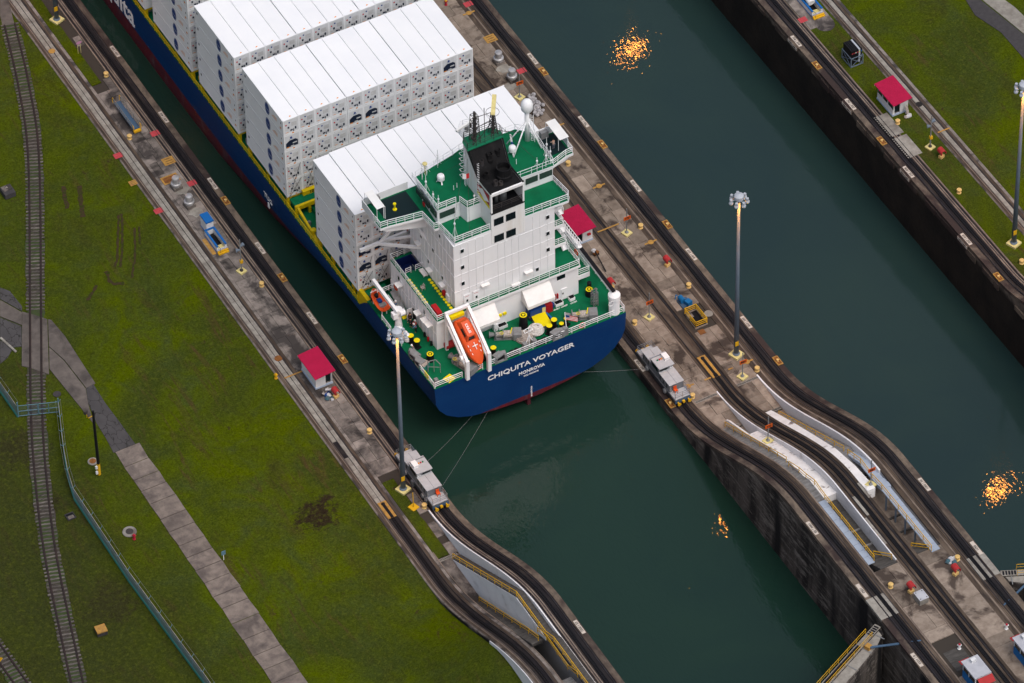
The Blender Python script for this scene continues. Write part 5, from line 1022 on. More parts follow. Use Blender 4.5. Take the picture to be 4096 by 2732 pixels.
# ---------------------------------------------------------------- containers
def container_meshes():
    body = MB().box(0, 0, 0, CW-.085, CL, CH-.001, 0)
    n = 46
    for i in range(n): y = .25+(CL-.5)*i/n; body.box(-.022, y, .22, -.0005, y+.13, CH-.16, 0)
    for y in (0, CL-.16): body.box(-.012, y-.004 if y == 0 else y, 0, .0, y+.16, CH, 1); body.box(CW-.085, y, 0, CW-.03, y+.16, CH, 1)
    body.box(-.03, .0, CH-.13, -.001, CL, CH-.01, 0); body.box(-.03, 0, .0, -.001, CL, .17, 1)
    for y in (-.01, CL-.17):
        for x in (-.006, CW-.172):
            body.box(x, y, CH-.001, x+.178, y+.18, CH+.02, 1)
    body.box(.1, .2, CH, CW-.19, CL-.2, CH+.008, 0)
    body.add([(CW*.45, .35, CH+.012), (CW*.62, .42, CH+.012), (CW*.55, .62, CH+.012)], [(0, 1, 2)], 2)
    me = body.mesh('body', ['box_white', 'box_frame', 'orange_mark'])
    def unit(kind, seed):
        r = random.Random(seed); u = MB()
        u.box(.0, -.03, 0, .14, -.001, CH, 1); u.box(CW-.14, -.03, 0, CW, -.001, CH, 1); u.box(.14, -.03, CH-.14, CW-.14, -.001, CH, 1); u.box(.14, -.03, 0, CW-.14, -.001, .38, 1)
        u.box(.14, -.015, .38, CW-.14, -.001, CH-.14, 0)
        u.box(1.3, -.034, .08, 1.58, -.031, .3, 5); u.box(.3, -.034, .12, .5, -.031, .2, 2)
        if kind == 0:
            u.box(1.25, -.035, 1.45, 2.05, -.016, 2.2, 2); u.box(.66, -.04, 1.2, .92, -.016, 1.55, 3); u.box(1.05, -.045, .66, 1.42, -.016, .9, 3); u.box(1.75, -.045, .75, 1.98, -.016, 1.2, 3); u.box(.34, -.03, 1.8, .55, -.016, 2.05, 4)
            u.box(.35, -.032, .5, .75, -.016, .57, 5); u.box(1.0, -.032, 1.02, 1.6, -.016, 1.12, 2); u.box(.3, -.032, .95, .8, -.016, 1.05, 2); u.box(1.5, -.05, .45, 1.62, -.016, .9, 3)
            u.cyl((.95, -.034, 2.25), (.95, -.016, 2.25), .13, .13, 12, 6)
        else:
            u.add([(.28, -.045, .62), (2.1, -.045, .62), (2.1, -.045, 1.55), (1.75, -.045, 1.85), (.85, -.045, 1.85), (.28, -.045, 1.4)], [(0, 1, 2, 3, 4, 5)], 3)
            u.box(1.0, -.06, .6, 1.5, -.046, .8, 2); u.box(1.3, -.06, 1.1, 1.95, -.046, 1.3, 2); u.box(.35, -.06, .55, .75, -.046, .7, 5); u.cyl((1.1, -.034, 2.3), (1.1, -.016, 2.3), .17, .17, 14, 6); u.box(.85, -.03, 2.02, 1.35, -.016, 2.09, 6)
        return u.mesh('refrigeration_unit', ['unit_panel', 'box_frame', 'unit_grey', 'unit_dark', 'red_mark', 'orange_mark', 'logo_blue'])
    lg = MB(); pts = [(.72*math.cos(k*math.pi/14), 1.08*math.sin(k*math.pi/14)) for k in range(28)]
    lg.add([(-.034, CL*.39-p[0], CH*.5+p[1]) for p in pts], [tuple(range(27, -1, -1))[::-1]], 0)
    lg.add([(-.036, CL*.39-p[0]*.93, CH*.5+p[1]*.93) for p in pts], [tuple(range(28))], 1); lg.add([(-.038, CL*.39-p[0]*.86, CH*.5+p[1]*.88) for p in pts], [tuple(range(28))], 0)
    lg = lg.mesh('logo', ['logo_blue', 'paint_white'])
    mk = MB()
    for i in range(3): mk.box(-.034, 1.9, 1.35+i*.22, -.031, 3.4-i*.3, 1.42+i*.22, 0)
    mk.box(-.036, .55, .95, -.031, .95, 1.25, 0); mk.box(-.036, .6, 1.9, -.031, .75, 2.2, 1); mk.box(-.036, CL-1.0, 1.9, -.031, CL-.7, 2.3, 2)
    mk = mk.mesh('marking', ['orange_mark', 'ink', 'unit_dark'])
    return me, [unit(0, 1), unit(0, 2), unit(1, 3)], lg, mk
CB, CU, CLG, CMK = container_meshes()
_lt = bpy.data.curves.new('t', 'FONT'); _lt.body = 'Chiquita'; _lt.size = .34; _lt.align_x = 'CENTER'; _lt.resolution_u = 1
_lo = bpy.data.objects.new('t', _lt); C.objects.link(_lo); bpy.context.view_layer.update()
LTX = bpy.data.meshes.new_from_object(_lo.evaluated_get(bpy.context.evaluated_depsgraph_get())); bpy.data.objects.remove(_lo); LTX.materials.clear(); LTX.materials.append(MATS['paint_white'])
LTX.transform(Matrix.Translation((-.042, CL*.39, CH*.5-.25)) @ Matrix(((0, 0, -1), (-1, 0, 0), (0, 1, 0))).to_4x4())
ORD = ['first', 'second', 'third', 'fourth', 'fifth', 'sixth', 'seventh', 'eighth', 'ninth', 'tenth', 'eleventh', 'twelfth']
SN = ['first stack from the bridge', 'second stack from the bridge', 'third stack from the bridge', 'fourth stack from the bridge', 'fifth stack from the bridge']
TN = ['top tier', 'second tier down', 'third tier down', 'fourth tier down', 'bottom tier']
dark = {(1, 0, 10), (1, 1, 0), (1, 1, 4), (1, 1, 5), (0, 2, 0), (0, 3, 0), (0, 3, 1), (0, 3, 2), (0, 2, 1)}
rc = random.Random(9)
def container(b, t, c):
    y, zt = BAYS[b]; z = zt-(t+1)*CH+.0
    if b == 0 and c > 0: z += .16
    x = X0+c*PITCHX+rc.uniform(-.006, .006)+(.06 if c > 3 else 0)+(.06 if c > 7 else 0)-.06
    e = thing('reefer_container', f'white container, {TN[t]}, {ORD[c]} from port, {SN[b]}', 'container', (x, y+rc.uniform(-.02, .02), z), world=False, group='white containers stacked on deck')
    place('body', CB, e)
    if b < 4 or t == 0: place('refrigeration_unit', CU[2] if (b, t, c) in dark else CU[rc.randint(0, 1)], e)
    if c == 0:
        lo = place('logo', CLG, e); place('logo_lettering', LTX, lo); place('marking', CMK, e)
for b in range(5):
    for t in range(5):
        for c in range(12):
            if t == 0 or c == 0 or b < 2 or (c == 1 and b < 4):
                if b == 4 and c > 2: continue
                container(b, t, c)
mb = MB(); rl = random.Random(4)                                      # lashing rods at the lower tiers
for b in (0, 1):
    y, zt = BAYS[b]; zb = zt-5*CH
    for c in range(4 if b == 0 else 3):
        x = X0+c*PITCHX
        for xa, xb, h in ((.2, 2.2, 2*CH), (2.2, .2, 2*CH), (.2, 2.2, CH), (2.2, .2, CH)): mb.cyl((x+xa, y-.12, zb-.2), (x+xb, y-.12, zb+h), .022, .022, 4)
mb.build('lashing_rods', 'dark_steel', SHIP)
# ================================================================== THINGS ON THE LOCK WALLS AND LAWNS
def T(col, row, x, y):
    """pixel of the photograph from a reading in one of its sixteen enlarged tiles"""
    ox = (0, 1000, 2000, 2996)[col]; oy = (0, 667, 1333, 1998)[row]
    return ox+x*.468, oy+y*.468
def gt(col, row, x, y, z=0): return g(*T(col, row, x, y), z)
# ---------------------------------------------------------------- lamp masts
def lamp(x, y, label, z=0):
    t = thing('lamp_mast', label, 'lamp mast', (x, y, z), group='tall floodlight masts', world=False)
    MB().cbox((0, 0, 0), (1.55, 1.55, .3), 0, .35).build('footing', 'pad_yellow', t)
    mb = MB().lathe((0, 0, .3), [(.52, 0), (.52, .08), (.36, .1), (.36, .3)], 16); mb.cyl((0, 0, .4), (0, 0, 29.6), .36, .17, 14); mb.build('pole', 'lamp_pole', t, smooth=True)
    MB().box(-.42, -.42, 2.2, .1, -.36, 3.0).build('notice', 'safety_yellow', t)
    MB().lathe((0, 0, 29.4), [(.3, 0), (.35, .3), (.66, .45), (.66, 1.0), (.5, 1.1), (.05, 1.25)], 18).build('lamp_crown', 'lamp_head', t)
    for k in range(7):
        a = k*2*math.pi/7+.3; c, s = math.cos(a), math.sin(a); p = Vector((c*1.12, s*1.12, 29.5))
        mb = MB().bar((c*.5, s*.5, 29.75), (c*1.05, s*1.05, 29.75), .07, .07); mb.lathe(p, [(.30, -.25), (.30, -.05), (.18, .1)], 12); mb.cbox(p+Vector((0, 0, .1)), (.34, .34, .38), 0, a)
        o = mb.build('floodlight', 'lamp_head', t); MB().lathe(p, [(.27, -.262), (.27, -.252)], 12).build('lamp_lens', 'lamp_lit', o)
    return t
lamp(-38.1, -4.1, 'floodlight mast on the grass patch beside the grey towing locomotive near the lawn')
lamp(13.08, -4.35, 'floodlight mast standing on the tan slabs of the centre wall')
lamp(57.23, -4.8, 'floodlight mast on the grass strip of the far wall')
lamp(-38.36, 101.9, 'floodlight mast whose foot stands on grass beside the ship bow end')
lamp(57.5, 102.9, 'distant floodlight mast whose glow glitters on the water of the empty chamber')
# ---------------------------------------------------------------- huts
def hut(x0, x1, y0, y1, label, h=2.75, openL=True, doorx=.3, z=0, side='hut_white'):
    t = thing('lock_hut', label, 'hut', ((x0+x1)/2, (y0+y1)/2, z), group='small red roofed huts'); w = .14
    MB().box(x0-.06, y0-.06, z, x1+.06, y1+.06, z+.28).build('plinth', 'hut_blue_pale', t)
    hs = 1.25 if openL else h
    MB().box(x0, y0+w, z+.281, x0+w, y1-w, z+hs).build('wall', side, t); MB().box(x1-w, y0+w, z+.281, x1, y1-w, z+h).build('wall', 'hut_white', t); MB().box(x0, y1-w, z+.281, x1, y1, z+h).build('wall', 'hut_white', t)
    dx0 = x0+(x1-x0)*doorx; dx1 = dx0+.9
    mb = MB().box(x0, y0, z+.281, dx0, y0+w, z+h); mb.build('wall', 'hut_white', t); MB().box(dx1, y0, z+.281, x1, y0+w, z+h).build('wall', 'hut_white', t); MB().box(dx0, y0, z+2.3, dx1, y0+w, z+h).build('lintel', 'hut_white', t)
    MB().box(dx0, y0+.3, z+.282, dx1, y0+.34, z+2.29).build('doorway', 'deck_dark', t)
    if openL:
        for k in range(4): y = lerp(y0, y1-.12, k/3); MB().box(x0, y, z+hs, x0+.12, y+.12, z+h).build('post', 'hut_white', t)
        for k in range(3): a, b = lerp(y0+.12, y1-.12, k/3)+.02, lerp(y0+.12, y1-.12, (k+1)/3)-.02; MB().box(x0+.05, a, z+hs+.02, x0+.07, b, z+h-.05).build('pane', 'dark_glass', t)
    MB().box(x0+w, y0+w, z+.28, x1-w, y1-w, z+.30).build('floor', 'slab_grey', t)
    a, b, c, d = x0-.45, x1+.15, y0-.85, y1+.25
    zl, zr = z+h+.12, z+h+.42
    rf = MB().add([(a, c, zl), (b, c, zr), (b, d, zr), (a, d, zl), (a, c, zl-.09), (b, c, zr-.09), (b, d, zr-.09), (a, d, zl-.09)], [(0, 1, 2, 3), (7, 6, 5, 4), (0, 4, 5, 1), (1, 5, 6, 2), (2, 6, 7, 3), (3, 7, 4, 0)]).build('roof', 'roof_red', t)
    mb = MB(); n = 30
    for i in range(n): y = lerp(c+.05, d-.05, i/(n-1)); mb.bar((a, y, zl+.012), (b, y, zr+.012), .07, .04)
    mb.build('roof_ribs', 'roof_red', rf)
    for y in (c+.05, d-.15): MB().box(a-.02, y, zl-.2, a+.06, y+.1, zl-.09).build('gutter_bracket', 'hut_white', t)
    MB().box(b-.02, c, zr-.16, b+.02, d, zr-.02).build('fascia', 'blue_paint', t)
    return t
hut(-39.7, -37.2, 18.07, 22.25, 'red roofed white hut by the lawn with rubbish heaped at its end', openL=False, doorx=.60)
hut(55.9, 58.4, 25.3, 29.5, 'red roofed white hut on the grass strip of the far wall', doorx=.12)
hut(4.35, 6.95, 24.75, 28.75, 'red roofed hut on the centre wall half hidden by the ship', doorx=.05, side='loco_steel')
MB().box(6.1, 24.5, 1.3, 6.6, 24.74, 1.6).build('hose_reel', 'red_box', label='small red reel on the end wall of the half hidden hut', cat='hose reel')
def kiosk(x0, x1, y0, y1, label, z=10.5):
    t = thing('control_kiosk', label, 'kiosk', ((x0+x1)/2, (y0+y1)/2, z), group='blue walled kiosks on the upper wall')
    MB().box(x0+.2, y0+.2, z, x1-.2, y1-.2, z+1.35).build('wall', 'hut_blue', t); MB().box(x0+.24, y0+.24, z+1.352, x1-.24, y1-.24, z+2.45).build('glazing', 'dark_glass', t)
    for x in (x0+.2, x1-.32):
        for y in (y0+.2, (y0+y1)/2, y1-.32): MB().box(x, y, z+1.352, x+.12, y+.12, z+2.6).build('post', 'hut_white', t)
    MB().box(x0, y0, z+2.6, x1, y1, z+2.85).build('roof', 'roof_grey', t); MB().box(x0+1.0, y1-1.0, z+2.852, x0+1.7, y1-.5, z+3.3).build('air_conditioner', 'hut_white', t)
    quad3('awning', (x0+.4, y0-.9, z+2.0), (x1+.1, y0-.9, z+2.0), (x1+.1, y0+.1, z+2.5), (x0+.4, y0+.1, z+2.5), 'hood_red', t); quad3('awning', (x0-.15, y1-.5, z+2.7), (x0-.15, y1+.35, z+2.5), (x0+1.3, y1+.35, z+2.5), (x0+1.3, y1-.05, z+2.7), 'hood_red', t)
kiosk(4.05, 6.5, -79.4, -76.0, 'blue kiosk with grey roof and red awning on the upper wall beyond the gate'); kiosk(11.8, 14.2, -79.3, -75.8, 'blue kiosk with blue edged roof cut off beside the track of the empty chamber')
# ---------------------------------------------------------------- towing locomotives
def loco(x, y, z, flip, number, label):
    """flip=+1: cab door and number towards +x"""
    t = thing('towing_locomotive', label, 'locomotive', (x, y, z), world=False); f = flip
    bx = lambda a, b: (min(a*f, b*f), max(a*f, b*f))
    def B(name, xa, ya, za, xb, yb, zb, mat, p=t): x0, x1 = bx(xa, xb); return MB().box(x0, ya, za, x1, yb, zb).build(name, mat, p)
    B('chassis', -1.15, -5.3, .35, 1.15, 5.3, 1.05, 'loco_dark'); 
    for yy in (-5.38, 5.3): B('buffer_beam', -1.2, yy, .55, 1.2, yy+.08, 1.0, 'loco_blue')
    B('platform', -1.2, -5.3, 1.051, 1.2, 5.3, 1.25, 'loco_steel')
    for ya, yb in ((-3.6, -.75), (1.55, 3.7)):
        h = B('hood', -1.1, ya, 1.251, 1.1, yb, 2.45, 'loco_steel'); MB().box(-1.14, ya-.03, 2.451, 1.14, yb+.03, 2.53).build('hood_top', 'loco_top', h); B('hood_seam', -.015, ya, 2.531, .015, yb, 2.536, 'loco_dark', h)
        n = 6
        for i in range(n):
            yy = lerp(ya+.2, yb-.45, i/(n-1))
            for s_ in (-1, 1): MB().box(s_*1.1-.02, yy, 1.5, s_*1.1+.02, yy+.26, 2.25).build('louvre', 'loco_dark' if i % 2 else 'grey_steel', h)
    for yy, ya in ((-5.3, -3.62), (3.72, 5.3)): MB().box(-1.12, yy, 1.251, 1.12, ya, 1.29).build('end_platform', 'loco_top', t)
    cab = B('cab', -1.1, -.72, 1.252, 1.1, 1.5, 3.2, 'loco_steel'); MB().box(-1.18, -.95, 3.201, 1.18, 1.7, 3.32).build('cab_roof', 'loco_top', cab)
    for yy in (-.75, 1.501): MB().box(-.95 if f > 0 else -.25, yy, 2.56, .25 if f > 0 else .95, yy+.03, 3.15).build('cab_window', 'dark_glass', cab)
    for s_ in (-1, 1): MB().box(s_*1.1-.02, -.4, 2.3, s_*1.1+.02, 1.2, 3.05).build('cab_window', 'dark_glass', cab)
    B('air_conditioner', .3, .1, 3.321, 1.05, 1.2, 3.72, 'helmet_white', cab)
    B('roof_rail', -1.15, 1.3, 3.4, 1.0, 1.4, 3.5, 'chrome', cab)
    for i, c in enumerate(('lamp_green', 'red_mark', 'orange_mark')): MB().lathe(((-.55+.3*i)*f, .65, 3.32), [(.11, 0), (.11, .15), (.04, .22)], 10).build('signal_lamp', c, cab)
    x0, x1 = bx(.55, 1.05); MB().box(x0, -.79, 2.6, x1, -.751, 3.15).build('number_plate', 'helmet_white', cab); text('number', number, .32, ((x0+x1)/2, -.8, 2.85), (1, 0, 0), (0, 0, 1), 'ink', cab)
    for yy, ry in ((-4.4, -5.2), (4.4, 5.2)):
        railing([(-1.1, yy-.5 if yy > 0 else yy+.6, 1.29), (-1.1, ry, 1.29), (1.1, ry, 1.29), (1.1, yy-.5 if yy > 0 else yy+.6, 1.29)], 1.0, 3, 1.1, .03).build('railing', 'chrome', t)
    c2 = MB(); 
    for yy, s_ in ((-4.0, 1), (4.1, -1)):
        xx = -.35*f; mb = MB().box(xx-.25, yy-.25, 1.7, xx+.25, yy+.25, 1.78); mb.box(xx-.25, yy+.2*s_, 1.78, xx+.25, yy+.28*s_, 2.25) if s_ > 0 else mb.box(xx-.25, yy-.28, 1.78, xx+.25, yy-.2, 2.25)
        [mb.box(xx+a-.03, yy+b-.03, 1.29, xx+a+.03, yy+b+.03, 1.7) for a in (-.2, .2) for b in (-.2, .2)]; mb.build('seat', 'orange_boat', t)
    for yy, s_ in ((-5.38, -1), (5.38, 1)):
        for xx in (-.8, .8): mb = MB().cyl((xx, yy, .75), (xx, yy+s_*.4, .75), .12, .12, 10); mb.cyl((xx, yy+s_*.4, .75), (xx, yy+s_*.48, .75), .27, .27, 14); mb.build('buffer', 'safety_yellow', t)
        MB().cbox((0, yy+s_*.15, .6), (.35, .35, .3)).build('coupler', 'safety_yellow', t)
    for yy in (-3.6, -2.0, 2.0, 3.6):
        for xx in (-.78, .78): MB().cyl((xx-.06, yy, .42), (xx+.06, yy, .42), .40, .40, 16).build('wheel', 'dark_steel', t)
    for yy in (-2.6, 2.3):
        for s_ in (-1, 1): MB().cyl((s_*1.15, yy, .75), (s_*1.4, yy, .75), .38, .34, 14).build('cable_sheave', 'grey_steel', t)
    for yy in (-4.0, -.2, 3.2):
        mb = MB(); xs_ = 1.2*f
        for i in range(4): mb.box(min(xs_, xs_+.3*f), yy, .25+i*.28, max(xs_, xs_+.3*f), yy+.6, .3+i*.28)
        mb.build('step_ladder', 'chrome', t)
    return t
LOCO1 = loco(-35.4, -4.35, .04, -1, '167', 'grey towing locomotive numbered 167 beside the lawn side floodlight mast')
LOCO2 = loco(2.17, -3.45, .04, 1, '194', 'grey towing locomotive numbered 194 at the edge of the centre wall')
def cable(a, b, sag, label):
    mb = MB(); n = 12; a, b = Vector(a), Vector(b); mb.tube([a.lerp(b, i/n)-Vector((0, 0, sag*4*(i/n)*(1-i/n))) for i in range(n+1)], .016, 5)
    mb.build('towing_cable', 'grey_steel', label=label, cat='cable')
cable((-34.0, -2.1, .8), gy(1889, 1663, 3.0), .3, 'thin towing cable from the middle of locomotive 167 to the ship stern')
cable((-34.0, -7.0, .8), gy(1950, 1648, 3.0), .3, 'thin towing cable from the near end of locomotive 167 to the ship stern')
cable((.75, -1.2, .8), (-9.0, 3.5, .9), .2, 'thin towing cable from locomotive 194 to the ship stern')
# ---------------------------------------------------------------- small repeats
def repeat(proto, spots, labels):
    for i, p in enumerate(spots):
        if i == 0: proto.location = p; proto['label'] = labels[0] if isinstance(labels, list) else labels; continue
        copy_tree(proto, loc=p, label=labels[i] if isinstance(labels, list) else labels)
def bollard():
    t = thing('bollard', '', 'bollard', world=False, group='cream mushroom bollards along the walls')
    MB().lathe((0, 0, 0), [(.34, 0), (.34, .06), (.22, .12), (.22, .38), (.30, .44)], 14).build('stem', 'bollard_cream', t); MB().lathe((0, 0, .44), [(.30, 0), (.36, .06), (.36, .2), (.28, .26)], 14).build('cap', 'bollard_cream', t); return t
bl = [(T(0, 0, 908, 650), 'L'), (T(0, 0, 1108, 1185), 'L'), (T(0, 1, 2237, 1018), 'L'), (T(1, 2, 1022, 850), 'L'), (T(1, 2, 1490, 1490), 'L'), (T(2, 1, 1202, 522), 'C'), (T(2, 1, 1613, 1028), 'C'), (T(2, 1, 1152, 1345), 'C'), (T(2, 0, 583, 1410), 'C'), (T(2, 2, 1645, 550), 'C'), (T(2, 2, 2197, 320), 'C'), (T(3, 3, 1210, 750), 'U'), (T(3, 3, 1780, 515), 'U'), (T(3, 0, 1270, 1055), 'R'), (T(3, 1, 1795, 222), 'R'), (T(3, 1, 2330, 825), 'R')]
lab = {'L': 'cream mushroom bollard on the dark grey apron beside the lawn', 'C': 'cream mushroom bollard on the tan slabs of the centre wall', 'U': 'bright yellow bollard on the raised slabs near the lock gate', 'R': 'cream mushroom bollard on the grassy far wall'}
repeat(bollard(), [g(*p, 10.5 if k == 'U' else 0) for p, k in bl], [lab[k] for p, k in bl])
def hood():
    t = thing('reel_hood', '', 'reel hood', world=False, group='red hooded reels')
    MB().cbox((0, 0, 0), (.75, .55, .4), 0, .3).build('base', 'bollard_cream', t); MB().cyl((0, 0, .4), (0, 0, .75), .12, .12, 8).build('pedestal', 'hood_red', t)
    n = 12; mb = MB(); rg = []
    for y in (-.55, .55):
        rg.append([(.45*math.cos(a), y, .75+.42+.45*math.sin(a)) for a in [-.5+i*(math.pi+1)/n for i in range(n+1)]]+[(.40*math.cos(a), y, .75+.42+.40*math.sin(a)) for a in [-.5+i*(math.pi+1)/n for i in range(n, -1, -1)]])
    mb.loft(rg); mb.cyl((0, .5, 1.17), (0, .54, 1.17), .42, .42, 14); mb.build('hood', 'hood_red', t); return t
hs = [(T(2, 1, 1430, 845), 0, 'red hooded reel on a cream block, on the tan slabs near the numbered orange signs'), (T(2, 1, 950, 1035), 0, 'red hooded reel peeking over the ship crane boom on the centre wall'), (T(3, 0, 1645, 1345), 0, 'red hooded reel on the grass of the far wall'), (T(1, 2, 735, 545), 0, 'pink red hooded reel beside the rubbish at the lawn side hut'), (T(3, 3, 1765, 640), 10.5, 'red hooded reel next to the heap of white bags'), (T(3, 3, 1385, 790), 10.5, 'red hooded reel next to the grey steel cabinet')]
repeat(hood(), [g(*p, z) for p, z, l in hs], [l for p, z, l in hs])
def signpost(p, num, h, label):
    t = thing('number_sign', label, 'sign post', p, world=False, group='orange number signs on posts')
    MB().cbox((0, 0, 0), (1.15, 1.15, .22), 0, .3).build('footing', 'pad_yellow', t); mb = MB().cyl((0, 0, .2), (0, 0, h), .09, .07, 8); mb.lathe((0, 0, .22), [(.28, 0), (.28, .08), (.12, .3)], 10); mb.build('post', 'grey_steel', t)
    b = MB().box(-.55, -.16, h*.58, .55, -.1, h*.58+.62).build('board', 'sign_orange', t); text('number', num, .5, (0, -.17, h*.58+.31), (1, 0, 0), (0, 0, 1), 'ink', b)
signpost(gt(2, 1, 1083, 570), '770', 4.8, 'orange number sign 770 on a post nearest the half hidden hut'); signpost(gt(2, 1, 1275, 1290), '830', 4.8, 'orange number sign 830 on a post beside the centre track'); signpost(gt(2, 2, 2072, 375), '880', 4.8, 'orange number sign 880 on a post beside the centre floodlight mast')
signpost(gx(*T(2, 2, 2290, 925), 6.5), '930', 4.8, 'orange number sign 930 on a yellow block on the white ramp'); signpost(g(*T(3, 2, 1040, 1300), 10.4), '980', 4.8, 'orange number sign 980 at the foot of the narrow white ramp'); signpost(gt(2, 0, 168, 835), '670', 4.6, 'orange number sign 670 with a pink rosette ahead of the white container')
def sigmast(p, label):
    t = thing('signal_mast', label, 'signal mast', p, world=False, group='signal masts with loudspeakers'); MB().cbox((0, 0, 0), (1.1, 1.1, .2), 0, .3).build('footing', 'pad_yellow', t); MB().cyl((0, 0, .2), (0, 0, 6.2), .1, .07, 8).build('mast', 'grey_steel', t); MB().lathe((0, 0, .2), [(.26, 0), (.26, .1), (.14, .35)], 10).build('mast_foot', 'dark_steel', t)
    for z, a in ((4.9, .3), (4.2, 2.8)): MB().cyl((0, 0, z), (.6*math.cos(a), .6*math.sin(a), z), .1, .3, 10).build('loudspeaker', 'lamp_pole', t)
    MB().cbox((.05, 0, 1.7), (.4, .4, .5)).build('call_box', 'safety_yellow', t)
sigmast(gt(0, 1, 2065, 895), 'signal mast with blue loudspeaker on the grey apron below the blue stair house'); sigmast(gt(3, 0, 1548, 1260), 'signal mast with blue loudspeakers on the concrete pad of the far wall')
# distance plates on the copings
def plate(p, s, d, z, label, up):
    t = thing('distance_plate', label, 'distance plate', (p.x, p.y, z), world=False, group='white distance plates on the copings')
    MB().box(-.27, -1.25, .0, .27, 1.25, .035).build('board', 'plate_white', t)
    text('number', s, .5, (0, 0, .04), (0, d, 0), (up, 0, 0), 'ink', t, extr=.004)
for px, s in ((T(0, 0, 985, 440), '550 | 500'), (T(0, 0, 1405, 1000), '600 | 450'), (T(0, 1, 1830, 140), '650 | 400'), (T(0, 1, 2240, 690), '700 | 350'), (T(1, 1, 540, 1290), '750 | 300'), (T(1, 2, 985, 470), '800 | 250')):
    p = g(*px); p.x = -33.95; plate(p, s, 1, .02, f'white distance plate {s.replace(" | ", " and ")} on the lawn side coping', -1)
p = gx(2318, 2505, -33.95); plate(p, '1000 | 50', 1, ZP(p.y)+.02, 'white distance plate 1000 and 50 on the raised lawn side coping', -1)
for px, s in ((T(2, 0, 280, 495), '650 | 400'), (T(2, 0, 715, 1040), '700 | 350'), ((2543, 749), '750 | 300'), (T(2, 1, 1635, 745), '800 | 250'), (T(2, 1, 2105, 1335), '850 | 200'), (T(3, 2, 1500, 1270), '1000 | 50'), (T(3, 3, 1945, 385), '1050')):
    p = gx(*px, 17.4); p.z = ZP(p.y); plate(p, s, 1, p.z+.02, f'white distance plate {s.replace(" | ", " and ")} on the coping facing the empty chamber', -1)
for px, s in (((2560, 1447), '850 | 200'), ((3249, 2115), '1000 | 50'), ((3448, 2357), '1050'), ((3668, 2635), '0 | 1050')):
    p = gx(*px, .7); plate(p, s, -1, ZP(p.y)+.02, f'white distance plate {s.replace(" | ", " and ")} on the coping facing the ship', 1)
for px, s in (((3185, 148), '700 | 350'), ((3402, 403), '750 | 300'), ((3635, 665), '800 | 250'), ((3866, 935), '850 | 200')):
    p = gx(*px, 52.0); plate(p, s, -1, .02, f'white distance plate {s.replace(" | ", " and ")} on the far wall coping', 1)
    MB().box(51.34, p.y-1.25, -.62, 51.37, p.y+1.25, -.1).build('painted_plate', 'plate_white', WR); text('number', s, .45, (51.33, p.y, -.36), (0, -1, 0), (0, 0, 1), 'ink', WR, extr=.004)
    MB().box(51.371, p.y-1.3, -.66, 51.61, p.y+1.3, -.04).build('edge_block', 'coping', WR)
# chock recesses on the edges
def chockbox(p, zf, label):
    t = thing('edge_chock', label, 'chock', (p.x, p.y, zf), world=False, group='rusty chocks at the wall edges')
    mb = MB().box(-.38, -.75, .0, .38, .75, .02); mb.build('pan', 'rust', t); mb = MB().box(-.42, -.85, 0, -.3, .85, .14); mb.box(.3, -.85, 0, .42, .85, .1); mb.box(-.3, -.85, 0, .3, -.73, .14); mb.box(-.3, .73, 0, .3, .85, .14); mb.build('rim', 'rust_yellow', t); MB().lathe((0, 0, .02), [(.16, 0), (.16, .22), (.2, .28), (.1, .32)], 10).build('pin', 'bollard_cream', t)
for col, row, x, y, X, l in ((0, 1, 1925, 258, -33.95, 'lawn side coping'), (1, 1, 275, 920, -33.95, 'lawn side coping'), (1, 2, 790, 190, -33.95, 'lawn side coping'), (2, 0, 370, 600, 17.4, 'coping facing the empty chamber'), (2, 0, 875, 1240, 17.4, 'coping facing the empty chamber'), (2, 1, 1430, 500, 17.4, 'coping facing the empty chamber'), (3, 2, 245, 240, 17.4, 'coping facing the empty chamber'), (2, 2, 1455, 615, .72, 'coping just ahead of locomotive 194'), (3, 0, 580, 540, 51.95, 'far wall coping'), (3, 0, 1135, 1180, 51.95, 'far wall coping'), (3, 1, 2135, 895, 51.95, 'far wall coping')):
    p = gx(*T(col, row, x, y), X); chockbox(p, ZP(p.y)+.01, 'rusty orange chock set into the '+l)
# painted covers, plates and manholes
def barcover(p, L, label, mat='rust_yellow'):
    t = thing('pipe_cover', label, 'cover', (p.x, p.y, 0), world=False, group='yellow barred covers'); MB().lathe((0, 0, 0), [(.42, 0), (.42, .05), (.36, .06)], 18).build('disc', mat, t); mb = MB().box(-L, -.12, .0, -.43, .12, .045); mb.build('bar', mat, t); MB().box(.43, -.12, 0, L, .12, .045).build('bar', mat, t)
for col, row, x, y, l in ((2, 0, 498, 1075, 'between the satellite dome and the track'), (2, 1, 845, 165, 'near the slabs level with the funnel'), (2, 1, 1288, 645, 'beside the sign numbered 770'), (2, 2, 2110, 245, 'behind the sign numbered 880'), (2, 2, 1605, 455, 'beside locomotive 194'), (1, 0, 1870, 112, 'beyond the white containers')): barcover(gt(col, row, x, y), .95, 'yellow round cover with bars on the slabs '+l)
def flatplate(name, p, w, h, mat, label, cat, grp=None, holes=True):
    t = thing(name, label, cat, (p.x, p.y, 0), world=False, group=grp); MB().box(-w/2, -h/2, .0, w/2, h/2, .04).build('sheet', mat, t)
    if holes:
        for i in range(3): MB().box(-w*.3, -h*.35+i*h*.3, .041, w*.3, -h*.3+i*h*.3, .046).build('slot', 'ink' if 'yellow' in mat else 'hood_red', t)
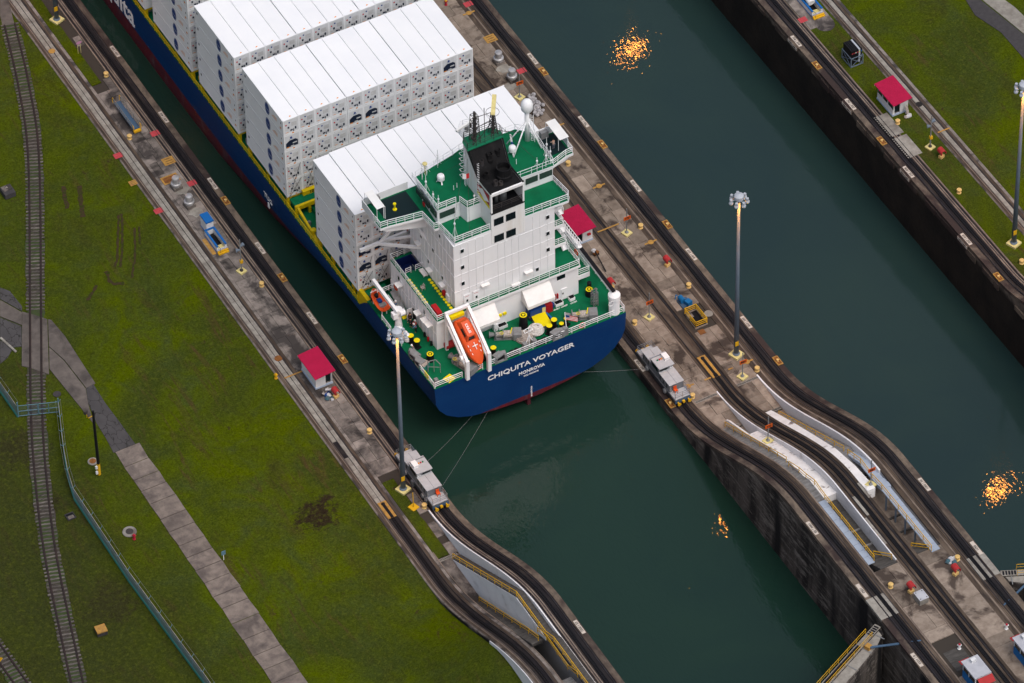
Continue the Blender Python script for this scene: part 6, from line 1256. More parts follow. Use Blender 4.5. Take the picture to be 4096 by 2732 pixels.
for col, row, x, y, l in ((1, 0, 2055, 330, 'the slabs beyond the white containers'), (0, 0, 1440, 1375, 'the dark apron near two metal ventilators')): flatplate('hatch_plate', gt(col, row, x, y), 1.7, 1.5, 'rust_yellow', 'square yellow hatch plate with a round mark on '+l, 'hatch', 'yellow hatch plates')
flatplate('hatch_plate', gt(0, 1, 1455, 105), 2.5, 1.6, 'rust_yellow', 'yellow bordered hatch with a dark rusty middle beside the metal ventilators', 'hatch'); p = gt(0, 1, 1455, 105); MB().box(p.x-1.0, p.y-.55, .041, p.x+1.0, p.y+.55, .05).build('hatch_stain_plate', 'rust', WL)
flatplate('hatch_plate', gt(0, 1, 1137, 138), 1.1, 1.0, 'rust_yellow', 'small yellow framed grate at the edge of the lawn', 'hatch')
for col, row, x, y, l in ((0, 0, 1325, 1140, 'across the slot beside the gangway'), (0, 0, 1010, 1330, 'at the lawn edge below the gangway'), (0, 1, 1640, 140, 'across the slot beside the ventilators'), (0, 1, 1355, 377, 'at the lawn edge level with the ventilators'), (1, 0, 1865, 35, 'across the slot beyond the containers'), (2, 0, 185, 605, 'across the slot beside the second ventilator pair'), (3, 0, 460, 170, 'across the slot beside the far stairwell')): flatplate('pink_plate', gt(col, row, x, y), 1.25, 1.0, 'pink_plate', 'pink red steel plate laid '+l, 'plate', 'pink plates across the slots')
flatplate('rust_plate', gt(2, 1, 1725, 1412), .9, .9, 'rust', 'small rusty square plate near the yellow railed pit', 'plate', None, False)
def disc_cover(p, r, mat, label, rim=None):
    t = thing('manhole', label, 'manhole', (p.x, p.y, -.06 if rim else 0), world=False)
    if rim: MB().lathe((0, 0, 0), [(rim, 0), (rim, .09), (rim-.1, .12)], 22).build('ring', 'light_concrete', t)
    MB().lathe((0, 0, .13 if rim else .0), [(r, 0), (r, .04)], 20).build('lid', mat, t)
disc_cover(gt(2, 1, 1782, 1255), .62, 'light_concrete', 'round pale manhole lid beside the yellow railed pit'); disc_cover(gt(0, 3, 1107, 275), .52, 'dark_steel', 'round iron manhole in a concrete ring on the lawn beside the red hydrant', .95)
disc_cover(gt(0, 2, 793, 1095), .45, 'rust', 'rusty manhole in a pale square frame beside the black and yellow pole', .7); disc_cover(gt(1, 2, 243, 215), .55, 'rust', 'round cover in the pale return track above the lawn side hut'); disc_cover(gt(0, 0, 443, 437), .5, 'rust_yellow', 'tan round cover in the pale return track near the railway end'); disc_cover(gt(3, 0, 1453, 892), .5, 'ink', 'dark round cover in the pale track beside the far wall hut'); disc_cover(gt(0, 2, 487, 520), .55, 'dark_steel', 'dark iron cover in the grass beside the fence gate')
# orange track end covers
def trackend(p, L, label):
    t = thing('rack_end_cover', label, 'track cover', (p.x, p.y, 0), world=False); MB().box(-.62, -L/2, -.04, .62, L/2, .05).build('sheet', 'rust_yellow', t); MB().box(-.2, -L/2, .051, .2, L/2-.4, .12).build('rack_nose', 'black', t); MB().lathe((0, L/2-.5, .05), [(.26, 0), (.26, .14), (.1, .2)], 10).build('wheel_stop', 'black', t)
trackend(Vector((8.74, -4.4, 0)), 4.4, 'orange plate with black rack nose at the start of the centre rack'); trackend(Vector((-41.67, -6.2, 0)), 3.2, 'stained orange plate with black rack nose in the lawn side return track')
r = random.Random(17)
for col, row, x, y, w in ((1, 2, 385, 350, 3.2), (2, 1, 925, 525, 3.4), (3, 0, 1665, 1115, 2.0), (2, 2, 1775, 392, 1.0), (2, 2, 1970, 305, .7)):
    p = gt(col, row, x, y); MB().box(p.x-w/2, p.y-.12, .055, p.x+w/2, p.y+.12, .066).build('painted_line', 'rust_yellow', WL if p.x < -30 else (WC if p.x < 30 else WR))
# ---------------------------------------------------------------- ventilators
def vent():
    t = thing('ventilator', '', 'ventilator', world=False, group='mushroom ventilators'); MB().cbox((0, 0, 0), (1.35, 1.35, .5), 0, .1).build('base', 'slab_grey', t); MB().lathe((0, 0, .5), [(.62, 0), (.62, .25), (.75, .3), (.75, .55), (.6, .62)], 20).build('skirt', 'vent_metal', t); MB().lathe((0, 0, 1.12), [(.52, 0), (.52, .75), (.56, .8), (.5, .95), (.25, 1.02), (.02, 1.04)], 20).build('cowl', 'vent_metal', t); return t
repeat(vent(), [gt(0, 1, 1507, 180), gt(0, 1, 1620, 335), gt(1, 0, 2125, 535), gt(1, 0, 2240, 685)], ['metal mushroom ventilator beside the yellow bordered hatch', 'metal mushroom ventilator next to the blue roofed stair house', 'metal mushroom ventilator beyond the white containers next to a rusty patch', 'metal mushroom ventilator next to the sign numbered 670'])
for col, row, x, y in ((0, 1, 1560, 200), (0, 1, 1680, 385), (1, 0, 2170, 590), (1, 0, 2225, 735)):
    p = gt(col, row, x, y); rr = random.Random(int(x)); pts = [(p.x+rr.uniform(.7, 1.35)*math.cos(a), p.y+rr.uniform(.6, 1.2)*math.sin(a)) for a in [i*2*math.pi/16 for i in range(16)]]
    MB().prism(pts, .0, .012).build('mortar_patch', 'light_concrete', WL if p.x < -30 else WC)
# ---------------------------------------------------------------- stairwells
def stairwell(x0, x1, y0, y1, label, booth):
    t = thing('stairwell', label, 'stairwell', ((x0+x1)/2, y0, 0)); w = .2
    for name, a, b, c, d in (('wall', x0, y0, x0+w, y1), ('wall', x1-w, y0, x1, y1), ('wall', x0+w, y1-w, x1-w, y1)):
        MB().box(a, b, 0, c, d, .95).build(name, 'hut_white', t); MB().box(a-.04, b-.04, .951, c+.04, d+.04, 1.08).build('coping', 'blue_paint', t)
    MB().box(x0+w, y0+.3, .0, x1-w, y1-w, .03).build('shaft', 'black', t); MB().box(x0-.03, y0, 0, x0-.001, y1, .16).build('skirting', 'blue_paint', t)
    for i in range(3): MB().box(x0-.05, y0-.75+i*.25, 0, x1+.05, y0-.5+i*.25, .18*(i+1)).build('step', 'safety_yellow' if i < 2 else 'roof_grey', t)
    MB().box(x0+w, y0+.0, .03, x1-w, y0+.9, .3).build('step', 'pad_yellow', t)
    mb = MB(); mb.tube([(x0+.3, y0-.6, .2), (x0+.3, y0-.6, 1.1), (x0+.3, y0+1.5, .6)], .04); mb.tube([(x1-.3, y0+.2, .9), (x1-.3, y1-.6, .2)], .04); mb.build('handrail', 'chrome', t)
    if booth:
        MB().box(x0+.35, y1+.02, 0, x1-.05, y1+1.9, 2.1).build('booth_wall', 'hut_white', t); MB().box(x0+.3, y1-.05, 2.101, x1, y1+1.95, 2.3).build('booth_roof', 'blue_paint', t); MB().box(x0+.34, y1+.0, 0, x1-.04, y1+1.92, .25).build('booth_skirting', 'blue_paint', t)
        MB().box(x0-.75, y0-.2, 0, x0-.2, y1-.6, .05).build('yellow_strip', 'rust_yellow', t)
stairwell(-39.55, -38.05, 48.2, 52.0, 'white stairwell with blue coping and a blue roofed house at its head', True); stairwell(56.55, 58.3, 48.7, 54.5, 'white stairwell with blue coping beside the grass on the far wall', False)
for cx_, cy_ in ((57.2, 51.5),): MB().cyl((57.4, 50.2, 1.2), (57.4, 53.5, 2.0), .55, .75, 14).build('rolled_awning', 'canvas', label='large white rolled sheet lying in the far stairwell', cat='sheet')
# ---------------------------------------------------------------- gangway on the apron
GW = thing('gangway', 'blue gangway with grey rails parked on the dark apron', 'gangway', (-38.6, 78.4, 0))
MB().box(-39.1, 75.3, .55, -38.1, 81.6, .7).build('deck', 'loco_blue', GW)
for x in (-39.15, -38.05): railing([(x, 75.3, .6), (x, 81.6, .6)], .95, 3, 2.1, .04).build('railing', 'chrome', GW); mb = MB(); mb.tube([(x, 75.3, .6), (x, 74.9, .9), (x, 75.0, 1.5), (x, 75.4, 1.55)], .05); mb.tube([(x, 81.6, .6), (x, 82.0, .9), (x, 81.9, 1.5), (x, 81.5, 1.55)], .05); mb.build('end_rail', 'safety_yellow', GW)
MB().box(-39.15, 74.9, .3, -38.05, 75.28, .62).build('end_step', 'safety_yellow', GW); MB().box(-38.9, 75.2, .0, -38.3, 75.6, .54).build('foot', 'pad_yellow', GW); MB().box(-38.9, 81, .0, -38.3, 81.4, .54).build('foot', 'pad_yellow', GW)
# ---------------------------------------------------------------- panel rack
PR = thing('panel_rack', 'blue steel rack holding upright black panels on the far grass strip', 'rack', (56.9, 38.0, 0)); x0, x1, y0, y1 = 55.95, 57.9, 36.8, 39.3
for x in (x0, x1):
    for y in (y0, y1): MB().box(x-.06, y-.06, 0, x+.06, y+.06, 1.75).build('post', 'lamp_pole', PR)
for z in (.08, 1.7):
    for a, b in (((x0, y0, z), (x1, y0, z)), ((x0, y1, z), (x1, y1, z)), ((x0, y0, z), (x0, y1, z)), ((x1, y0, z), (x1, y1, z))): MB().bar(a, b, .1, .1).build('beam', 'lamp_pole', PR)
for a, b in (((x0, y0, .1), (x1, y0, 1.7)), ((x0, y0, 1.7), (x1, y0, .1)), ((x0, y0, .1), (x0, y1, 1.7)), ((x0, y0, 1.7), (x0, y1, .1))): MB().bar(a, b, .07, .07).build('brace', 'lamp_pole', PR)
for i in range(6): MB().box(x0+.1+i*.3, y0+.1, .5, x0+.34+i*.3, y1-.1, 2.95).build('panel', 'black' if i != 4 else 'lamp_head', PR); MB().box(x0+.14+i*.3, y0+.08, 2.4, x0+.3+i*.3, y0+.099, 2.6).build('panel_label', ['pink_plate', 'pink_plate', 'plate_white', 'pink_plate', 'bright_yellow', 'blue_paint'][i], PR)
# ---------------------------------------------------------------- pump and railed pit
PT = thing('railed_pit', 'dark square pit with yellow guard rail on the centre wall slabs', 'pit', (11.75, 4.3, 0)); x0, x1, y0, y1 = 10.85, 12.6, 2.8, 5.85
MB().box(x0, y0, -.12, x1, y1, -.10).build('shaft', 'black', PT)
for a in ((x0-.1, y0-.1, x1+.1, y0), (x0-.1, y1, x1+.1, y1+.1), (x0-.1, y0, x0, y1), (x1, y0, x1+.1, y1)): MB().box(a[0], a[1], -.12, a[2], a[3], .06).build('kerb', 'slab_tan', PT)
MB().box(x0+.1, y1-1.0, -.09, x0+.9, y1-.1, .02).build('inner_step', 'slab_grey', PT)
railing([(x0, y0, .05), (x1, y0, .05), (x1, y1, .05), (x0, y1, .05)], 1.05, 3, 1.5, .055, close=True).build('railing', YR, PT)
PU = thing('pump', 'blue pump motor beside the yellow railed pit', 'pump', gt(2, 1, 1590, 1180)); p = gt(2, 1, 1590, 1180)
MB().cyl((p.x-.3, p.y+.2, .65), (p.x-.3, p.y+1.2, .65), .42, .38, 14).build('motor', 'pump_blue', PU); MB().cbox((p.x+.25, p.y-.2, 0), (.8, .8, .85), 0, .3).build('pump_body', 'pump_blue', PU); MB().box(p.x-.8, p.y-.5, 0, p.x+.7, p.y+1.2, .22).build('skid', 'loco_blue', PU); MB().tube([(p.x-.4, p.y+1.2, .6), (p.x-.7, p.y+1.6, .9), (p.x-.9, p.y+1.4, .3)], .06).build('hose', 'pump_blue', PU)
# cabinet, rubbish heaps, rubble
p = g(*T(3, 3, 1470, 860), 10.5); CBN = thing('steel_cabinet', 'grey steel cabinet beside a red hooded reel near the lock gate', 'cabinet', p); MB().cbox((p.x, p.y, 10.5), (1.3, 1.6, .95)).build('body', 'light_concrete', CBN); MB().cbox((p.x, p.y, 11.451), (1.36, 1.66, .05)).build('lid', 'roof_grey', CBN)
for a, b in ((-.45, .6), (.45, .6), (-.45, -.6), (.45, -.6)): MB().lathe((p.x+a, p.y+b, 11.5), [(.07, 0), (.07, .04)], 8).build('bolt', 'ink', CBN)
def blob(mb, c, r, seed, m=0):
    rr = random.Random(seed); rings = []
    for k in range(5):
        ph = -.9+k*.45*1.05; rings.append([(c[0]+r*math.cos(ph)*rr.uniform(.75, 1.2)*math.cos(a), c[1]+r*math.cos(ph)*rr.uniform(.75, 1.2)*math.sin(a), c[2]+r*.75*(math.sin(ph)+.75)) for a in [i*2*math.pi/8 for i in range(8)]])
    mb.loft(rings, m)
def bags(p, n, spread, r, mats, name, label, cat, seed):
    t = thing(name, label, cat, p, world=True); rr = random.Random(seed)
    for i in range(n):
        mb = MB(); blob(mb, (p.x+rr.gauss(0, spread[0]), p.y+rr.gauss(0, spread[1]), p.z), r*rr.uniform(.6, 1.2), seed*10+i); mb.build('bag', rr.choice(mats), t)
    return t
bags(g(*T(3, 3, 1735, 530), 10.5), 9, (.35, .4), .34, ['rubbish_white', 'rubbish_white', 'rubbish_teal'], 'rubbish_heap', 'heap of white bags beside a bright yellow bollard', 'rubbish', 3)
hp = bags(gt(1, 2, 670, 540), 8, (.3, .35), .36, ['rubbish_teal', 'rubbish_white', 'dark_steel', 'logo_blue'], 'rubbish_heap', 'heap of boards and blue bags at the end of the lawn side hut', 'rubbish', 5); p = gt(1, 2, 660, 520)
for i in range(3): MB().bar((p.x-.7+.3*i, p.y-.1+.2*i, .4+.15*i), (p.x+.5, p.y+.4-.3*i, .65+.12*i), .4, .06).build('board', ['rope', 'slab_grey', 'rubbish_white'][i], hp)
hp = bags(gt(3, 0, 1365, 1000), 5, (.25, .3), .3, ['rubbish_white', 'rope'], 'rubbish_heap', 'white bags and boards leaning at the far wall hut door', 'rubbish', 8); p = gt(3, 0, 1360, 980); MB().bar((p.x, p.y, .0), (p.x-.2, p.y+.3, 1.6), .6, .08).build('board', 'rope', hp)
rp = thing('rubble_heap', 'long grey heap of crumpled rubble on the slabs beyond the satellite dome', 'rubble', gt(2, 0, 310, 950)); rr = random.Random(12); a_, b_ = gt(2, 0, 262, 850), gt(2, 0, 345, 985)
for i in range(70):
    t_ = rr.random(); c = a_.lerp(b_, t_); mb = MB(); blob(mb, (c.x+rr.gauss(0, .38), c.y+rr.gauss(0, .3), rr.uniform(0, .5)), rr.uniform(.16, .34), 500+i); mb.build('lump', 'rubble_grey', rp)
# barrow with pole near the half hidden hut
p = gt(2, 1, 820, 755); BR = thing('pole_barrow', 'long black pole on a small barrow with a white cloth near the half hidden hut', 'barrow', p); MB().bar((p.x-.1, p.y+.2, .8), gt(2, 1, 905, 895, .15), .14, .14).build('pole', 'black', BR); MB().cbox((p.x, p.y, .3), (.8, .5, .3), 0, .5).build('tray', 'rust', BR); mb = MB(); blob(mb, (p.x-.25, p.y+.25, .6), .34, 77); mb.build('cloth', 'rubbish_white', BR)
for a in (-.3, .3): MB().cyl((p.x+a, p.y-.1, .2), (p.x+a+.08, p.y-.1, .2), .2, .2, 10).build('wheel', 'black', BR)
# ---------------------------------------------------------------- hydrants
def hydrant(p, mat, capm, label):
    t = thing('hydrant', label, 'hydrant', (p.x, p.y, p.z), world=False); MB().lathe((0, 0, 0), [(.24, 0), (.24, .08), (.16, .1), (.16, .7), (.2, .74), (.2, .8)], 12).build('barrel', mat, t); MB().lathe((0, 0, .8), [(.18, 0), (.14, .12), (.05, .2)], 12).build('cap', capm, t)
    for a in (0, 2.1): MB().cyl((.12*math.cos(a), .12*math.sin(a), .55), (.3*math.cos(a), .3*math.sin(a), .55), .08, .08, 8).build('nozzle', mat, t)
hydrant(gt(0, 3, 1147, 338), 'hydrant_red', 'hydrant_red', 'red fire hydrant beside the ringed manhole on the lawn'); hydrant(gt(1, 0, 1675, 42), 'hydrant_red', 'safety_yellow', 'red and yellow hydrant on the slabs beyond the containers'); hydrant(g(*T(3, 3, 1797, 1275), 10.5), 'paint_white', 'hydrant_red', 'small white hydrant with red cap near the blue kiosk with the red awning'); hydrant(g(*T(3, 3, 2200, 1105), 10.5), 'paint_white', 'hydrant_red', 'small white hydrant with red cap near the cut off kiosk'); hydrant(gt(1, 2, 222, 385), 'safety_yellow', 'safety_yellow', 'small yellow hydrant at the lawn edge near the hut')
# ---------------------------------------------------------------- pole with floodlight
p = g(397, 1897); PL = thing('striped_pole', 'black and yellow pole with a floodlight standing on the lawn', 'pole', (p.x, p.y, 0)); MB().cyl((p.x, p.y, 0), (p.x, p.y, 2.1), .24, .23, 12).build('painted_foot', 'safety_yellow', PL); MB().cyl((p.x, p.y, 2.1), (p.x-.1, p.y-.1, 12.4), .22, .17, 12).build('pole', 'black', PL)
for z in (.3, 1.3): MB().cbox((p.x-.33, p.y-.05, z), (.3, .22, .5)).build('meter_box', 'hut_white', PL)
q = gx(362, 1640, p.x-.4); MB().bar((p.x-.1, p.y-.1, 11.6), (q.x-.4, q.y, 11.4), .08, .08).build('bracket', 'safety_yellow', PL); MB().bar((p.x-.9, p.y+.2, 11.3), (p.x-.9, p.y+.2, 12.2), .06, .06).build('bracket', 'safety_yellow', PL); MB().cbox((p.x-1.0, p.y+.25, 12.1), (.5, .35, .5), 0, .5).build('floodlight', 'dark_steel', PL)
# ---------------------------------------------------------------- lawn: railway, paths, fence
def resample(pts, step):
    out = []; d = 0
    for a, b in zip(pts[:-1], pts[1:]):
        L = (b-a).length
        while d < L: out.append((a.lerp(b, d/L), (b-a).normalized())); d += step
        d -= L
    return out
def spline(pts, n=8):
    out = []
    P = [pts[0]*2-pts[1]]+pts+[pts[-1]*2-pts[-2]]
    for i in range(1, len(P)-2):
        for k in range(n):
            t = k/n; a, b, c, d = P[i-1], P[i], P[i+1], P[i+2]; out.append(.5*((2*b)+(c-a)*t+(2*a-5*b+4*c-d)*t*t+(3*b-a-3*c+d)*t**3))
    return out+[pts[-1]]
lr = [(16, 108), (75, 351), (110, 655), (116, 714), (119, 1229), (119, 1333), (124, 1661), (136, 1918), (150, 2066), (175, 2209), (206, 2396), (248, 2583), (281, 2732), (330, 2950)]
rrl = [(61, 89), (115, 337), (159, 608), (164, 714), (165, 1229), (165, 1333), (168, 1614), (187, 1871), (201, 2066), (225, 2209), (257, 2396), (304, 2583), (335, 2732), (384, 2950)]
cl = [(g(*a)+g(*b))/2 for a, b in zip(lr, rrl)]
cl = [cl[i] for i in (0, 1, 2, 4, 6, 7, 9, 11, 13)]; cl = spline(cl, 10)
def railway(name, label, line, cross=None, seed=1, step=.66, rh=.15):
    t = thing(name, label, 'railway track', tuple(line[0])); r = random.Random(seed)
    sm = [MB().box(-1.3, -.13, -.05, 1.3, .13, .07).mesh('sleeper', ['wood_grey']), MB().add([(-1.25, -.12, -.05), (1.28, -.15, -.05), (1.3, .11, -.05), (-1.27, .14, -.05), (-1.25, -.12, .06), (1.28, -.15, .075), (1.3, .11, .07), (-1.27, .14, .05)], [(3, 2, 1, 0), (4, 5, 6, 7), (0, 1, 5, 4), (1, 2, 6, 5), (2, 3, 7, 6), (3, 0, 4, 7)]).mesh('sleeper', ['wood_grey'])]
    for p, d in resample(line, step):
        if cross and cross[0] < p.y < cross[1]: continue
        o = place('sleeper', r.choice(sm), t, (p.x+r.uniform(-.06, .06), p.y, 0), math.atan2(d.y, d.x)+math.pi/2+r.uniform(-.03, .03))
        o.matrix_parent_inverse = Matrix.Translation(-Vector(t['_w']))
    for s in (-.76, .76):
        pts = []
        for p, d in resample(line, 1.5): n_ = Vector((-d.y, d.x, 0)); pts.append(p+n_*s+Vector((0, 0, .12)))
        mb = MB()
        for a, b in zip(pts[:-1], pts[1:]): mb.bar(a, b, .13, rh)
        mb.build('rail', 'rail_rust', t)
        mb = MB()
        for a, b in zip(pts[:-1], pts[1:]): mb.bar(a-Vector((0, 0, .05)), b-Vector((0, 0, .05)), .30, .05)
        mb.build('tie_plates', 'rail_rust', t)
    ed = [(p, Vector((-d.y, d.x, 0))) for p, d in resample(line, 1.2)]; rb = random.Random(seed+3)
    for nm, sp in (('ballast', 1.0),):
        mb = MB(); vs = []
        for p, n_ in ed: vs += [p+n_*rb.uniform(.95, 1.45)*sp+Vector((0, 0, .015)), p-n_*rb.uniform(.95, 1.45)*sp+Vector((0, 0, .015))]
        mb.add(vs, [(2*i, 2*i+2, 2*i+3, 2*i+1) for i in range(len(ed)-1)]); mb.build(nm, 'ballast_grass', t)
    return t
def ballast_grass():
    m, n, l, p = newmat('ballast_grass'); MATS['ballast_grass'] = m; p.inputs['Roughness'].default_value = 1
    v = pos(n, l); c = mix(n, l, ramp(n, l, noise(n, l, v, 2.5, 6, .75), .4, .65), lin((.055, .045, .036)), lin((.020, .017, .014)))
    c = mix(n, l, ramp(n, l, noise(n, l, v, .22, 5, .7), .42, .58), c, lin((.030, .050, .010))); l.new(c, p.inputs['Base Color'])
ballast_grass()
railway('railway_track', 'overgrown railway track with weathered sleepers crossing the lawn', cl, (g(140, 1500).y, g(140, 1240).y))
l2 = [(g(0, 2564)+g(5-46, 2640))/2, (g(112, 2728)+g(47, 2728))/2]; a_, b_ = g(-12, 2600), g(82, 2732); dd = (b_-a_).normalized(); railway('railway_track', 'short pale sleepered siding at the corner of the lawn', spline([a_-dd*8, a_, b_, b_+dd*10], 6), None, 5)
# paths
PTH = thing('concrete_path', 'long straight concrete slab path crossing the lawn', 'path', tuple(g(800, 2200))); PTH['kind'] = 'structure'
def lerp2(a, b, t): return (a[0]+(b[0]-a[0])*t, a[1]+(b[1]-a[1])*t)
Lp = [g(*p) for p in ((454, 1808), (618, 2066), (749, 2251), (936, 2518), (1091, 2732), (1330, 3060))]; Rp = [g(*p) for p in ((548, 1780), (744, 2062), (936, 2335), (1075, 2515), (1239, 2732), (1490, 3060))]
ly0, ly1 = Lp[0], Lp[-1]; y = Rp[0].y+.3; rr = random.Random(23); xl = lambda yy: lerp(-68.6, -68.9, (20-yy)/60)+.05*math.sin(yy); xr = lambda yy: lerp(-65.0, -64.7, (20-yy)/60)+.05*math.sin(yy*1.3)
while y > -46:
    L = rr.uniform(2.3, 3.2); MB().prism([(xl(y)+rr.uniform(-.06, .06), y-.05), (xr(y)+rr.uniform(-.06, .06), y-.05), (xr(y-L)+rr.uniform(-.06, .06), y-L+.05), (xl(y-L)+rr.uniform(-.06, .06), y-L+.05)], -.15, .0+rr.uniform(-.012, .012)).build('slab', 'path_slab', PTH); y -= L
MB().prism([(-68.55, 20.8), (-65.1, 20.8), (-64.8, -46), (-68.8, -46)], -.3, -.07).build('joint_bed', 'joint_dark', PTH)
px = lambda *pts: [tuple(g(*p).xy) for p in pts]
def patch(name, pts, mat, z, parent): return MB().prism(px(*pts), -.2, z).build(name, mat, parent)
patch('asphalt_patch', [(344, 1551), (372, 1534), (420, 1610), (480, 1690), (541, 1775), (454, 1810), (425, 1755), (385, 1690), (352, 1610)], 'asphalt_cracked', -.012, PTH)
CRS = thing('concrete_crossing', 'cracked concrete slabs where the path meets the railway', 'crossing', tuple(g(200, 1400))); CRS['kind'] = 'structure'
for i, q in enumerate(([(192, 1277), (205, 1280), (260, 1345), (381, 1533), (345, 1552), (258, 1440), (196, 1385)], [(197, 1390), (256, 1443), (343, 1555), (352, 1612), (374, 1690), (372, 1692), (290, 1590), (198, 1475)], [(89, 1247), (118, 1255), (118, 1470), (87, 1463)], [(122, 1256), (163, 1268), (163, 1487), (122, 1472)], [(168, 1270), (189, 1278), (196, 1497), (168, 1488)], [(0, 1200), (88, 1250), (87, 1300), (0, 1265)])): patch('slab', q, 'crossing_slab', .03+.004*i, CRS)
patch('asphalt_patch', [(0, 1150), (40, 1165), (88, 1225), (88, 1244), (0, 1195)], 'asphalt_cracked', .01, CRS); patch('asphalt_patch', [(0, 1270), (86, 1305), (87, 1384), (45, 1390), (0, 1352)], 'asphalt_cracked', .01, CRS); patch('asphalt_patch', [(0, 1360), (50, 1395), (30, 1430), (0, 1455)], 'asphalt_cracked', .01, CRS)
for i in range(6):
    a = lerp2((2, 1352), (66, 1410), i/6); b = lerp2((2, 1352), (66, 1410), (i+.85)/6); MB().bar(g(*a)+Vector((0, 0, .06)), g(*b)+Vector((0, 0, .06)), .3, .16).build('kerb_stone', 'light_concrete', CRS)
p0 = thing('concrete_crossing', 'dark concrete slabs at the far end of the railway', 'crossing', tuple(g(30, 40))); p0['kind'] = 'structure'
patch('slab', [(0, -20), (30, -20), (57, 95), (10, 104), (0, 60)], 'crossing_slab', .03, p0)
RD_ = thing('road', 'dark asphalt service road behind the far lawn', 'road', tuple(g(4000, 40))); RD_['kind'] = 'structure'
patch('asphalt', [(3845, -30), (3900, -20), (3935, 10), (3985, 50), (4110, 150), (4300, 400), (4300, 560), (4096, 235), (4005, 130), (3900, 60)], 'asphalt', .02, RD_); patch('verge', [(3905, -25), (3985, -25), (4060, 30), (4300, 260), (4300, 395), (4112, 148), (3990, 48), (3940, 8)], 'light_concrete', .04, RD_)
# wheel ruts in the lawn
GRD = bpy.data.objects['ground']
def rut(pts, w, seed):
    r = random.Random(seed); line = [g(*T(0, 1, x, y)) for x, y in pts]; line = spline(line, 8) if len(line) > 2 else [line[0].lerp(line[-1], i/12) for i in range(13)]; vs = []
    for p, d in resample(line, .35): n_ = Vector((-d.y, d.x, 0)); p = p+n_*r.uniform(-.06, .06); vs += [p+n_*w*r.uniform(.25, .6)+Vector((0, 0, .012)), p-n_*w*r.uniform(.25, .6)+Vector((0, 0, .012))]
    for v in vs: v.z = bank(v.x, v.y)+.03
    MB().add(vs, [(2*i, 2*i+2, 2*i+3, 2*i+1) for i in range(len(vs)//2-1)]).build('wheel_rut', 'rut_soil', GRD)
for i, (pts, w) in enumerate((([(540, 165), (552, 260), (580, 370)], .75), ([(682, 160), (690, 300), (715, 440)], .8), ([(1015, 410), (1000, 760), (975, 860)], .4), ([(1042, 400), (1045, 700), (1025, 860)], .4), ([(1150, 520), (1155, 740), (1125, 950)], .35), ([(1190, 510), (1195, 665)], .3), ([(830, 1010), (740, 1150)], .5), ([(905, 890), (960, 990), (1080, 990)], .6))): rut(pts, w, 60+i)
# fence
FN = thing('chain_link_fence', 'blue chain link fence with barbed wire running beside the railway', 'fence', tuple(g(300, 1990)))
def fence(pts, h=2.2, sp=3.0):
    for a, b in zip(pts[:-1], pts[1:]):
        n = max(1, round((b-a).length/sp))
        for i in range(n):
            p, q = a.lerp(b, i/n), a.lerp(b, (i+1)/n)
            MB().add([p+Vector((0, 0, .12)), q+Vector((0, 0, .12)), q+Vector((0, 0, h)), p+Vector((0, 0, h))], [(0, 1, 2, 3)]).build('mesh_panel', 'chain_link', FN)
            MB().bar(p+Vector((0, 0, .1)), q+Vector((0, 0, .1)), .12, .42).build('base_strip', 'fence_green', FN)
            mb = MB().cyl(p, p+Vector((0, 0, h+.1)), .06, .06, 8); mb.cyl(p+Vector((0, 0, h)), p+Vector((.35, .1, h+.4)), .035, .035, 5); mb.cyl(p+Vector((0, 0, h)), p+Vector((-.35, .1, h+.4)), .035, .035, 5); mb.build('post', 'fence_blue', FN)
            mb = MB().bar(p+Vector((0, 0, h)), q+Vector((0, 0, h)), .07, .07); mb.build('top_rail', 'light_concrete', FN)
            mb = MB(); [mb.cyl(p+Vector((s_*.35, .1, h+.38)), q+Vector((s_*.35, .1, h+.38)), .015, .015, 4) for s_ in (-1, 1)]; mb.build('barbed_wire', 'grey_steel', FN)
fp = [g(*q) for q in ((-60, 1480), (0, 1567), (70, 1667))]; fence(fp)
fence([g(238, 1655), g(258, 1830), g(275, 1925), g(297, 1998), g(515, 2326), g(814, 2732), g(1010, 3010)])
FG = thing('fence_gate', 'wide double gate of grey tube standing across the railway', 'gate', tuple(g(150, 1660))); a, b = g(74, 1667), g(237, 1650); h = 2.1
for u0, u1 in ((0, .5), (.5, 1)):
    p, q = a.lerp(b, u0+.01), a.lerp(b, u1-.01); mb = MB(); [mb.cyl(p+Vector((0, 0, z)), q+Vector((0, 0, z)), .05, .05, 6) for z in (.15, 1.05, h)]; [mb.cyl(w_+Vector((0, 0, .15)), w_+Vector((0, 0, h)), .05, .05, 6) for w_ in (p, p.lerp(q, .5), q)]; lf = mb.build('leaf_frame', 'fence_blue', FG)
    MB().add([p+Vector((0, 0, .2)), q+Vector((0, 0, .2)), q+Vector((0, 0, h-.05)), p+Vector((0, 0, h-.05))], [(0, 1, 2, 3)]).build('mesh_panel', 'gate_mesh', lf) if 'gate_mesh' in MATS else None
for w_ in (a, b): MB().cyl(w_, w_+Vector((0, 0, 2.8)), .09, .09, 8).build('post', 'fence_blue', FG)
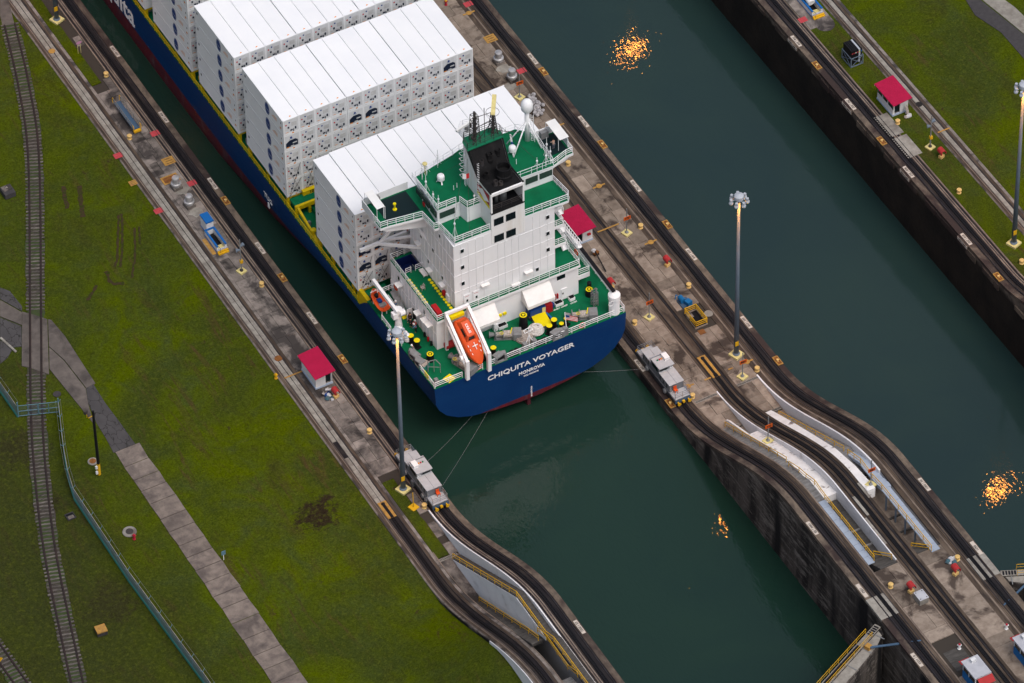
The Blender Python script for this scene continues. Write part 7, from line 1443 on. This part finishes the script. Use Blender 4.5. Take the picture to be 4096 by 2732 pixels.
# odds on the lawn
p = g(32, 775); CK = thing('concrete_block', 'dark mossy concrete block on the grass left of the railway', 'block', (p.x, p.y, 0)); MB().cbox((p.x, p.y, 0), (1.6, 1.9, .8)).build('body', 'asphalt', CK); MB().cbox((p.x, p.y+.3, .8), (1.3, 1.0, .12)).build('lid', 'slab_grey', CK); MB().tube([(p.x-.15, p.y+.3, .92), (p.x, p.y+.3, 1.1), (p.x+.15, p.y+.3, .92)], .04).build('handle', 'plate_white', CK)
p = g(405, 2530); CK = thing('rusty_box', 'small rusty yellow box lying in the grass between railway and fence', 'box', (p.x, p.y, 0)); MB().cbox((p.x, p.y, 0), (1.4, 1.3, .62), 0, -.1).build('body', 'dark_steel', CK); MB().cbox((p.x, p.y, .62), (1.42, 1.32, .2), 0, -.1).build('lid', 'rust_yellow', CK)
p = gt(0, 3, 602, 145); CK = thing('drain_box', 'open black drain box in the grass beside the fence', 'drain', (p.x, p.y, 0)); MB().cbox((p.x, p.y, -.05), (1.2, 1.15, .1)).build('pit', 'black', CK)
for i in range(5): MB().box(p.x-.42, p.y-.42+i*.12, .05, p.x+.42, p.y-.36+i*.12, .09).build('bar', 'slab_grey', CK)
for q in ((-.6, -.58, .6, -.5), (-.6, .5, .6, .58), (-.6, -.5, -.52, .5), (.52, -.5, .6, .5)): MB().box(p.x+q[0], p.y+q[1], -.02, p.x+q[2], p.y+q[3], .14).build('rim', 'asphalt', CK)
p = gt(0, 3, 1913, 515); CK = thing('small_sign', 'small blue sign on a short post beside the concrete path', 'sign', (p.x, p.y, 0)); MB().cyl((p.x, p.y, 0), (p.x, p.y, 1.6), .05, .05, 8).build('post', 'paint_white', CK); MB().box(p.x-.3, p.y-.06, 1.0, p.x+.3, p.y-.02, 1.75).build('board', 'fence_blue', CK)
p = gt(0, 3, -10, 1470); CK = thing('warning_sign', 'yellow diamond warning sign at the edge of the siding', 'sign', (p.x, p.y, 0)); MB().cyl((p.x, p.y, 0), (p.x, p.y, 2.6), .05, .05, 8).build('post', 'dark_steel', CK); MB().add([(p.x, p.y-.06, 1.5), (p.x+.75, p.y-.06, 2.25), (p.x, p.y-.06, 3.0), (p.x-.75, p.y-.06, 2.25), (p.x, p.y, 1.5), (p.x+.75, p.y, 2.25), (p.x, p.y, 3.0), (p.x-.75, p.y, 2.25)], [(0, 1, 2, 3), (7, 6, 5, 4)]).build('board', 'safety_yellow', CK)
p = gt(1, 2, 1398, 1490); CK = thing('yellow_post', 'thin yellow post on a yellow square foot beside locomotive 167', 'post', (p.x, p.y, 0)); MB().cbox((p.x, p.y, 0), (1.1, 1.1, .15), 0, .3).build('foot', 'safety_yellow', CK); MB().cyl((p.x, p.y, .15), (p.x-.05, p.y, 2.9), .07, .06, 8).build('post', 'safety_yellow', CK)
p = gt(0, 0, 680, 455); CK = thing('oval_sign', 'pink oval sign on two thin legs in the grass patch of the lawn side wall', 'sign', (p.x, p.y, 0)); mb = MB(); [mb.cyl((p.x+s_, p.y, 0), (p.x+s_, p.y, 2.0), .04, .04, 6) for s_ in (-.22, .22)]; mb.build('legs', 'pad_yellow', CK); MB().add([(p.x+.45*math.cos(k*.3927), p.y-.06, 2.1+.28*math.sin(k*.3927)) for k in range(16)], [tuple(range(16))]).build('board', 'rosette', CK) if 'rosette' in MATS else None
# ---------------------------------------------------------------- people
def skin_mesh(name, verts, edges, rad, mat, parent, root=0, sub=1):
    bm = bmesh.new(); sk = bm.verts.layers.skin.verify(); vs = [bm.verts.new(v) for v in verts]
    for v, r in zip(vs, rad): v[sk].radius = (r, r)
    vs[root][sk].use_root = True
    for a, b in edges: bm.edges.new((vs[a], vs[b]))
    me = bpy.data.meshes.new(name); bm.to_mesh(me); bm.free(); me.materials.append(MATS[mat])
    o = bpy.data.objects.new(name, me); link(o, parent); m = o.modifiers.new('skin', 'SKIN'); m.use_smooth_shade = True; s = o.modifiers.new('sub', 'SUBSURF'); s.levels = sub; s.render_levels = sub
    dg = bpy.context.evaluated_depsgraph_get(); me2 = bpy.data.meshes.new_from_object(o.evaluated_get(dg)); o.modifiers.clear(); o.data = me2; me2.name = name
    if not me2.materials: me2.materials.append(MATS[mat])
    return o
def person(loc, rz, shirt, trousers, label, head='hair', pose='stand'):
    t = thing('person', label, 'person', loc, rz, world=False); ly, kn = (.0, 0) if pose != 'walk' else (.18, .05); bend = {'stand': 0, 'work': .35, 'lean': .18, 'walk': .05}[pose]
    P = lambda z, fwd=0, x=0: (x, fwd+bend*max(0, z-.95), z-bend*.25*max(0, z-.95))
    arm = {'stand': ((.23, .0, 1.18), (.25, .06, .92)), 'work': ((.26, .22, 1.15), (.18, .45, 1.05)), 'lean': ((.27, .2, 1.2), (.2, .42, 1.12)), 'walk': ((.24, -.1, 1.15), (.25, .02, .9))}[pose]
    V = [P(.95), P(1.2), P(1.42), P(1.55), P(1.72, .02)]; r = [.15, .14, .15, .06, .105]; E_ = [(0, 1), (1, 2), (2, 3), (3, 4)]
    for s in (-1, 1):
        k = len(V); V += [P(1.42, 0, .19*s), P(arm[0][2], arm[0][1], arm[0][0]*s), P(arm[1][2], arm[1][1], arm[1][0]*s), P(arm[1][2]-.09, arm[1][1]+.04, arm[1][0]*s)]; r += [.07, .05, .04, .045]; E_ += [(2, k), (k, k+1), (k+1, k+2), (k+2, k+3)]
        k = len(V); f = ly*s; V += [(.1*s, .0, .88), (.11*s, f*.6+.03, .5), (.11*s, f, .08), (.11*s, f+.17, .04)]; r += [.1, .07, .05, .045]; E_ += [(0, k), (k, k+1), (k+1, k+2), (k+2, k+3)]
    skin_mesh('body', V, E_, r, 'skin', t)
    tv = [0, 1, 2]+[5, 6, 7]+[13, 14, 15]; skin_mesh('shirt', [V[i] for i in tv], [(0, 1), (1, 2), (2, 3), (3, 4), (4, 5), (2, 6), (6, 7), (7, 8)], [.17, .16, .17, .085, .065, .052, .085, .065, .052], shirt, t)
    tv = [0, 9, 10, 11, 17, 18, 19]; skin_mesh('trousers', [V[i] for i in tv], [(0, 1), (1, 2), (2, 3), (0, 4), (4, 5), (5, 6)], [.168, .115, .085, .07, .115, .085, .07], trousers, t)
    hp_ = Vector(V[4]); MB().lathe((hp_.x, hp_.y-.015, hp_.z-.02), [(.118, 0), (.122, .06), (.1, .12), (.05, .15), (.005, .155)] if head == 'hair' else [(.17, 0), (.135, .02), (.13, .08), (.1, .14), (.04, .165), (.005, .17)], 12).build('hair' if head == 'hair' else 'helmet', 'hair' if head == 'hair' else head, t, smooth=True)
    return t
person((-2.3, 18.6, BD+.02), math.radians(10), 'cloth_tan', 'cloth_grey', 'person in a tan shirt and grey trousers bent over the console on the bridge wing', 'hair', 'lean')
person((-27.2, 18.0, PD), math.radians(60), 'cloth_blue', 'cloth_grey', 'person in blue with a white helmet beside the rescue boat', 'helmet_white', 'stand')
person((-27.9, 17.4, PD), math.radians(100), 'cloth_dark', 'cloth_dark', 'person in dark overalls bending at the stern of the rescue boat', 'hair', 'work')
person((-29.3, 21.0, PD), math.radians(200), 'cloth_grey', 'cloth_dark', 'person with a white helmet at the bow of the rescue boat', 'helmet_white', 'stand')
person((-26.6, 15.0, PD), math.radians(150), 'cloth_dark', 'cloth_dark', 'person in dark overalls standing in the deckhouse doorway', 'hair', 'stand')
person((-26.9, 14.2, PD), math.radians(120), 'cloth_dark', 'cloth_dark', 'person in dark overalls leaning forward by the deckhouse wall', 'hair', 'lean')
person((-26.5, 13.5, PD), math.radians(100), 'hood_red', 'cloth_dark', 'person in a red vest sitting group by the deckhouse wall', 'helmet_white', 'lean')
person((-26.8, 12.9, PD), math.radians(60), 'cloth_blue', 'cloth_dark', 'person in a blue top with white helmet by the deckhouse wall', 'helmet_white', 'work')
person((-28.9, 9.6, PD), math.radians(80), 'cloth_grey', 'cloth_dark', 'person bending behind the grey mooring chocks at the ship side', 'helmet_white', 'work')
